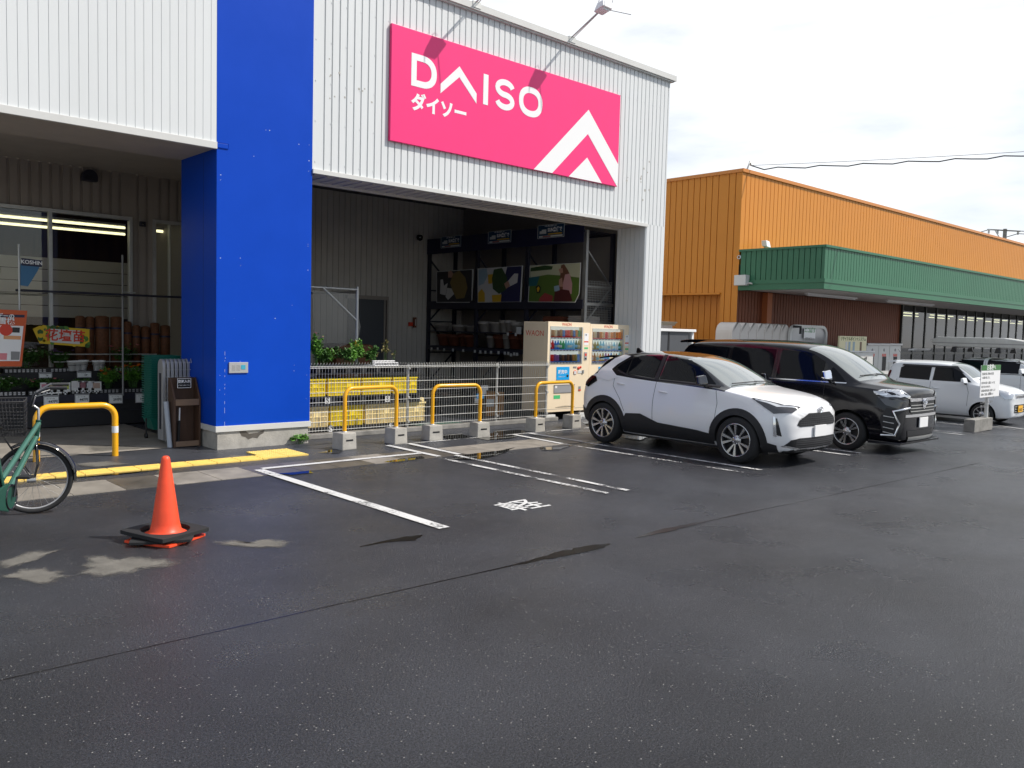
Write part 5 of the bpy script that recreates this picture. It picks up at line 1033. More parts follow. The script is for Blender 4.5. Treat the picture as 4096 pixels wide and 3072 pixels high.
for i, (cx_, cy_) in enumerate(((860, 245), (922, 243), (992, 237), (1155, 240), (1195, 240))):
    p = LZ(cx_, cy_, LY+.6); T = thing('cup_pot', 'white lidded cup pot on the rear step, %s' % ['leftmost', 'second from left', 'third from left', 'fourth from left', 'rightmost'][i], 'pot', (p.x, LY+.6, z1_+.32), 'white cup pots on the rear step'); pot(T, (p.x, LY+.6, p.z-.09), .05, .08, .17, 'sign_white'); mb = MB(); mb.lathe([(.070, -.02), (.082, -.01), (.080, .0)], (p.x, LY+.6, p.z+.02), n=12); mb.build('rim_line', 'text_grey', T); mb = MB(); mb.box((p.x-.09, LY+.52, z1_+.32), (p.x+.09, LY+.68, p.z-.09)); mb.build('pot_tray', 'black_plastic', T)
# yellow banner with flower-bed seedlings
q = [(545,690),(650,635),(1485,690),(1480,988),(660,930)]; P_ = [FY(x*.2411, 1150+y*.2411, LY+.35) for x, y in q]
T = thing('flower_banner', 'yellow flower patterned banner with red Japanese writing over the display', 'banner', tuple(P_[2])); mb = MB(); mb.prism(P_, (0, .01, 0)); mb.build('banner_sheet', 'fl_yellow', T)
for i in range(46):
    u = random.random(); v = random.uniform(.05, .95); e_ = P_[1].lerp(P_[2], u); f_ = P_[4].lerp(P_[3], u); c = e_.lerp(f_, v)
    if .22 < u < .80 and .15 < v < .9: continue
    mb = MB(); r = random.uniform(.02, .06); mb.lathe([(0, 0), (r, 0)], (c.x, LY+.348-.0005*(i % 6), c.z), 'y', n=7); mb.build('printed_flower', ['leaf', 'leaf_light', 'fl_yellow'][i % 3], T)
mb = MB(); e_ = P_[1].lerp(P_[2], .22); f_ = P_[1].lerp(P_[2], .80); g_ = P_[4].lerp(P_[3], .80); h_ = P_[4].lerp(P_[3], .2); mb.quad(*[Vector((p.x, LY+.342, p.z)) for p in (e_.lerp(h_, .12), f_.lerp(g_, .12), f_.lerp(g_, .88), e_.lerp(h_, .88))]); mb.build('text_panel', 'paper', T)
c = (e_+f_+g_+h_)/4; text('花壇苗', .20, (c.x, LY+.341, c.z), (1, 0, -.04), (.04, 0, 1), 'text_red', T, bold=.004)
# wicker screens rolled and standing behind
for i, (x0, x1, yt, lab) in enumerate(((300, 340, 1262, 'leftmost rolled wicker screen'), (340, 378, 1265, 'rolled wicker screen second from left'), (378, 437, 1262, 'wide rolled wicker screen with blue tie'), (440, 490, 1265, 'rolled wicker screen behind the white pole'), (495, 527, 1285, 'rolled wicker screen right of the white pole'), (528, 562, 1300, 'short wicker roll with dark tie band'), (564, 600, 1305, 'wicker roll third from the right'), (600, 638, 1290, 'wicker roll second from the right'), (640, 680, 1300, 'rightmost rolled wicker screen'))):
    Y = 15.42; a, b = FY(x0, yt, Y), FY(x1, yt, Y); T = thing('wicker_screen', lab+' in the left bay', 'screen', ((a.x+b.x)/2, Y, 0), 'rolled wicker screens behind the display'); r = (b.x-a.x)/2*.98
    mb = MB(); mb.lathe([(0, .9), (r, .9), (r*.97, a.z-.02), (r*.5, a.z), (0, a.z-.01)], ((a.x+b.x)/2, Y, 0), n=14); mb.build('roll', 'wicker', T); mb = MB(); zt_ = a.z-.22; mb.lathe([(r+.004, zt_), (r+.004, zt_+.03)], ((a.x+b.x)/2, Y, 0), n=14); mb.build('tie', 'navy', T)
T = thing('screen_rack', 'low steel rail rack holding the rolled wicker screens', 'rack', (4.4, 15.1, 0)); mb = MB()
for z in (FY(500, 1417, 15.25).z, FY(500, 1446, 15.25).z): mb.tube([(3.7, 15.25, z), (5.35, 15.25, z)], .012, 6)
mb.build('rail', 'zinc', T); mb = MB(); mb.box((3.6, 15.33, 0), (5.4, 15.55, .9)); mb.build('base', 'wood_dark', T)
# long dark pole and white stand poles
a, b = FY(62, 1160, 14.3), FY(740, 1190, 14.3); T = thing('hanging_rail', 'long thin dark rail crossing in front of the shop windows', 'rail', tuple((a+b)/2)); mb = MB(); mb.tube([a, b], .018, 8); mb.build('rail', 'rack', T); a = FY(490, 1020, 14.4); T2 = thing('display_pole', 'slim white pole standing before the right window mullion', 'pole', (a.x, 14.4, 0)); mb = MB(); mb.tube([(a.x, 14.4, .5), (a.x, 14.4, a.z)], .016, 8); mb.build('pole', 'lamp_grey', T2); mb = MB(); mb.tube([(a.x, 14.4, a.z-.6), (a.x+.2, 14.4, a.z-.6)], .012, 6); mb.build('arm', 'zinc', T2)
# blue pennant banner
P_ = [FY(85, 1032, 14.2), FY(170, 1042, 14.2), FY(150, 1085, 14.2), FY(112, 1146, 14.2), FY(75, 1140, 14.2)]; T = thing('pennant', 'tapering blue pennant banner reading KOSHIN hanging by the left window', 'banner', tuple(P_[0])); mb = MB(); mb.prism(P_, (0, .01, 0)); mb.build('cloth', mat('pennant_blue', (.05, .17, .32), .6), T)
Q_ = [P_[0], P_[1], P_[1]+Vector((-.01, 0, -.1)), P_[0]+Vector((0, 0, -.11))]; mb = MB(); mb.quad(*[Vector((p.x, 14.197, p.z)) for p in Q_]); mb.build('top_band', 'navy', T); c = (P_[0]+P_[1])/2; text('KOSHIN', .078, (c.x-.005, 14.195, c.z-.05), (1, 0, -.03), UZ, 'sign_white', T, bold=.002, sx=1.0)
mb = MB(); mb.tube([(P_[0].x-.03, 14.2, 1.3), (P_[0].x-.03, 14.2, P_[0].z+.2)], .015, 6); mb.build('pole', 'zinc', T)
# orange sign stand at far left
P_ = [FY(x*.2411, 1150+y*.2411, 14.1) for x, y in ((-260, 350), (455, 385), (360, 1310), (-330, 1310))]; T = thing('advert_board', 'orange framed advertising board leaning at the left edge of the bay', 'sign', tuple(P_[2])); mb = MB(); mb.prism(P_, (0, .03, 0)); mb.build('frame', mat('board_orange', (.62, .10, .02), .5), T)
def bz(pts, m_, nm, k=1): mb = MB(); mb.quad(*[FY(x*.2411, 1150+y*.2411, 14.1-.003*k) for x, y in pts]); return mb.build(nm, m_, T)
bz(((-200, 620), (390, 640), (325, 1220), (-200, 1220)), 'sign_white', 'print_area'); bz(((-200, 440), (410, 455), (407, 498), (-200, 490)), 'navy', 'blue_band'); bz(((60, 795), (350, 805), (345, 865), (60, 855)), mat('board_tan', (.75, .35, .15), .5), 'text_block', 2); bz(((205, 660), (330, 665), (325, 750), (200, 745)), 'text_black', 'picture', 2); bz(((180, 1060), (330, 1065), (320, 1200), (180, 1200)), 'text_grey', 'picture', 2); bz(((-100, 1090), (120, 1090), (110, 1200), (-100, 1200)), 'board_tan' if False else 'fl_pink', 'picture', 2)
c = FY(100*.2411, 1150+705*.2411, 14.09); mb = MB(); mb.lathe([(0, 0), (.085, 0)], (c.x, 14.093, c.z), 'y', n=18); mb.build('badge', 'text_red', T)
c = FY(130*.2411, 1150+475*.2411, 14.094); text('サンデーの', .075, (c.x-.1, 14.092, c.z), (1, 0, -.03), UZ, 'sign_white', T, bold=.002); c = FY(200*.2411, 1150+555*.2411, 14.094); text('おすすめ除雪機', .105, (c.x-.33, 14.092, c.z), (1, 0, -.03), UZ, 'sign_white', T, bold=.002)
# ------------------------------------------------------------------ corner by the pillar: baskets, folded chairs, mesh, pump stand
T = thing('basket_stack', 'tall stack of nested green shopping baskets beside the pillar', 'baskets', (4.72, 12.75, 0)); a = L2(838, 140, 12.6); b = L2(940, 150, 12.6); z0, z1 = .30, a.z
zz = z0; i = 0
while zz < z1:
    mb = MB(); x0, x1 = a.x, a.x+.46; y0, y1 = 12.6, 12.95; e_ = .035
    for (p, q) in (((x0, y0), (x1, y0)), ((x1, y0), (x1, y1)), ((x1, y1), (x0, y1)), ((x0, y1), (x0, y0))):
        mb.bar((p[0], p[1], zz), (q[0], q[1], zz), .018, .012)
    mb.box((x0+.02, y0+.02, zz-.03), (x1-.02, y1-.02, zz-.008)); mb.build('basket', 'green_plastic', T); zz += .034; i += 1
mb = MB(); mb.hexa([(a.x+.06, 12.64, .13), (a.x+.4, 12.64, .13), (a.x+.4, 12.9, .13), (a.x+.06, 12.9, .13)], [(a.x, 12.6, .30), (a.x+.46, 12.6, .30), (a.x+.46, 12.95, .30), (a.x, 12.95, .30)]); mb.build('basket_bottom', 'green_plastic', T)
for x_ in (a.x-.03, a.x+.42): mb = MB(); mb.tube([(x_, 12.7, .04), (x_, 12.7, .3)], .012, 6); mb.lathe([(0, -.015), (.04, -.015), (.04, .015), (0, .015)], (x_, 12.7, .04), 'x', n=10); mb.build('caster', 'black', T)
MY = 11.95
def MZ(x, y, Y=MY): return L2(x, y, Y)
for i in range(7):
    x0 = MZ(1050+i*62, 230).x; T = thing('grating_panel', 'grey curved top panel in the row behind the pump stand, %s' % ['outermost left', 'second', 'third', 'fourth', 'fifth', 'sixth', 'seventh, by the pillar'][i], 'panel', (x0, 12.2, 0), 'grey curved panels stacked upright')
    zt_ = MZ(1250, 215, 12.0).z; mb = MB(); pr = [(12.02, .05), (12.02, zt_-.10)]+[(12.12-.10*math.cos(t), zt_-.10+.10*math.sin(t)) for t in [R(15*k) for k in range(13)]]+[(12.22, .05)]
    mb.prism([(x0, y, z) for y, z in pr], (.04, 0, 0)); mb.build('panel_body', 'lamp_housing', T, bevel=.004); mb = MB(); mb.box((x0-.001, 12.08, .2), (x0+.041, 12.16, zt_-.2)); mb.build('panel_core', 'rack', T)
T = thing('loose_mesh_panel', 'loose wire mesh panel leaning by the pillar behind the pump stand', 'mesh panel', (MZ(1330, 900).x, MY, 0)); xa, xb = MZ(1060, 900).x, MZ(1600, 900).x; zt_ = MZ(1100, 270).z; mb = MB(); k = 9
for i in range(k+1): x_ = xa+(xb-xa)*i/k; mb.tube([(x_, MY, .03), (x_, MY, zt_), (x_, MY-.05, zt_+.06), (x_, MY-.07, zt_)], .0032, 4, False)
for i in range(12): z = .06+(zt_-.06)*i/11; mb.tube([(xa, MY, z), (xb, MY, z)], .0032, 4, False)
mb.build('mesh', 'mesh_wire', T)
c0, c1 = MZ(1130, 1540, 11.62), MZ(1095, 860, 11.66); T = thing('pvc_pipe', 'pale blue grey plastic pipe standing against the pump stand', 'pipe', tuple((c0.x, c0.y, 0))); mb = MB(); mb.tube([(c0.x, c0.y, 0), (c1.x, 11.72, c1.z)], .035, 12); mb.build('pipe', mat('pvc', (.36, .40, .46), .5), T)
PY = 11.56; PZ_ = lambda x, y: L2(x, y, PY)
xa, xb = PZ_(1215, 1500).x, PZ_(1575, 1500).x; T = thing('pump_stand', 'dark wooden bicycle pump stand with a white on black sign', 'stand', ((xa+xb)/2, PY+.12, 0)); zt_ = PZ_(1300, 505).z; zm = PZ_(1300, 820).z; zm2 = PZ_(1300, 915).z; zb_ = PZ_(1300, 1455).z; dpth = .22
for x_ in (xa-.02, xb-.005): mb = MB(); mb.prism([(x_, PY, 0), (x_, PY, zm), (x_, PY+dpth-.05, zt_), (x_, PY+dpth, zt_), (x_, PY+dpth, 0)], (.022, 0, 0)); mb.build('side_board', 'wood_dark', T)
mb = MB(); mb.box((xa, PY+dpth-.02, 0), (xb, PY+dpth-.001, zt_)); mb.build('back_board', 'wood_dark', T); mb = MB(); mb.box((xa+.003, PY-.004, zm2), (xb-.006, PY+.015, zm)); mb.box((xa+.003, PY-.004, 0.01), (xb-.006, PY+.015, zb_)); mb.build('front_rail', 'wood_rail', T, bevel=.003)
mb = MB(); mb.box((xa+.01, PY+.02, .01), (xb-.01, PY+dpth-.02, .03)); mb.build('floor_board', 'wood_dark', T)
a, b = PZ_(1240, 505), PZ_(1447, 645); yy = PY+dpth-.10; a, b = L2(1240, 505, yy), L2(1447, 645, yy); S_ = MB(); S_.box((a.x, yy-.004, b.z), (b.x, yy+.004, a.z)); s_ = S_.build('sign_plate', 'black', T); mb = MB(); t = .006
for bb in (((a.x, yy-.006, b.z), (b.x, yy-.004, b.z+t)), ((a.x, yy-.006, a.z-t), (b.x, yy-.004, a.z)), ((a.x, yy-.006, b.z+t), (a.x+t, yy-.004, a.z-t)), ((b.x-t, yy-.006, b.z+t), (b.x, yy-.004, a.z-t))): mb.box(*bb)
mb.build('sign_border', 'sign_white', s_); c = (a+b)/2; text('空気入れ', (b.x-a.x)*.23, (c.x, yy-.0045, c.z+(a.z-b.z)*.17), RX, UZ, 'sign_white', s_, bold=.0015); text('ご自由にお使い下さい', (b.x-a.x)*.088, (c.x, yy-.0045, c.z-(a.z-b.z)*.22), RX, UZ, 'sign_white', s_)
a, b = PZ_(1305, 955), PZ_(1320, 1145); P2 = thing('bicycle_pump', 'bicycle pump with white handle inside the wooden stand', 'pump', (a.x, PY+.1, .03)); mb = MB(); mb.tube([(a.x, PY+.08, b.z), (a.x+.005, PY+.08, a.z)], .011, 8); mb.build('barrel_label', 'sign_white', P2); mb = MB(); mb.tube([(a.x-.01, PY+.1, .03), (a.x, PY+.09, b.z)], .02, 8); mb.build('barrel', 'black', P2); mb = MB(); mb.lathe([(0, 0), (.05, 0), (.05, .01), (.03, .05), (.02, .06)], (a.x-.03, PY+.09, .03), n=12); mb.build('foot', 'black', P2)
# ------------------------------------------------------------------ red cone on its weights
cb = G(663, 2158); KZ = lambda x, y: (450+x*.3014, 1750+y*.3014)
tp = FX(*KZ(715, 248), cb.x); s_ = tp.z/.70
T = thing('traffic_cone', 'red traffic cone', 'traffic cone', (cb.x, cb.y, 0)); T['label'] = 'bright red traffic cone with black weight rings on the asphalt'
hc = tp.z; cc = (cb.x, cb.y, 0); rb = .118
mb = MB(); mb.lathe([(.128*1.28, .055), (.135, .07), (rb, .085), (.105, .14), (.034, hc-.03), (.030, hc-.012), (.018, hc), (0, hc)], cc, n=36); mb.build('cone_body', 'cone_red', T)
def plate(name, parent, c, w, z0, z1, rot, m_, hole=.16, tilt=(0, 0), n=32):
    mb = MB(); out = []; inn = []
    for i in range(n):
        t = 2*math.pi*i/n; a_ = 1/max(abs(math.cos(t)), abs(math.sin(t))); a_ = min(a_, 1.37); out.append((math.cos(t)*a_*w/2, math.sin(t)*a_*w/2)); inn.append((math.cos(t)*hole, math.sin(t)*hole))
    def P(q, z): x = q[0]*math.cos(rot)-q[1]*math.sin(rot); y = q[0]*math.sin(rot)+q[1]*math.cos(rot); return (c[0]+x, c[1]+y, z+x*tilt[0]+y*tilt[1])
    vs = [P(q, z0) for q in out]+[P(q, z0) for q in inn]+[P(q, z1) for q in out]+[P(q, z1-.0) for q in inn]
    fs = []
    for i in range(n): j = (i+1) % n; fs += [(i, n+i, n+j, j), (2*n+i, 2*n+j, 3*n+j, 3*n+i), (i, j, 2*n+j, 2*n+i), (n+i, 3*n+i, 3*n+j, n+j)]
    mb.add(vs, fs); return mb.build(name, m_, parent, bevel=.004)
plate('base', T, (cb.x, cb.y), .44, .002, .022, R(30), 'cone_red', .10)
W1 = thing('weight_ring', 'lower black rubber weight, twisted, on the base of the cone', 'cone weight', (cb.x, cb.y, .02), 'rubber weights on the cone'); plate('rubber_slab', W1, (cb.x-.01, cb.y), .46, .026, .050, R(62), 'rubber', .17, (.03, .0))
W2 = thing('weight_ring', 'upper black rubber weight ring, tilted, around the cone', 'cone weight', (cb.x, cb.y, .05), 'rubber weights on the cone'); plate('rubber_slab', W2, (cb.x, cb.y+.01), .48, .056, .088, R(22), 'rubber', .185, (-.01, .03))
# ------------------------------------------------------------------ green bicycle
def bike():
    hub = G(160, 2052); r = .335*.93
    wc = FY(136, 1912, hub.y); u = Vector((math.sin(R(-74)), math.cos(R(-74)), 0))      # where the turned fork points
    hd = Vector((math.sin(R(33)), math.cos(R(33)), 0))                                      # where the frame points
    W_ = Vector((wc.x, hub.y, r+.002)); T = thing('bicycle', 'green city bicycle with black front basket cut by the left edge', 'bicycle', (W_.x, W_.y, 0))
    def wheel(c, d, nm='wheel'):
        n_ = Vector((0, 0, 1)).cross(d).normalized(); O = MB()
        def cir(rad, k=40): return [c+d*math.cos(2*math.pi*i/k)*rad+Vector((0, 0, 1))*math.sin(2*math.pi*i/k)*rad for i in range(k+1)]
        O.tube(cir(r-.022), .022, 10, False); o = O.build('tyre', 'rubber', T); mb = MB(); mb.tube(cir(r-.045), .009, 6, False); mb.build('rim', 'lamp_housing', o); mb = MB()
        for i in range(28): t = 2*math.pi*i/28; e_ = c+(d*math.cos(t)+Vector((0, 0, 1))*math.sin(t))*(r-.045); t2_ = t+(.9 if i % 2 else -.9); mb.tube([c+(d*math.cos(t2_)+Vector((0, 0, 1))*math.sin(t2_))*.02+n_*(.02 if i % 4 < 2 else -.02), e_], .0013, 3, False)
        mb.build('spokes', 'steel', o); mb = MB(); mb.tube([c-n_*.045, c+n_*.045], .016, 10); mb.build('hub', 'steel', o); return o
    def arc(c, d, rad, a0, a1, nm, wd=.036, m_='black_gloss', parent=T):
        n_ = Vector((0, 0, 1)).cross(d).normalized(); mb = MB(); k = 20; pts = []
        for i in range(k+1): t = R(a0+(a1-a0)*i/k); pts.append(c+d*math.cos(t)*rad+Vector((0, 0, 1))*math.sin(t)*rad)
        vs = []; 
        for i, p in enumerate(pts): o_ = (p-c).normalized(); vs += [p-n_*wd-o_*.022, p-n_*wd*.7+o_*.004, p+o_*.010, p+n_*wd*.7+o_*.004, p+n_*wd-o_*.012]
        mb.add(vs, [(i*5+j, i*5+j+1, i*5+j+6, i*5+j+5) for i in range(k) for j in range(4)], True); return mb.build(nm, m_, parent)
    wheel(W_, u); n_ = Vector((0, 0, 1)).cross(u).normalized()
    arc(W_, u, r+.022, 60, 172, 'fender', .042); arc(W_, u, r+.016, 168, 186, 'mud_flap', .02, 'rubber')
    crown = W_+Vector((0, 0, r+.045)); stp = W_+u*.0
    mb = MB(); mb.tube([W_+n_*.05, W_+n_*.05+Vector((0, 0, .12))-u*.03, crown+n_*.035-u*.02, crown-u*.02], .012, 8); mb.tube([W_-n_*.05, W_-n_*.05+Vector((0, 0, .12))-u*.03, crown-n_*.035-u*.02, crown-u*.02], .012, 8); mb.build('fork', 'black_gloss', T)
    ht0 = crown-u*.02; ht1 = ht0+Vector((0, 0, .17))-u*.03-hd*.03
    mb = MB(); mb.tube([ht0, ht1], .022, 10); mb.build('head_tube', 'bike_green_dark', T)
    bb_ = W_-hd*.60; bb_.z = .27
    st = bb_-hd*.14+Vector((0, 0, .40))
    mb = MB(); mb.tube([ht1-Vector((0, 0, .03)), bb_+Vector((0, 0, .16))-hd*.05], .023, 10); mb.tube([ht0+Vector((0, 0, .02)), bb_], .025, 10); mb.tube([bb_, st], .017, 10); ra = bb_-hd*.43; ra.z = r; mb.tube([bb_+n_*.04, ra+n_*.06], .01, 8); mb.tube([st, ra+n_*.06], .008, 8); mb.build('frame', 'bike_green', T)
    # the model lettering down the tube
    wheel(ra, hd); arc(ra, hd, r+.014, -20, 200, 'fender')
    mb = MB(); mb.tube([st, st+Vector((0, 0, .14))-hd*.04], .013, 8); mb.build('seat_post', 'steel', T); sa = st+Vector((0, 0, .16))-hd*.04; mb = MB(); sn = Vector((0, 0, 1)).cross(hd); mb.hexa([sa+hd*.14-sn*.02, sa+hd*.14+sn*.02, sa-hd*.12+sn*.09, sa-hd*.12-sn*.09], [p+Vector((0, 0, .06)) for p in (sa+hd*.13-sn*.018, sa+hd*.13+sn*.018, sa-hd*.12+sn*.085, sa-hd*.12-sn*.085)]); mb.build('saddle', 'black_gloss', T, bevel=.02)
    cd = Vector((0, 0, 1)).cross(hd).normalized(); side = -cd if (-cd).dot(Vector((1, 0, 0))) > 0 else cd
    mb = MB(); c = bb_+side*.05; mb.tube([c+hd*.10*math.cos(t)+Vector((0, 0, .10*math.sin(t))) for t in [R(15*i) for i in range(25)]], .010, 6, False); mb.build('chain_ring', 'black_gloss', T)
    mb = MB(); P = [c+hd*.11+Vector((0, 0, .08)), c+hd*.13, c+hd*.09+Vector((0, 0, -.09)), c-hd*.05+Vector((0, 0, -.11)), c-hd*.45+Vector((0, 0, -.0)), c-hd*.45+Vector((0, 0, .09)), c-hd*.05+Vector((0, 0, .12))]; mb.prism(P, side*-.02); mb.build('chain_case', 'bike_green_dark', T, bevel=.008)
    ce = c+side*.03+hd*.04+Vector((0, 0, .16)); mb = MB(); mb.tube([c+side*.02, ce], .010, 8); mb.build('crank', 'black_gloss', T); mb = MB(); mb.box((-.045, -.05, -.012), (.045, .05, .012)); mb.v = [ce+side*.06+side*v.y+hd*v.x+Vector((0, 0, v.z)) for v in mb.v]; mb.build('pedal', 'black_plastic', T, bevel=.006)
    mb = MB(); dq = W_-n_*.07 if n_.y > 0 else W_+n_*.07; mb.tube([dq-u*.02, dq+u*.05], .022, 12); mb.build('dynamo', 'steel', T)
    # handlebar: grips swept back (to the right of the picture)
    hs = ht1+Vector((0, 0, .10)); mb = MB(); mb.tube([ht1, hs, hs+Vector((0, 0, .03))+u*.04], .012, 8); mb.build('stem', 'steel', T)
    for sgn in (-1, 1):
        pts = [hs+Vector((0, 0, .03))+u*.04, hs+n_*sgn*.10+u*.05+Vector((0, 0, .04)), hs+n_*sgn*.16+u*.02+Vector((0, 0, .14)), hs+n_*sgn*.22-u*.08+Vector((0, 0, .20)), hs+n_*sgn*.24-u*.19+Vector((0, 0, .20))]
        mb = MB(); mb.tube(pts, .011, 8); o = mb.build('handlebar', 'bar_dark', T); mb = MB(); mb.tube([pts[3].lerp(pts[4], .2), pts[4]-u*.04], .016, 10); mb.build('grip', 'black_plastic', o); mb = MB(); mb.tube([pts[2]+Vector((0, 0, -.02)), pts[3]+Vector((0, 0, -.05)), pts[4]+Vector((0, 0, -.04))], .005, 5); mb.build('brake_lever', 'steel', o)
    # basket in front
    b0 = ht1+u*.08+Vector((0, 0, -.12)); mb = MB()
    def bp(a_, s_, z): k = .11+.055*z/.25; return b0+u*(.02+.33*a_*(.85+.15*z/.25))+n_*(s_*k*1.15)+Vector((0, 0, z))
    for z in (0, .03, .06, .09, .12, .15, .18, .21, .25, .30): mb.tube([bp(0, -1, z), bp(1, -1, z), bp(1, 1, z), bp(0, 1, z), bp(0, -1, z)], .004 if z < .30 else .008, 4)
    for i in range(13):
        a_ = i/12; mb.tube([bp(a_, -1, 0), bp(a_, -1, .30)], .003, 4, False); mb.tube([bp(a_, 1, 0), bp(a_, 1, .30)], .003, 4, False); mb.tube([bp(a_, -1, 0), bp(a_, 1, 0)], .0022, 4, False)
    for i in range(9): s2 = -1+i/4; mb.tube([bp(0, s2, .30), bp(0, s2, 0), bp(1, s2, 0), bp(1, s2, .30)], .003, 4, False)
    mb.build('basket', 'black_plastic', T); mb = MB(); mb.tube([b0+u*.2, W_+n_*.06+u*.01], .005, 5); mb.tube([b0+u*.2, W_-n_*.06+u*.01], .005, 5); mb.build('basket_stay', 'black', T)
bike()
# ------------------------------------------------------------------ notice post on its block, right side
a = G(3000+1810*.4955, 1200+1055*.4955); b = G(3000+1955*.4955, 1200+1062*.4955); Y = (a.y+b.y)/2-.02
VZ_ = lambda x, y, Yq: FY(3000+x*.4955, 1200+y*.4955, Yq)
xa, xb = VZ_(1812, 1050, Y).x, VZ_(1955, 1055, Y).x; gz_ = lot(a.x); bt2 = VZ_(1812, 970, Y).z
T = thing('notice_post', 'white notice with green heading on a post set in a concrete block', 'notice', ((xa+xb)/2, Y+.1, gz_)); mb = MB(); mb.box((xa, Y, gz_), (xb, Y+.22, bt2)); mb.build('block', 'concrete_dark', T, bevel=.012)
c0 = VZ_(1902, 975, Y+.1); c1 = VZ_(1912, 780, Y+.1); mb = MB(); mb.tube([(c0.x, Y+.1, bt2-.02), (c1.x, Y+.1, c1.z+.3)], .038, 12); mb.build('post', 'white_trim', T)
a, b = VZ_(1871, 527, Y+.04), VZ_(2009, 775, Y+.04); mb = MB(); mb.box((a.x, Y+.04, b.z), (b.x, Y+.055, a.z)); o = mb.build('notice_board', 'sign_white', T, bevel=.003); hz = a.z-(a.z-b.z)*.165; mb = MB(); mb.box((a.x, Y+.037, hz), (b.x, Y+.0395, a.z)); mb.build('heading_band', mat('heading_green', (.03, .16, .03), .5), o); c = (a+b)/2
text('お客様へ', .14, (c.x, Y+.0365, (hz+a.z)/2), RX, UZ, 'sign_white', o, bold=.002)
for i, t_ in enumerate(('当店駐車場ご利用のお客様', 'へお願い致します。', '駐車中の事故・盗難については', '責任を負いかねます。', '長時間の駐車は固くお断りします', '近隣のご迷惑になりますので', 'アイドリング・クラクション等', 'はご遠慮ください。ご協力を', 'お願い申し上げます。')): text(t_, .058, (a.x+.05, Y+.0395, hz-.075-.083*i-(.03 if i > 1 else 0)), RX, UZ, 'text_grey', o, align='LEFT', sx=1.0)
text('店長', .075, (c.x, Y+.0395, b.z+.07), RX, UZ, 'text_black', o)
# ------------------------------------------------------------------ under the green canopy: recycling station
Q1 = lambda x, y, Yq: FY(3100+x*.4724, 1300+y*.4724, Yq)
Yr = 12.0; gz_ = -.2
T = thing('cart_shelter', 'row of nested white ribbed curved panels with recycling post front by the brown wall', 'shelter', (Q1(290, 80, Yr).x, Yr, gz_))
xa, xb, zt_ = Q1(130, 80, Yr).x, Q1(445, 80, Yr).x, Q1(290, 2, Yr).z
def rr_(x0, x1, z0, z1, r, n=6):
    o = [(x0, z0)]; o += [(x0+r-r*math.cos(R(90*i/n)), z1-r+r*math.sin(R(90*i/n))) for i in range(n+1)]; o += [(x1-r+r*math.sin(R(90*i/n)), z1-r+r*math.cos(R(90*i/n))) for i in range(n+1)]; return o+[(x1, z0)]
fo, fi = rr_(xa, xb, gz_, zt_, .28), rr_(xa+.08, xb-.08, gz_, zt_-.08, .22); mb = MB(); k = len(fo)
for (y0, y1) in ((Yr, Yr+.08),): mb.add([(p[0], y0, p[1]) for p in fo]+[(p[0], y0, p[1]) for p in fi]+[(p[0], y1, p[1]) for p in fo]+[(p[0], y1, p[1]) for p in fi], [(i, i+1, i+1+k, i+k) for i in range(k-1)]+[(i, i+2*k, i+1+2*k, i+1) for i in range(k-1)]+[(i+k, i+1+k, i+1+3*k, i+3*k) for i in range(k-1)])
mb.build('front_arch', 'white_trim', T); mb = MB(); mb.prism([(p[0], Yr+.04, p[1]) for p in fi], (0, .02, 0)); mb.build('front_panel', 'lamp_housing', T)
for i in range(7):
    xo = (xa-FY(3100-95*.4724*2+0, 1350, Yr).x)*0; off = -.36*(i+1); mb = MB(); o_ = rr_(xa+off, xa+off+.5, gz_, zt_+.0, .28); mb.prism([(p[0], Yr+.10+.02*i, p[1]) for p in o_], (0, .5, 0)); mb.build('ribbed_panel', 'soffit_white', T)
a, b = Q1(248, 28, Yr-.01), Q1(340, 115, Yr-.01); mb = MB(); mb.box((a.x, Yr-.012, b.z), (b.x, Yr-.004, a.z)); o = mb.build('sign_plate', 'sign_white', T); c = (a+b)/2; text('エコぽすと', (b.x-a.x)*.19, (c.x, Yr-.0125, c.z+.08), RX, UZ, 'heading_txt', o, bold=.002) if 'heading_txt' in M else text('エコぽす', (b.x-a.x)*.25, (c.x, Yr-.0125, c.z+.08), RX, UZ, mat('heading_txt', (.05, .28, .08), .5), o, bold=.002); text('操作ポスト', (b.x-a.x)*.16, (c.x, Yr-.0125, c.z-.16), RX, UZ, 'text_grey', o)
p = Q1(210, 45, Yr-.1); mb = MB(); mb.tube([(p.x-.2, Yr-.02, p.z+.1), (p.x, Yr-.12, p.z+.1), (p.x, Yr-.12, p.z-.1)], .035, 8); mb.build('camera', 'black', T)
# recycle point sign and machines
a, b = Q1(548, 92, Yr-.5), Q1(772, 218, Yr-.5); Ys = Yr-.5; T = thing('recycle_sign', 'cream sign board reading recycle point system above the white cabinet', 'sign', ((a.x+b.x)/2, Ys, b.z)); mb = MB(); mb.box((a.x, Ys, b.z), (b.x, Ys+.05, a.z)); mb.build('board', mat('board_cream', (.78, .72, .45), .4), T, bevel=.005); c = (a+b)/2
text('リサイクルポイントシステム', (b.x-a.x)*.072, (c.x, Ys-.001, c.z+(a.z-b.z)*.3), RX, UZ, mat('rec_green', (.10, .16, .04), .5), T, bold=.003)
for u, m_ in ((-.25, 'paper'), (-.14, 'sky_print'), (.02, 'sky_print'), (.28, 'wood_rail')):
    mb = MB(); w_ = .12; mb.box((c.x+u*(b.x-a.x)-w_/2, Ys-.004, c.z-.22), (c.x+u*(b.x-a.x)+w_/2, Ys-.001, c.z+.05)); mb.build('bin_picture', pc['sky'] if m_ == 'sky_print' else m_, T)
for u in (.02, .30): text('ボックス', .05, (c.x+u*(b.x-a.x), Ys-.0045, c.z-.26), RX, UZ, 'text_grey', T)
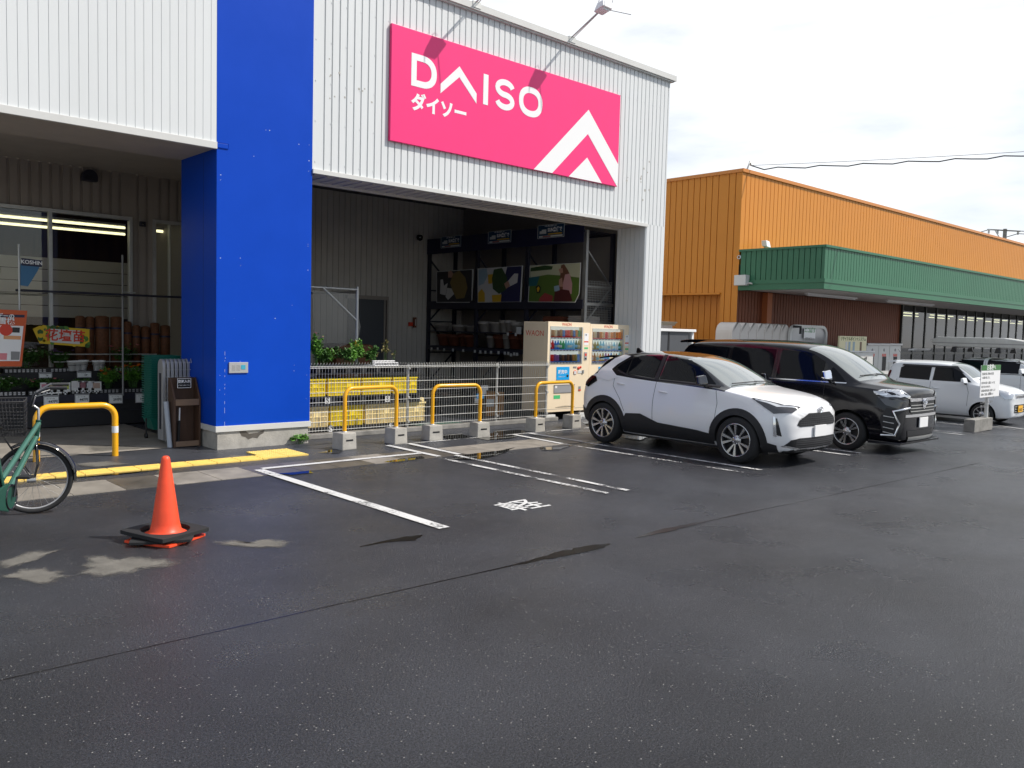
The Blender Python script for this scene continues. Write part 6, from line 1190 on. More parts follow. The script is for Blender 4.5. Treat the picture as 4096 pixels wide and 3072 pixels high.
a, b = Q1(600, 218, Ys-.0), Q1(830, 400, Ys-.0); T = thing('recycle_cabinet', 'white recycling cabinet below the cream sign board', 'cabinet', ((a.x+b.x)/2, Ys+.3, gz_)); mb = MB(); mb.box((a.x-.03, Ys-.03, a.z-.04), (b.x, Ys+.6, a.z)); mb.build('lid', 'white', T, bevel=.01); mb = MB(); mb.box((a.x, Ys, gz_), (b.x-.05, Ys+.58, a.z-.04)); mb.build('body', 'white_trim', T)
mb = MB(); p = Q1(762, 290, Ys-.01); mb.tube([(p.x-.05, Ys-.02, p.z), (p.x, Ys-.06, p.z+.1), (p.x+.05, Ys-.02, p.z-.02)], .018, 6); mb.build('hose_hook', 'text_grey', T); mb = MB(); p = Q1(755, 350, Ys-.01); mb.box((p.x-.2, Ys-.006, p.z-.3), (p.x+.15, Ys-.001, p.z)); mb.build('opening', 'black', T)
for i, (x0, x1) in enumerate(((775, 880), (880, 973), (973, 1068))):
    a, b = Q1(x0, 172, Yr-.2), Q1(x1, 172, Yr-.2); T = thing('recycling_machine', 'white recycling machine, %s of the three along the brown wall' % ['left', 'middle', 'right'][i], 'recycling machine', ((a.x+b.x)/2, Yr, gz_), 'white recycling machines in a row'); mb = MB(); mb.box((a.x+.01, Yr-.2, gz_), (b.x-.01, Yr+.45, a.z)); mb.build('cabinet', 'white_trim', T, bevel=.01); mb = MB(); mb.box((a.x-.005, Yr-.25, a.z), (b.x+.005, Yr+.46, a.z+.06)); mb.build('top_cap', 'lamp_housing', T)
    c = Q1((x0+x1)/2, 255, Yr-.21); mb = MB(); mb.box((c.x-.14, Yr-.203, c.z-.04), (c.x+.14, Yr-.2005, c.z+.04)); mb.build('red_label', 'text_red', T); text('ペット', .07, (c.x, Yr-.2035, c.z), RX, UZ, 'sign_white', T); c = Q1((x0+x1)/2, 212, Yr-.21); mb = MB(); mb.lathe([(0, -.003), (.05, -.003), (.05, 0)], (c.x, Yr-.2005, c.z), 'y', n=12); mb.build('port', 'text_grey', T)
    c = Q1(x0+45, 320, Yr-.21); mb = MB(); mb.box((c.x-.14, Yr-.204, c.z-.25), (c.x+.14, Yr-.2005, c.z+.2)); mb.build('dark_opening', 'dark_glass', T)
# ------------------------------------------------------------------ grey shed and cream awning behind the white building corner
W6 = lambda x, y, Yq: FY(2600+x*.3937, 1250+y*.3937, Yq)
Ys = 12.6; a, b = W6(60, 160, Ys), W6(452, 170, Ys); T = thing('storage_shed', 'dark grey storage shed with white roof edge between the two stores', 'shed', ((a.x+b.x)/2, Ys+.5, 0)); gz_ = lot(a.x)-.01
mb = MB(); mb.box((a.x-.3, Ys-.06, W6(300, 195, Ys).z), (b.x, Ys+1.2, a.z)); mb.build('roof', 'white', T, bevel=.01); mb = MB(); mb.box((a.x-.2, Ys, gz_), (W6(390, 200, Ys).x, Ys+1.1, W6(300, 195, Ys).z)); mb.build('body', mat('shed_grey', (.075, .08, .09), .5), T); mb = MB(); x_ = W6(428, 200, Ys).x; mb.box((x_, Ys, gz_), (x_+.08, Ys+1.1, W6(300, 195, Ys).z)); mb.build('end_frame', 'white', T); x_ = W6(185, 200, Ys).x; mb = MB(); mb.box((x_, Ys-.01, gz_), (x_+.06, Ys-.0005, W6(300, 200, Ys).z)); mb.build('door_joint', 'black', T)
Yq = 14.5; a, b = W6(60, 85, Yq), W6(268, 85, Yq); T = thing('stacked_trays', 'stack of cream flat trays behind the grey shed roof', 'trays', ((a.x+b.x)/2, Yq, 0)); z1 = a.z; mb = MB(); mb.box((a.x-.3, Yq, 0), (W6(230, 85, Yq).x, Yq+.6, W6(200, 132, Yq).z)); mb.build('base', 'soffit_white', T)
for k in range(3): z0 = W6(200, 132, Yq).z; h = (z1-z0)/3; mb = MB(); mb.box((a.x-.3, Yq-.02*k, z0+h*k), (b.x-.03*(2-k), Yq+.6, z0+h*(k+.85))); mb.build('tray', mat('tray_cream', (.62, .58, .46), .6), T, bevel=.008)
# ------------------------------------------------------------------ vehicles
class Car:
    """local frame: x across (negative = side towards the camera), y back from the nose, z up; s = scale"""
    def __init__(s, name, lab, cat, loc, sc, W, st, mats, wells, WR, green=(0, 0), rear=(0, 0), group='vehicles parked nose out in the bays'):
        s.T = thing(name, lab, cat, loc, group); s.o = Vector(loc); s.s = sc; s.W = W; s.mats = mats
        cols = None; V = []; ny = len(st)
        for q in st:
            y, zb, wb, zs, ws, zm, wm, zk, wk, zr, wr, zc, k = q
            half = [(0, zb), (wb, zb), (ws, zs), (wm, zm), (wk, zk), ((wk*.42+wr*.58), zk*.45+zr*.55), (wr, zr), (wr*.52, zc-(zc-zr)*.22), (0, zc)]
            ring = [(-x, z) for x, z in half[1:-1]]; ring = [half[0]]+[(-x, z) for x, z in half[1:8]]+[half[8]]+[(x, z) for x, z in reversed(half[1:8])]
            for x, z in ring: V.append((x, y+k*(abs(x)/(W/2))**2, z))
        n = 16; F = []; mi = []
        for i in range(ny-1):
            for j in range(n):
                F.append((i*n+j, (i+1)*n+j, (i+1)*n+(j+1) % n, i*n+(j+1) % n)); up = 4 <= j <= 11; mid = 6 <= j <= 9; m_ = 0
                if up and green[0] <= i < green[1]: m_ = 1
                if mid and green[2] <= i < green[3]: m_ = 2
                if mid and rear[0] <= i < rear[1]: m_ = 3
                mi.append(m_)
        F.append(tuple(range(n))); mi.append(0); F.append(tuple(reversed(range((ny-1)*n, ny*n)))); mi.append(0)
        me = bpy.data.meshes.new('body'); me.from_pydata(V, [], F); me.update()
        for i, p in enumerate(me.polygons): p.material_index = mi[i]; p.use_smooth = True
        ob = bpy.data.objects.new('tmp', me); S.collection.objects.link(ob)
        for m_ in range(5): me.materials.append(M['black'])
        cl = me.attributes.new('crease_edge', 'FLOAT', 'EDGE')
        for e in me.edges:
            a, b = e.vertices; ja, jb = a % n, b % n
            if ja == jb and ja in (4, 12): cl.data[e.index].value = .45
            if ja == jb and ja in (6, 10): cl.data[e.index].value = .35
            if ja == jb and ja in (1, 15): cl.data[e.index].value = .5
        sm = ob.modifiers.new('s', 'SUBSURF'); sm.levels = 3; sm.render_levels = 3
        dg = bpy.context.evaluated_depsgraph_get(); ev = bpy.data.meshes.new_from_object(ob.evaluated_get(dg))
        bm = bmesh.new(); bm.from_mesh(ev); bmesh.ops.recalc_face_normals(bm, faces=bm.faces); bm.to_mesh(ev); s.bvh = BVHTree.FromBMesh(bm); bm.free()
        ob.modifiers.clear(); ob.data = ev
        cut = MB()
        for (wy, r) in wells:
            for sx in (-1, 1): x0, x1 = sorted((sx*(W/2+.2), sx*(W/2-.30))); cut.lathe([(0, x0), (r, x0), (r, x1), (0, x1)], (0, wy, WR), 'x', n=40)
        cme = bpy.data.meshes.new('c'); cme.from_pydata(cut.v, [], cut.f); co = bpy.data.objects.new('c', cme); S.collection.objects.link(co)
        for m_ in range(5): cme.materials.append(M['black'])
        for p in cme.polygons: p.material_index = 4
        bmx = bmesh.new(); bmx.from_mesh(cme); bmesh.ops.recalc_face_normals(bmx, faces=bmx.faces); bmx.to_mesh(cme); bmx.free()
        bo = ob.modifiers.new('b', 'BOOLEAN'); bo.operation = 'DIFFERENCE'; bo.solver = 'EXACT'; bo.object = co
        dg = bpy.context.evaluated_depsgraph_get(); fin = bpy.data.meshes.new_from_object(ob.evaluated_get(dg))
        bpy.data.objects.remove(ob); bpy.data.objects.remove(co)
        names = ('body', 'roof', 'windshield', 'rear_window', 'wheel_well')
        for k in range(5):
            fs = [p for p in fin.polygons if p.material_index == k]
            if not fs: continue
            mb = MB(); idx = {}
            for p in fs:
                f = []
                for v in p.vertices:
                    if v not in idx: idx[v] = len(mb.v); mb.v.append(s.w(fin.vertices[v].co))
                    f.append(idx[v])
                if p.use_smooth or k < 4: mb.sm.add(len(mb.f))
                mb.f.append(f); mb.mi.append(0)
            mb.build(names[k], mats[k], s.T)
    def w(s, p): return s.o+Vector(p)*s.s
    def decal(s, name, pts, m_, side=-1, axis='x', off=.004, parent=None, grid=.045, near=False):
        """shape outlined on the side (y,z) or front (x,z), wrapped onto the body as a thin panel of its own"""
        bm = bmesh.new()
        if near: vs = [bm.verts.new(p) for p in pts]
        else: vs = [bm.verts.new((p[0], p[1], 0)) for p in pts]
        bm.faces.new(vs)
        if not near:
            for ax in (0, 1):
                lo, hi = min(p[ax] for p in pts), max(p[ax] for p in pts); k = int((hi-lo)/grid)
                for i in range(1, k+1):
                    co = [0, 0, 0]; co[ax] = lo+(hi-lo)*i/(k+1); no = [0, 0, 0]; no[ax] = 1
                    bmesh.ops.bisect_plane(bm, geom=bm.verts[:]+bm.edges[:]+bm.faces[:], plane_co=co, plane_no=no)
        else:
            bmesh.ops.triangulate(bm, faces=bm.faces[:])
            for _ in range(3):
                es = [e for e in bm.edges if e.calc_length() > grid*1.5]
                if es: bmesh.ops.subdivide_edges(bm, edges=es, cuts=1); bmesh.ops.triangulate(bm, faces=bm.faces[:])
        bmesh.ops.triangulate(bm, faces=bm.faces[:])
        nv = []
        for v in bm.verts:
            if near: hit = s.bvh.find_nearest(v.co); p, nn = hit[0], hit[1]
            else:
                if axis == 'x': o = Vector((side*2, v.co.x, v.co.y)); d = Vector((-side, 0, 0))
                elif axis == 'y': o = Vector((v.co.x, -1, v.co.y)); d = Vector((0, 1, 0))
                elif axis == 'r': o = Vector((v.co.x, 9, v.co.y)); d = Vector((0, -1, 0))
                else: o = Vector((v.co.x, v.co.y, 4)); d = Vector((0, 0, -1))
                h = s.bvh.ray_cast(o, d); 
                if h[0] is None:
                    h = s.bvh.find_nearest(Vector((side*s.W/2, v.co.x, v.co.y)) if axis == 'x' else Vector((v.co.x, 0, v.co.y)))
                p, nn = h[0], h[1]
            nv.append(p+nn*off)
        idx = {v: i for i, v in enumerate(bm.verts)}; mb = MB(); mb.v = [s.w(p) for p in nv]
        c0 = sum(nv, Vector())/len(nv); cn = s.bvh.find_nearest(c0)[1]; fl = None
        for f in bm.faces:
            q = [idx[v] for v in f.verts]; a, b, c = nv[q[0]], nv[q[1]], nv[q[2]]
            if fl is None: fl = (b-a).cross(c-a).dot(cn) < 0
            mb.sm.add(len(mb.f)); mb.f.append(q[::-1] if fl else q); mb.mi.append(0)
        bm.free(); return mb.build(name, m_, parent or s.T)
    def both(s, name, pts, m_, **k): s.decal(name, pts, m_, side=-1, **k); s.decal(name, pts, m_, side=1, **k)
    def line(s, name, pts, wd=.007, m_='black', side=-1, axis='x', off=.003, parent=None):
        L_, R_ = [], []
        for i, p in enumerate(pts):
            a = Vector(pts[max(i-1, 0)]); b = Vector(pts[min(i+1, len(pts)-1)]); d = (b-a).normalized(); n_ = Vector((-d.y, d.x))*wd/2; L_.append((p[0]+n_.x, p[1]+n_.y)); R_.append((p[0]-n_.x, p[1]-n_.y))
        for i in range(len(pts)-1): pass
        return s.decal(name, L_+R_[::-1], m_, side=side, axis=axis, off=off, grid=.06, parent=parent)
    def arch(s, wy, wz, r0, r1, m_, a0=-8, a1=188, side=-1, name='arch_cladding', off=.012):
        k = 22; o = [(wy+r1*math.cos(R(a0+(a1-a0)*i/k)), wz+r1*math.sin(R(a0+(a1-a0)*i/k))) for i in range(k+1)]; i_ = [(wy+r0*math.cos(R(a0+(a1-a0)*i/k)), wz+r0*math.sin(R(a0+(a1-a0)*i/k))) for i in range(k+1)]
        vs = []; 
        for p in o+i_:
            h = s.bvh.ray_cast(Vector((side*2, p[0], p[1])), Vector((-side, 0, 0)))
            q = h[0] if h[0] else s.bvh.find_nearest(Vector((side*s.W/2, p[0], p[1])))[0]; vs.append(q.copy())
        n = k+1; X = [Vector((side*off, 0, 0))+v for v in vs]; In = [v-Vector((side*.05, 0, 0)) for v in vs]; mb = MB()
        mb.add([s.w(v) for v in X+In], [(i, i+1, i+1+n, i+n) for i in range(k)]+[(i, i+2*n, i+1+2*n, i+1) for i in range(k)]+[(i+n, i+1+n, i+1+3*n, i+3*n) for i in range(k)]+[(0, n, 3*n, 2*n), (k, 2*n+k, 3*n+k, n+k)]); return mb.build(name, m_, s.T)
    def wheel(s, x, y, r, rr, wd, style, side):
        c = Vector((x, y, r)); mb = MB(); out = side
        prof = [(rr, -wd/2), (r-.035, -wd/2-.004), (r-.008, -wd/2+.015), (r, -wd/2+.045), (r, wd/2-.045), (r-.008, wd/2-.015), (r-.035, wd/2+.004), (rr, wd/2)]
        mb.lathe(prof, c, 'x', n=44); mb.v = [s.w(v) for v in mb.v]; ty = mb.build('wheel', 'rubber', s.T)
        mb = MB(); xo = out*wd/2
        mb.lathe([(rr, xo*.98), (rr-.012, xo*1.02), (rr-.03, xo*.8), (rr-.035, -xo*.9)], c, 'x', n=44); mb.v = [s.w(v) for v in mb.v]; mb.build('rim', 'rim_dark', ty); mb = MB(); mb.lathe([(rr+.004, xo*.96), (rr, xo*1.03), (rr-.014, xo*1.03), (rr-.016, xo*.9)], c, 'x', n=44); mb.v = [s.w(v) for v in mb.v]; mb.build('rim_edge', 'alloy', ty)
        mb = MB(); mb.lathe([(0, xo*.25), (rr-.03, xo*.25)], c, 'x', n=30); mb.v = [s.w(v) for v in mb.v]; mb.build('brake_disc', 'black', ty)
        n_, wi, wo, split = style; mb = MB()
        for i in range(n_):
            t = 2*math.pi*i/n_
            arms = (-1, 1) if split else (0,)
            for a_ in arms:
                t1 = t+a_*split*.35; t2 = t+a_*split; r0, r1 = .055, rr-.012
                d1 = Vector((0, math.cos(t1), math.sin(t1))); d2 = Vector((0, math.cos(t2), math.sin(t2))); p0 = c+d1*r0; p1 = c+d2*r1; dd = (p1-p0).normalized(); nn = Vector((1, 0, 0)).cross(dd)
                b4 = [p0-nn*wi+Vector((xo*.62, 0, 0)), p0+nn*wi+Vector((xo*.62, 0, 0)), p1+nn*wo+Vector((xo*.75, 0, 0)), p1-nn*wo+Vector((xo*.75, 0, 0))]
                t4 = [p0-nn*wi*.8+Vector((xo*.86, 0, 0)), p0+nn*wi*.8+Vector((xo*.86, 0, 0)), p1+nn*wo*.85+Vector((xo*1.0, 0, 0)), p1-nn*wo*.85+Vector((xo*1.0, 0, 0))]
                mb.hexa([s.w(v) for v in b4], [s.w(v) for v in t4])
        mb.build('spokes', 'alloy', ty); mb = MB(); mb.lathe([(0, xo*.95), (.028, xo*.95), (.032, xo*.9)], c, 'x', n=16); mb.lathe([(.032, xo*.9), (.075, xo*.84), (.078, xo*.5)], c, 'x', n=20)
        mb.v = [s.w(v) for v in mb.v]; mb.build('hub_cap', 'alloy', ty); mb = MB()
        for i in range(5): t = 2*math.pi*(i+.5)/5; mb.lathe([(0, xo*.94), (.009, xo*.94), (.009, xo*.8)], c+Vector((0, .052*math.cos(t), .052*math.sin(t))), 'x', n=8)
        mb.v = [s.w(v) for v in mb.v]; mb.build('lug_nuts', 'chrome', ty)
    def box(s, name, a, b, m_, bevel=0, parent=None): mb = MB(); mb.box(a, b); mb.v = [s.w(v) for v in mb.v]; return mb.build(name, m_, parent or s.T, bevel=bevel*s.s if bevel else 0)
    def mirror(s, y, z, x0, m_, m2='lamp_dark', sides=(-1, 1), h=.15, l=.22):
        for sd_ in sides:
            mb = MB(); b4 = [(x0*sd_, y-.02, z), (sd_*(x0+.20), y+.02, z+.01), (sd_*(x0+.18), y+.12, z+.02), (x0*sd_+.03*sd_, y+.10, z)]; t4 = [(sd_*(x0+.02), y+.02, z+h), (sd_*(x0+.18), y+.06, z+h*.85), (sd_*(x0+.17), y+.12, z+h*.85), (sd_*(x0+.03), y+.11, z+h)]
            mb.hexa([s.w(p) for p in b4], [s.w(p) for p in t4]); o = mb.build('mirror', m_, s.T, bevel=.025, seg=3); mb = MB(); mb.bar(s.w((sd_*(x0-.05), y+.04, z-.06)), s.w((sd_*(x0+.06), y+.05, z+.03)), .05, .03); mb.build('mirror_stalk', 'black', o)
    def handle(s, y, z, m_, sides=(-1, 1), ln=.17):
        for sd_ in sides:
            h = s.bvh.ray_cast(Vector((sd_*2, y, z)), Vector((-sd_, 0, 0)))[0]; x = h.x; mb = MB(); mb.tube([s.w((x-.0*sd_, y-ln/2, z-.01)), s.w((x+.028*sd_, y-ln/2+.03, z)), s.w((x+.03*sd_, y, z+.004)), s.w((x+.028*sd_, y+ln/2-.03, z+.006)), s.w((x, y+ln/2, z+.004))], [.006, .012, .013, .012, .006], 8); mb.build('door_handle', m_, s.T)
    def wiper(s, pts, name='wiper'):
        mb = MB(); P = []
        for x, y in pts:
            h = s.bvh.ray_cast(Vector((x, y, 4)), Vector((0, 0, -1)))[0]; P.append(s.w(h+Vector((0, -.004, .022))))
        mb.tube(P, .008, 6); mb.build(name, 'black', s.T)
# ---- white compact crossover
st = [ # y    zb   wb   zs   ws   zm   wm   zk   wk   zr   wr   zc   k
 (.02, .32, .42, .42, .52, .60, .56, .72, .52, .77, .38, .79, .06),
 (.05, .24, .60, .36, .70, .60, .74, .80, .68, .865, .52, .885, .20),
 (.17, .21, .68, .35, .81, .62, .845, .87, .78, .93, .60, .955, .20),
 (.42, .20, .74, .35, .86, .66, .880, .95, .81, 1.00, .62, 1.025, .14),
 (.80, .20, .74, .36, .86, .68, .885, 1.01, .80, 1.045, .64, 1.07, .10),
 (1.05, .20, .74, .36, .86, .68, .885, 1.045, .80, 1.075, .68, 1.10, .12),
 (1.20, .20, .74, .36, .86, .68, .88, 1.06, .80, 1.15, .67, 1.18, .12),
 (1.60, .20, .74, .36, .85, .70, .87, 1.075, .795, 1.375, .61, 1.41, .10),
 (1.92, .20, .74, .36, .85, .70, .865, 1.085, .79, 1.49, .575, 1.53, .06),
 (2.40, .20, .74, .36, .85, .72, .865, 1.10, .785, 1.54, .565, 1.585, .0),
 (2.95, .20, .74, .36, .85, .75, .875, 1.13, .775, 1.525, .55, 1.575, .0),
 (3.40, .22, .74, .38, .86, .78, .885, 1.17, .755, 1.475, .53, 1.53, -.02),
 (3.72, .25, .73, .42, .85, .82, .875, 1.19, .73, 1.40, .50, 1.47, -.05),
 (3.82, .27, .72, .45, .84, .84, .86, 1.15, .72, 1.32, .49, 1.39, -.08),
 (3.98, .30, .70, .48, .82, .84, .84, 1.07, .72, 1.13, .52, 1.16, -.12),
 (4.12, .34, .66, .50, .76, .80, .78, .98, .70, 1.01, .52, 1.03, -.16),
 (4.16, .38, .50, .52, .60, .76, .62, .90, .55, .93, .42, .94, -.14)]
cs = .9365; yo = 5.52
C1 = Car('compact_suv', 'pearl white compact crossover with black roof, parked nose out', 'car', (10.735, yo, lot(10.7)), cs, 1.765, st, ('pearl', 'black_gloss', 'screen_glass', 'dark_glass', 'black'), [(.865, .385), (3.44, .385)], .335, (5, 13, 5, 8), (13, 14))
for wy in (.865, 3.44):
    for sd_ in (-1, 1): C1.wheel(sd_*(.8825-.118), wy, .342, .245, .215, (5, .010, .026, .27), sd_); C1.arch(wy, .335, .375, .475, 'black_plastic', side=sd_)
C1.both('side_window', [(1.33,1.125),(1.62,1.33),(1.90,1.455),(2.33,1.50),(2.36,1.145)], 'dark_glass', off=.006)
C1.both('side_window', [(2.47,1.15),(2.45,1.50),(2.90,1.485),(3.05,1.44),(3.04,1.19)], 'dark_glass', off=.006)
C1.both('quarter_window', [(3.08,1.195),(3.09,1.43),(3.22,1.36),(3.32,1.27)], 'dark_glass', off=.006)
C1.both('pillar_panel', [(3.20,1.12),(3.42,1.24),(3.34,1.33),(3.12,1.47),(3.30,1.485),(3.48,1.42),(3.68,1.24),(3.72,1.10),(3.4,1.05)], 'pearl', off=.009)
C1.both('sill_cladding', [(1.27,.23),(1.27,.385),(1.55,.42),(2.3,.46),(2.65,.57),(2.95,.55),(3.05,.40),(3.05,.24)], 'black_plastic', off=.010)
C1.both('front_lower_cladding', [(.28,.22),(.28,.33),(.46,.38),(.50,.30),(.50,.22)], 'black_plastic', off=.010)
C1.both('rear_lower_cladding', [(3.84,.30),(3.80,.52),(4.05,.60),(4.13,.40)], 'black_plastic', off=.012)
for sd_ in (-1, 1):
    C1.line('door_seam', [(1.28,1.06),(1.22,.85),(1.24,.60),(1.28,.42)], side=sd_); C1.line('door_seam', [(2.40,1.11),(2.42,.8),(2.41,.47)], side=sd_); C1.line('door_seam', [(3.28,1.16),(3.28,.98),(3.10,.78),(2.99,.58)], side=sd_)
    C1.line('belt_trim', [(1.25,1.095),(1.8,1.108),(2.4,1.122),(3.0,1.155),(3.28,1.23)], .022, 'black', side=sd_, off=.008)
    C1.line('window_divider', [(2.42,1.13),(2.40,1.52)], .07, 'black', side=sd_, off=.007)  # plain black strip between the front and rear side windows
C1.handle(2.24, .945, 'pearl'); C1.handle(3.12, 1.02, 'pearl')
C1.mirror(1.42, 1.11, .80, 'black_gloss')
for sd_ in (-1, 1):
    sx = lambda pts: [(sd_*x, y, z) for x, y, z in pts]
    C1.decal('headlamp', sx([(.42,.09,.89),(.66,.22,.945),(.83,.62,1.04),(.87,.66,1.00),(.885,.45,.88),(.86,.28,.79),(.62,.12,.80)]), 'lamp_dark', near=True, off=.010)
    C1.decal('lamp_strip', sx([(.50,.11,.885),(.70,.25,.925),(.84,.60,1.01),(.86,.60,.98),(.76,.28,.895),(.52,.11,.865)]), 'lamp_clear', near=True, off=.014)
    C1.decal('fog_slot', sx([(.80,.25,.72),(.82,.28,.72),(.80,.27,.48),(.74,.20,.46)]), 'black_gloss', near=True, off=.010)
    C1.decal('fog_trim', sx([(.815,.275,.74),(.835,.30,.74),(.815,.29,.46),(.79,.25,.45)]), 'chrome', near=True, off=.012)
    C1.decal('tail_lamp', sx([(.78,3.80,1.06),(.80,3.72,1.12),(.62,4.00,1.13),(.60,4.10,1.05),(.80,3.95,.96)]), 'lamp_red', near=True, off=.012)
    C1.decal('tail_lamp_base', sx([(.83,3.66,1.05),(.78,3.72,1.12),(.77,3.90,1.13),(.76,4.02,.96),(.83,3.85,.93)]), 'black_gloss', near=True, off=.009)
C1.decal('upper_grille', [(-.54,.62),(-.50,.69),(-.30,.785),(.30,.785),(.50,.69),(.54,.62),(.48,.595),(-.48,.595)], 'black', axis='y', off=.006)
mbk = [C1.line('grille_bar', [(-.48,z),(.48,z)], .007, 'grille_dark', axis='y', off=.012) for z in (.63, .66, .69, .72)]
for i in range(-8, 9): C1.line('grille_bar', [(i*.05,.61),(i*.05,.73 if abs(i) > 5 else .76)], .006, 'grille_dark', axis='y', off=.011)
C1.decal('lower_grille', [(-.68,.33),(-.62,.41),(-.48,.435),(.48,.435),(.62,.41),(.68,.33),(.44,.285),(-.44,.285)], 'black', axis='y', off=.007)
for z in (.315, .345, .375, .40): C1.line('grille_bar', [(-.54,z),(.54,z)], .010, 'grille_dark', axis='y', off=.013)
C1.line('lower_trim', [(-.70,.325),(-.45,.275),(.45,.275),(.70,.325)], .016, 'chrome', axis='y', off=.014); C1.decal('front_lip', [(-.66,.20),(-.66,.26),(-.40,.235),(.40,.235),(.66,.26),(.66,.20)], 'black_plastic', axis='y', off=.018)
# emblem: three interlocking ovals
def ovals(C, c, w, h, name='emblem'):
    mb = MB()
    for (rx, rz, dz) in ((w, h, 0), (w*.34, h*.95, 0), (w*.72, h*.42, h*.42)): mb.tube([C.w((c[0]+rx*math.cos(t), c[1]-.012, c[2]+dz+rz*math.sin(t))) for t in [2*math.pi*i/24 for i in range(25)]], .0065, 6, False)
    o = mb.build(name, 'chrome', C.T); return o
h = C1.bvh.ray_cast(Vector((0, -1, .82)), Vector((0, 1, 0)))[0]; ovals(C1, (0, h.y, .825), .068, .045)
h = C1.bvh.ray_cast(Vector((0, -1, .50)), Vector((0, 1, 0)))[0]; C1.box('number_plate', (-.165, h.y-.03, .44), (.165, h.y-.012, .605), 'white', .004)
C1.wiper([(-.55,1.17),(-.1,1.13),(.05,1.125)]); C1.wiper([(.02,1.14),(.45,1.17),(.6,1.2)])
mb = MB(); mb.hexa([C1.w(p) for p in ((-.03,3.30,1.53),(.03,3.30,1.53),(.03,3.46,1.52),(-.03,3.46,1.52))], [C1.w(p) for p in ((-.01,3.41,1.605),(.01,3.41,1.605),(.01,3.46,1.605),(-.01,3.46,1.605))]); mb.build('antenna_fin', 'black_gloss', C1.T, bevel=.008)
mb = MB(); mb.hexa([C1.w(p) for p in ((-.52,3.66,1.43),(.52,3.66,1.43),(.50,3.90,1.40),(-.50,3.90,1.40))], [C1.w(p) for p in ((-.50,3.62,1.475),(.50,3.62,1.475),(.48,3.90,1.425),(-.48,3.90,1.425))]); mb.build('rear_spoiler', 'black_gloss', C1.T, bevel=.012)
C1.box('underbody', (-.66, .45, .17), (.66, 3.9, .26), 'black')
# ---- black minivan
st = [
 (.02, .30, .50, .42, .58, .62, .62, .92, .60, .99, .46, 1.01, .04),
 (.04, .22, .66, .36, .76, .62, .79, .99, .74, 1.05, .58, 1.07, .13),
 (.18, .20, .74, .36, .84, .66, .86, 1.03, .79, 1.09, .62, 1.11, .13),
 (.55, .20, .74, .36, .85, .70, .867, 1.07, .80, 1.13, .65, 1.16, .12),
 (.75, .20, .74, .36, .85, .70, .867, 1.07, .80, 1.15, .68, 1.18, .14),
 (.95, .20, .74, .36, .85, .70, .867, 1.08, .81, 1.29, .68, 1.33, .14),
 (1.35, .20, .74, .36, .85, .70, .867, 1.09, .815, 1.56, .64, 1.61, .12),
 (1.72, .20, .74, .36, .85, .70, .867, 1.09, .82, 1.70, .62, 1.765, .08),
 (2.3, .20, .74, .36, .85, .70, .867, 1.09, .82, 1.75, .62, 1.82, .0),
 (3.2, .20, .74, .36, .85, .70, .867, 1.09, .82, 1.75, .62, 1.825, .0),
 (4.1, .22, .74, .38, .85, .72, .865, 1.09, .81, 1.73, .61, 1.80, .0),
 (4.45, .25, .73, .40, .84, .72, .86, 1.09, .80, 1.68, .59, 1.76, -.04),
 (4.55, .27, .72, .42, .83, .74, .85, 1.07, .79, 1.50, .60, 1.54, -.06),
 (4.64, .30, .70, .44, .80, .74, .82, 1.02, .76, 1.08, .60, 1.10, -.09),
 (4.68, .36, .55, .50, .65, .74, .66, .92, .62, .95, .45, .96, -.08)]
def vanlike(name, lab, loc, paint, cs, W=1.735, full=True):
    C = Car(name, lab, 'minivan', loc, cs, W, st, (paint, paint, 'screen_glass', 'dark_glass', 'black'), [(.93, .375), (3.78, .375)], .32, (5, 12, 4, 7), (12, 13))
    for wy in (.93, 3.78):
        for sd_ in (-1, 1): C.wheel(sd_*(W/2-.115), wy, .32, .225, .2, (5, .014, .024, .20), sd_)
    C.both('side_window', [(1.02,1.15),(1.18,1.30),(1.30,1.395),(1.34,1.15)], 'dark_glass', off=.006)
    C.both('side_window', [(1.44,1.15),(1.44,1.47),(1.70,1.61),(2.28,1.65),(2.30,1.15)], 'dark_glass', off=.006)
    C.both('side_window', [(2.40,1.15),(2.40,1.65),(3.30,1.66),(3.30,1.15)], 'dark_glass', off=.006)
    C.both('side_window', [(3.40,1.15),(3.40,1.655),(4.15,1.63),(4.34,1.55),(4.38,1.17)], 'dark_glass', off=.006)
    for sd_ in (-1, 1):
        C.line('door_seam', [(1.37,1.10),(1.36,.8),(1.34,.30)], side=sd_, m_='black'); C.line('door_seam', [(2.35,1.66),(2.35,1.1),(2.34,.30)], side=sd_); C.line('door_seam', [(3.35,1.66),(3.36,1.1),(3.34,.8)], side=sd_)
        C.line('belt_trim', [(1.0,1.125),(2.3,1.125),(4.38,1.14)], .016, 'chrome' if full else 'black', side=sd_, off=.008); C.line('sill_line', [(1.34,.33),(3.38,.33)], .010, 'chrome' if full else 'black', side=sd_, off=.006)
    C.handle(2.18, .93, paint); C.handle(2.55, .93, paint)
    mb = MB(); mb.hexa([C.w(p) for p in ((-.62,4.40,1.72),(.62,4.40,1.72),(.60,4.58,1.71),(-.60,4.58,1.71))], [C.w(p) for p in ((-.60,4.34,1.785),(.60,4.34,1.785),(.58,4.58,1.755),(-.58,4.58,1.755))]); mb.build('rear_spoiler', paint, C.T, bevel=.015)
    for sd_ in (-1, 1): C.decal('tail_lamp', [(sd_*.80,4.50,1.35),(sd_*.76,4.58,1.35),(sd_*.76,4.66,.85),(sd_*.82,4.55,.85)], 'lamp_red', near=True, off=.012)
    C.box('underbody', (-.66, .45, .17), (.66, 4.4, .26), 'black')
    return C
C2 = vanlike('minivan', 'glossy black minivan with chrome trim, parked beside the white crossover', (13.52, 5.27, lot(13.5)), 'van_black', .935)
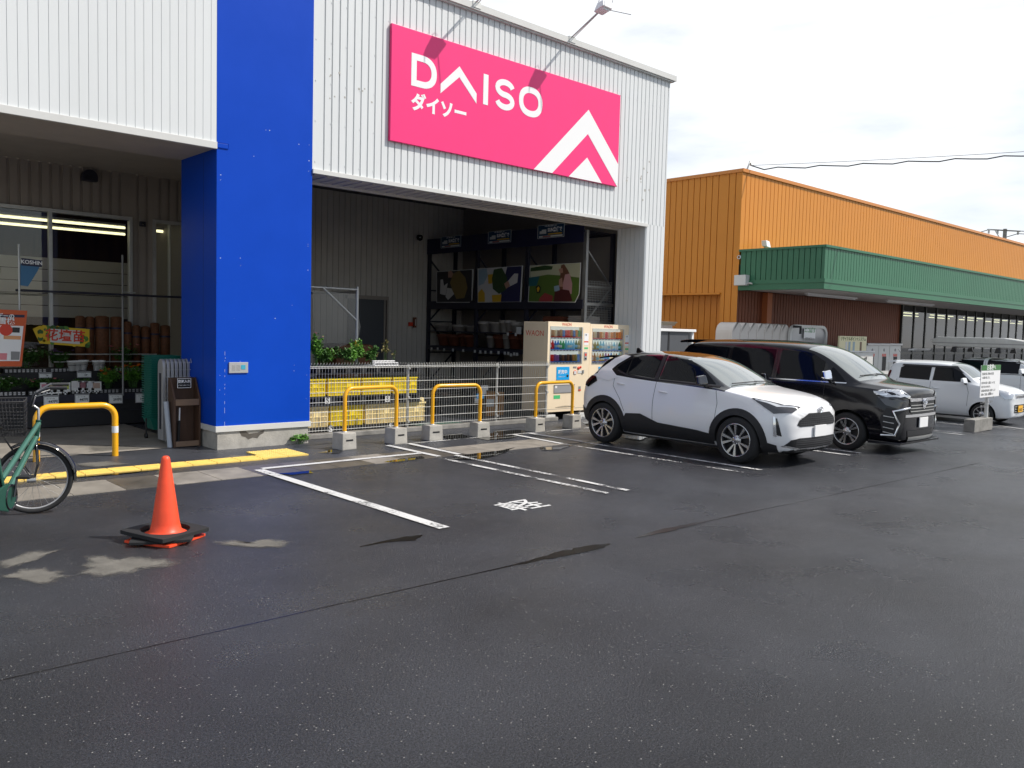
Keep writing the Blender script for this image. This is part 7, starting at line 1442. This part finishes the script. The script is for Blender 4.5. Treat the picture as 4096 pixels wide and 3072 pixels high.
C2.mirror(1.22, 1.17, .83, 'chrome', h=.17)
C2.wiper([(-.5,.90),(0,.86),(.1,.86)]); C2.wiper([(.05,.87),(.6,.92)])
for sd_ in (-1, 1):
    sx = lambda pts: [(sd_*x, y, z) for x, y, z in pts]
    C2.decal('headlamp', sx([(.48,.08,.965),(.66,.20,.99),(.83,.52,1.04),(.84,.50,1.00),(.80,.30,.945),(.50,.07,.935)]), 'lamp_clear', near=True, off=.012)
    C2.decal('headlamp', sx([(.52,.09,.90),(.80,.30,.925),(.845,.45,.96),(.83,.30,.82),(.70,.16,.76),(.58,.10,.76)]), 'lamp_dark', near=True, off=.010)
    C2.decal('lamp_divider', sx([(.46,.07,.935),(.84,.46,.995),(.845,.47,.98),(.46,.07,.915)]), 'chrome', near=True, off=.016)
    C2.decal('corner_panel', sx([(.60,.10,.72),(.82,.28,.78),(.84,.38,.60),(.82,.30,.28),(.66,.14,.26)]), 'black_plastic', near=True, off=.008)
    P = [(.50,.055,.775),(.66,.13,.75),(.76,.21,.72),(.70,.15,.52),(.72,.18,.34),(.84,.36,.31)]
    mb = MB(); q = [C2.bvh.find_nearest(Vector((sd_*x, y, z))) for x, y, z in P]; mb.tube([C2.w(h[0]+h[1]*.014) for h in q], .020, 6); mb.build('chrome_trim', 'chrome', C2.T)
    for z in (.62, .53, .44, .36):
        q = [C2.bvh.find_nearest(Vector((sd_*x, y, z+dz))) for x, y, dz in ((.74,.20,0),(.83,.32,.02))]; mb = MB(); mb.tube([C2.w(h[0]+h[1]*.014) for h in q], .008, 5); mb.build('fin', 'zinc', C2.T)
C2.decal('upper_grille', [(-.47,.70),(-.49,.93),(.49,.93),(.47,.70),(.36,.665),(-.36,.665)], 'black', axis='y', off=.008)
for z in (.715, .765, .815): C2.line('grille_bar', [(-.46,z),(.46,z)], .013, 'zinc', axis='y', off=.016)
C2.line('grille_bar', [(-.49,.905),(.49,.905)], .055, 'chrome', axis='y', off=.016)
C2.decal('grille_centre', [(-.11,.93),(.11,.93),(.07,.80),(0,.74),(-.07,.80)], 'chrome', axis='y', off=.022); h = C2.bvh.ray_cast(Vector((0, -1, .87)), Vector((0, 1, 0)))[0]; ovals(C2, (0, h.y-.02, .868), .07, .045)
C2.decal('bumper_band', [(-.60,.665),(-.60,.62),(.60,.62),(.60,.665)], 'lamp_housing', axis='y', off=.012); C2.decal('lower_intake', [(-.50,.30),(-.52,.40),(.52,.40),(.50,.30)], 'black', axis='y', off=.008)
C2.decal('silver_skirt', [(-.46,.24),(-.50,.30),(.50,.30),(.46,.24)], 'zinc', axis='y', off=.02)
h = C2.bvh.ray_cast(Vector((0, -1, .52)), Vector((0, 1, 0)))[0]; C2.box('number_plate', (-.165, h.y-.03, .44), (.165, h.y-.012, .605), 'white', .004)
mb = MB(); mb.hexa([C2.w(p) for p in ((-.80,.06,.175),(.80,.06,.175),(.86,.55,.175),(-.86,.55,.175))], [C2.w(p) for p in ((-.78,.04,.215),(.78,.04,.215),(.87,.55,.235),(-.87,.55,.235))]); mb.build('front_skirt', 'van_black', C2.T, bevel=.012)
# wheel stop glimpsed under the van
T = thing('wheel_stop', 'white concrete wheel stop lying under the black minivan', 'wheel stop', (12.9, 8.9, lot(13))); mb = MB()
for x_ in (12.75, 14.0): mb.prism([(x_, 8.85, lot(13)), (x_, 9.0, lot(13)), (x_, 8.97, lot(13)+.1), (x_, 8.88, lot(13)+.1)], (.5, 0, 0))
mb.build('stop_block', 'concrete', T)
# ---- silver white kei car
st = [
 (.02, .26, .42, .38, .48, .54, .50, .70, .46, .77, .34, .79, .05),
 (.05, .20, .54, .32, .60, .54, .62, .78, .58, .86, .46, .88, .15),
 (.20, .18, .60, .32, .70, .58, .715, .86, .66, .93, .52, .95, .14),
 (.55, .18, .62, .32, .72, .62, .735, .95, .68, 1.00, .55, 1.03, .12),
 (.78, .18, .62, .32, .72, .64, .737, .99, .69, 1.04, .58, 1.07, .12),
 (.92, .18, .62, .32, .72, .64, .737, 1.00, .69, 1.14, .58, 1.17, .12),
 (1.25, .18, .62, .32, .72, .64, .737, 1.01, .69, 1.42, .54, 1.46, .10),
 (1.50, .18, .62, .32, .72, .64, .737, 1.01, .69, 1.50, .53, 1.555, .06),
 (2.1, .18, .62, .32, .72, .64, .737, 1.02, .69, 1.53, .53, 1.59, .0),
 (2.8, .18, .62, .32, .72, .64, .737, 1.03, .69, 1.52, .53, 1.58, .0),
 (3.12, .20, .61, .34, .71, .66, .73, 1.03, .68, 1.49, .51, 1.55, -.04),
 (3.22, .22, .60, .36, .70, .66, .72, 1.02, .67, 1.36, .52, 1.40, -.06),
 (3.34, .26, .56, .40, .66, .66, .68, .96, .63, 1.00, .50, 1.02, -.10),
 (3.38, .32, .44, .46, .52, .66, .54, .82, .50, .86, .38, .87, -.09)]
kx, ky = 22.45, 6.52
C3 = Car('kei_car', 'small silver white hatchback with yellow number plate, right of the black minivan', 'car', (kx, ky, lot(22)), .935, 1.475, st, ('kei_white', 'kei_white', 'screen_glass', 'dark_glass', 'black'), [(.72, .315), (3.02-.05, .315)], .27, (5, 11, 5, 7), (11, 12))
for wy in (.72, 2.97):
    for sd_ in (-1, 1): C3.wheel(sd_*(1.475/2-.09), wy, .27, .19, .155, (8, .016, .022, 0), sd_)
C3.both('side_window', [(1.02,1.06),(1.25,1.27),(1.40,1.40),(1.56,1.42),(1.96,1.43),(1.98,1.06)], 'dark_glass', off=.006); C3.both('side_window', [(2.06,1.06),(2.05,1.43),(2.75,1.42),(2.86,1.36),(2.86,1.08)], 'dark_glass', off=.006); C3.both('window_visor', [(1.22,1.27),(1.42,1.45),(2.8,1.455),(2.84,1.41),(1.5,1.40)], 'black', off=.02)
for sd_ in (-1, 1):
    C3.line('door_seam', [(1.12,1.0),(1.06,.8),(1.08,.45)], side=sd_); C3.line('door_seam', [(2.02,1.03),(2.03,.7),(2.02,.32)], side=sd_); C3.line('door_seam', [(2.92,1.05),(2.86,.8),(2.70,.6)], side=sd_); sx = lambda pts: [(sd_*x, y, z) for x, y, z in pts]
    C3.decal('headlamp', sx([(.44,.10,.80),(.60,.26,.92),(.68,.44,.96),(.70,.36,.80),(.66,.20,.68),(.50,.10,.70)]), 'lamp_clear', near=True, off=.010); C3.decal('tail_lamp', sx([(.67,3.12,1.3),(.62,3.22,1.3),(.66,3.34,.8),(.71,3.20,.8)]), 'lamp_red', near=True, off=.010)
C3.handle(1.88, .86, 'kei_white'); C3.handle(2.74, .88, 'kei_white'); C3.mirror(1.10, 1.03, .68, 'kei_white'); C3.wiper([(-.4,.92),(.1,.88)])
C3.decal('upper_grille', [(-.36,.72),(-.38,.83),(.38,.83),(.36,.72)], 'chrome', axis='y', off=.008)
for z in (.735, .765, .795): C3.line('grille_bar', [(-.35,z),(.35,z)], .016, 'black', axis='y', off=.014)
C3.decal('lower_grille', [(-.40,.34),(-.42,.55),(.42,.55),(.40,.34)], 'black', axis='y', off=.007)
for z in (.38, .44, .50): C3.line('grille_bar', [(-.40,z),(.40,z)], .016, 'zinc', axis='y', off=.012)
h = C3.bvh.ray_cast(Vector((-.1, -1, .46)), Vector((0, 1, 0)))[0]; pl_ = C3.box('number_plate', (-.27, h.y-.03, .36), (.06, h.y-.014, .525), 'plate_yellow', .004); text('38-27', .085, C3.w((-.105, h.y-.031, .42)), RX, UZ, 'text_black', pl_, bold=.001)
mb = MB(); a_ = C3.w((-.2, 2.9, 1.56)); mb.tube([a_, a_+Vector((0, .22, .28))], .005, 5); mb.build('antenna', 'black', C3.T); mb = MB(); mb.hexa([C3.w(p) for p in ((-.52,3.06,1.50),(.52,3.06,1.50),(.5,3.30,1.49),(-.5,3.30,1.49))], [C3.w(p) for p in ((-.5,3.02,1.56),(.5,3.02,1.56),(.48,3.30,1.53),(-.48,3.30,1.53))]); mb.build('rear_spoiler', 'kei_white', C3.T, bevel=.012); C3.box('underbody', (-.55, .4, .15), (.55, 3.1, .22), 'black')
# ---- far white minivan with roof box
C4 = vanlike('minivan', 'white minivan carrying a long grey roof box, behind the silver white hatchback', (26.6, 6.3, lot(22)), 'kei_white', .97, full=False)
C4.mirror(1.22, 1.17, .83, 'kei_white')
for y_ in (2.0, 3.2):
    mb = MB(); mb.bar(C4.w((-.66, y_, 1.85)), C4.w((.66, y_, 1.85)), .05, .03); mb.build('roof_bar', 'black', C4.T); 
    for sd_ in (-1, 1): mb = MB(); mb.hexa([C4.w((sd_*.66-.05, y_-.09, 1.72)), C4.w((sd_*.66+.05, y_-.09, 1.72)), C4.w((sd_*.66+.05, y_+.09, 1.72)), C4.w((sd_*.66-.05, y_+.09, 1.72))], [C4.w((sd_*.66-.04, y_-.05, 1.87)), C4.w((sd_*.66+.04, y_-.05, 1.87)), C4.w((sd_*.66+.04, y_+.05, 1.87)), C4.w((sd_*.66-.04, y_+.05, 1.87))]); mb.build('bar_foot', 'black', C4.T, bevel=.01)
RB = thing('roof_box', 'long pale grey roof box on top of the far white minivan', 'roof box', tuple(C4.w((-.1, 2.4, 1.88))), None); mb = MB(); zb_ = 1.875
prof = [(1.1, zb_+.06), (1.3, zb_), (3.7, zb_), (3.85, zb_+.05), (3.9, zb_+.2), (3.7, zb_+.29), (1.9, zb_+.29), (1.3, zb_+.2)]
mb.prism([C4.w((-.62, y, z)) for y, z in prof], (.75*.97, 0, 0)); mb.build('shell', 'zinc', RB, bevel=.03, seg=3); mb = MB(); mb.bar(C4.w((-.625, 1.25, zb_+.11)), C4.w((-.625, 3.85, zb_+.11)), .01, .02); mb.build('seam_strip', 'text_grey', RB)
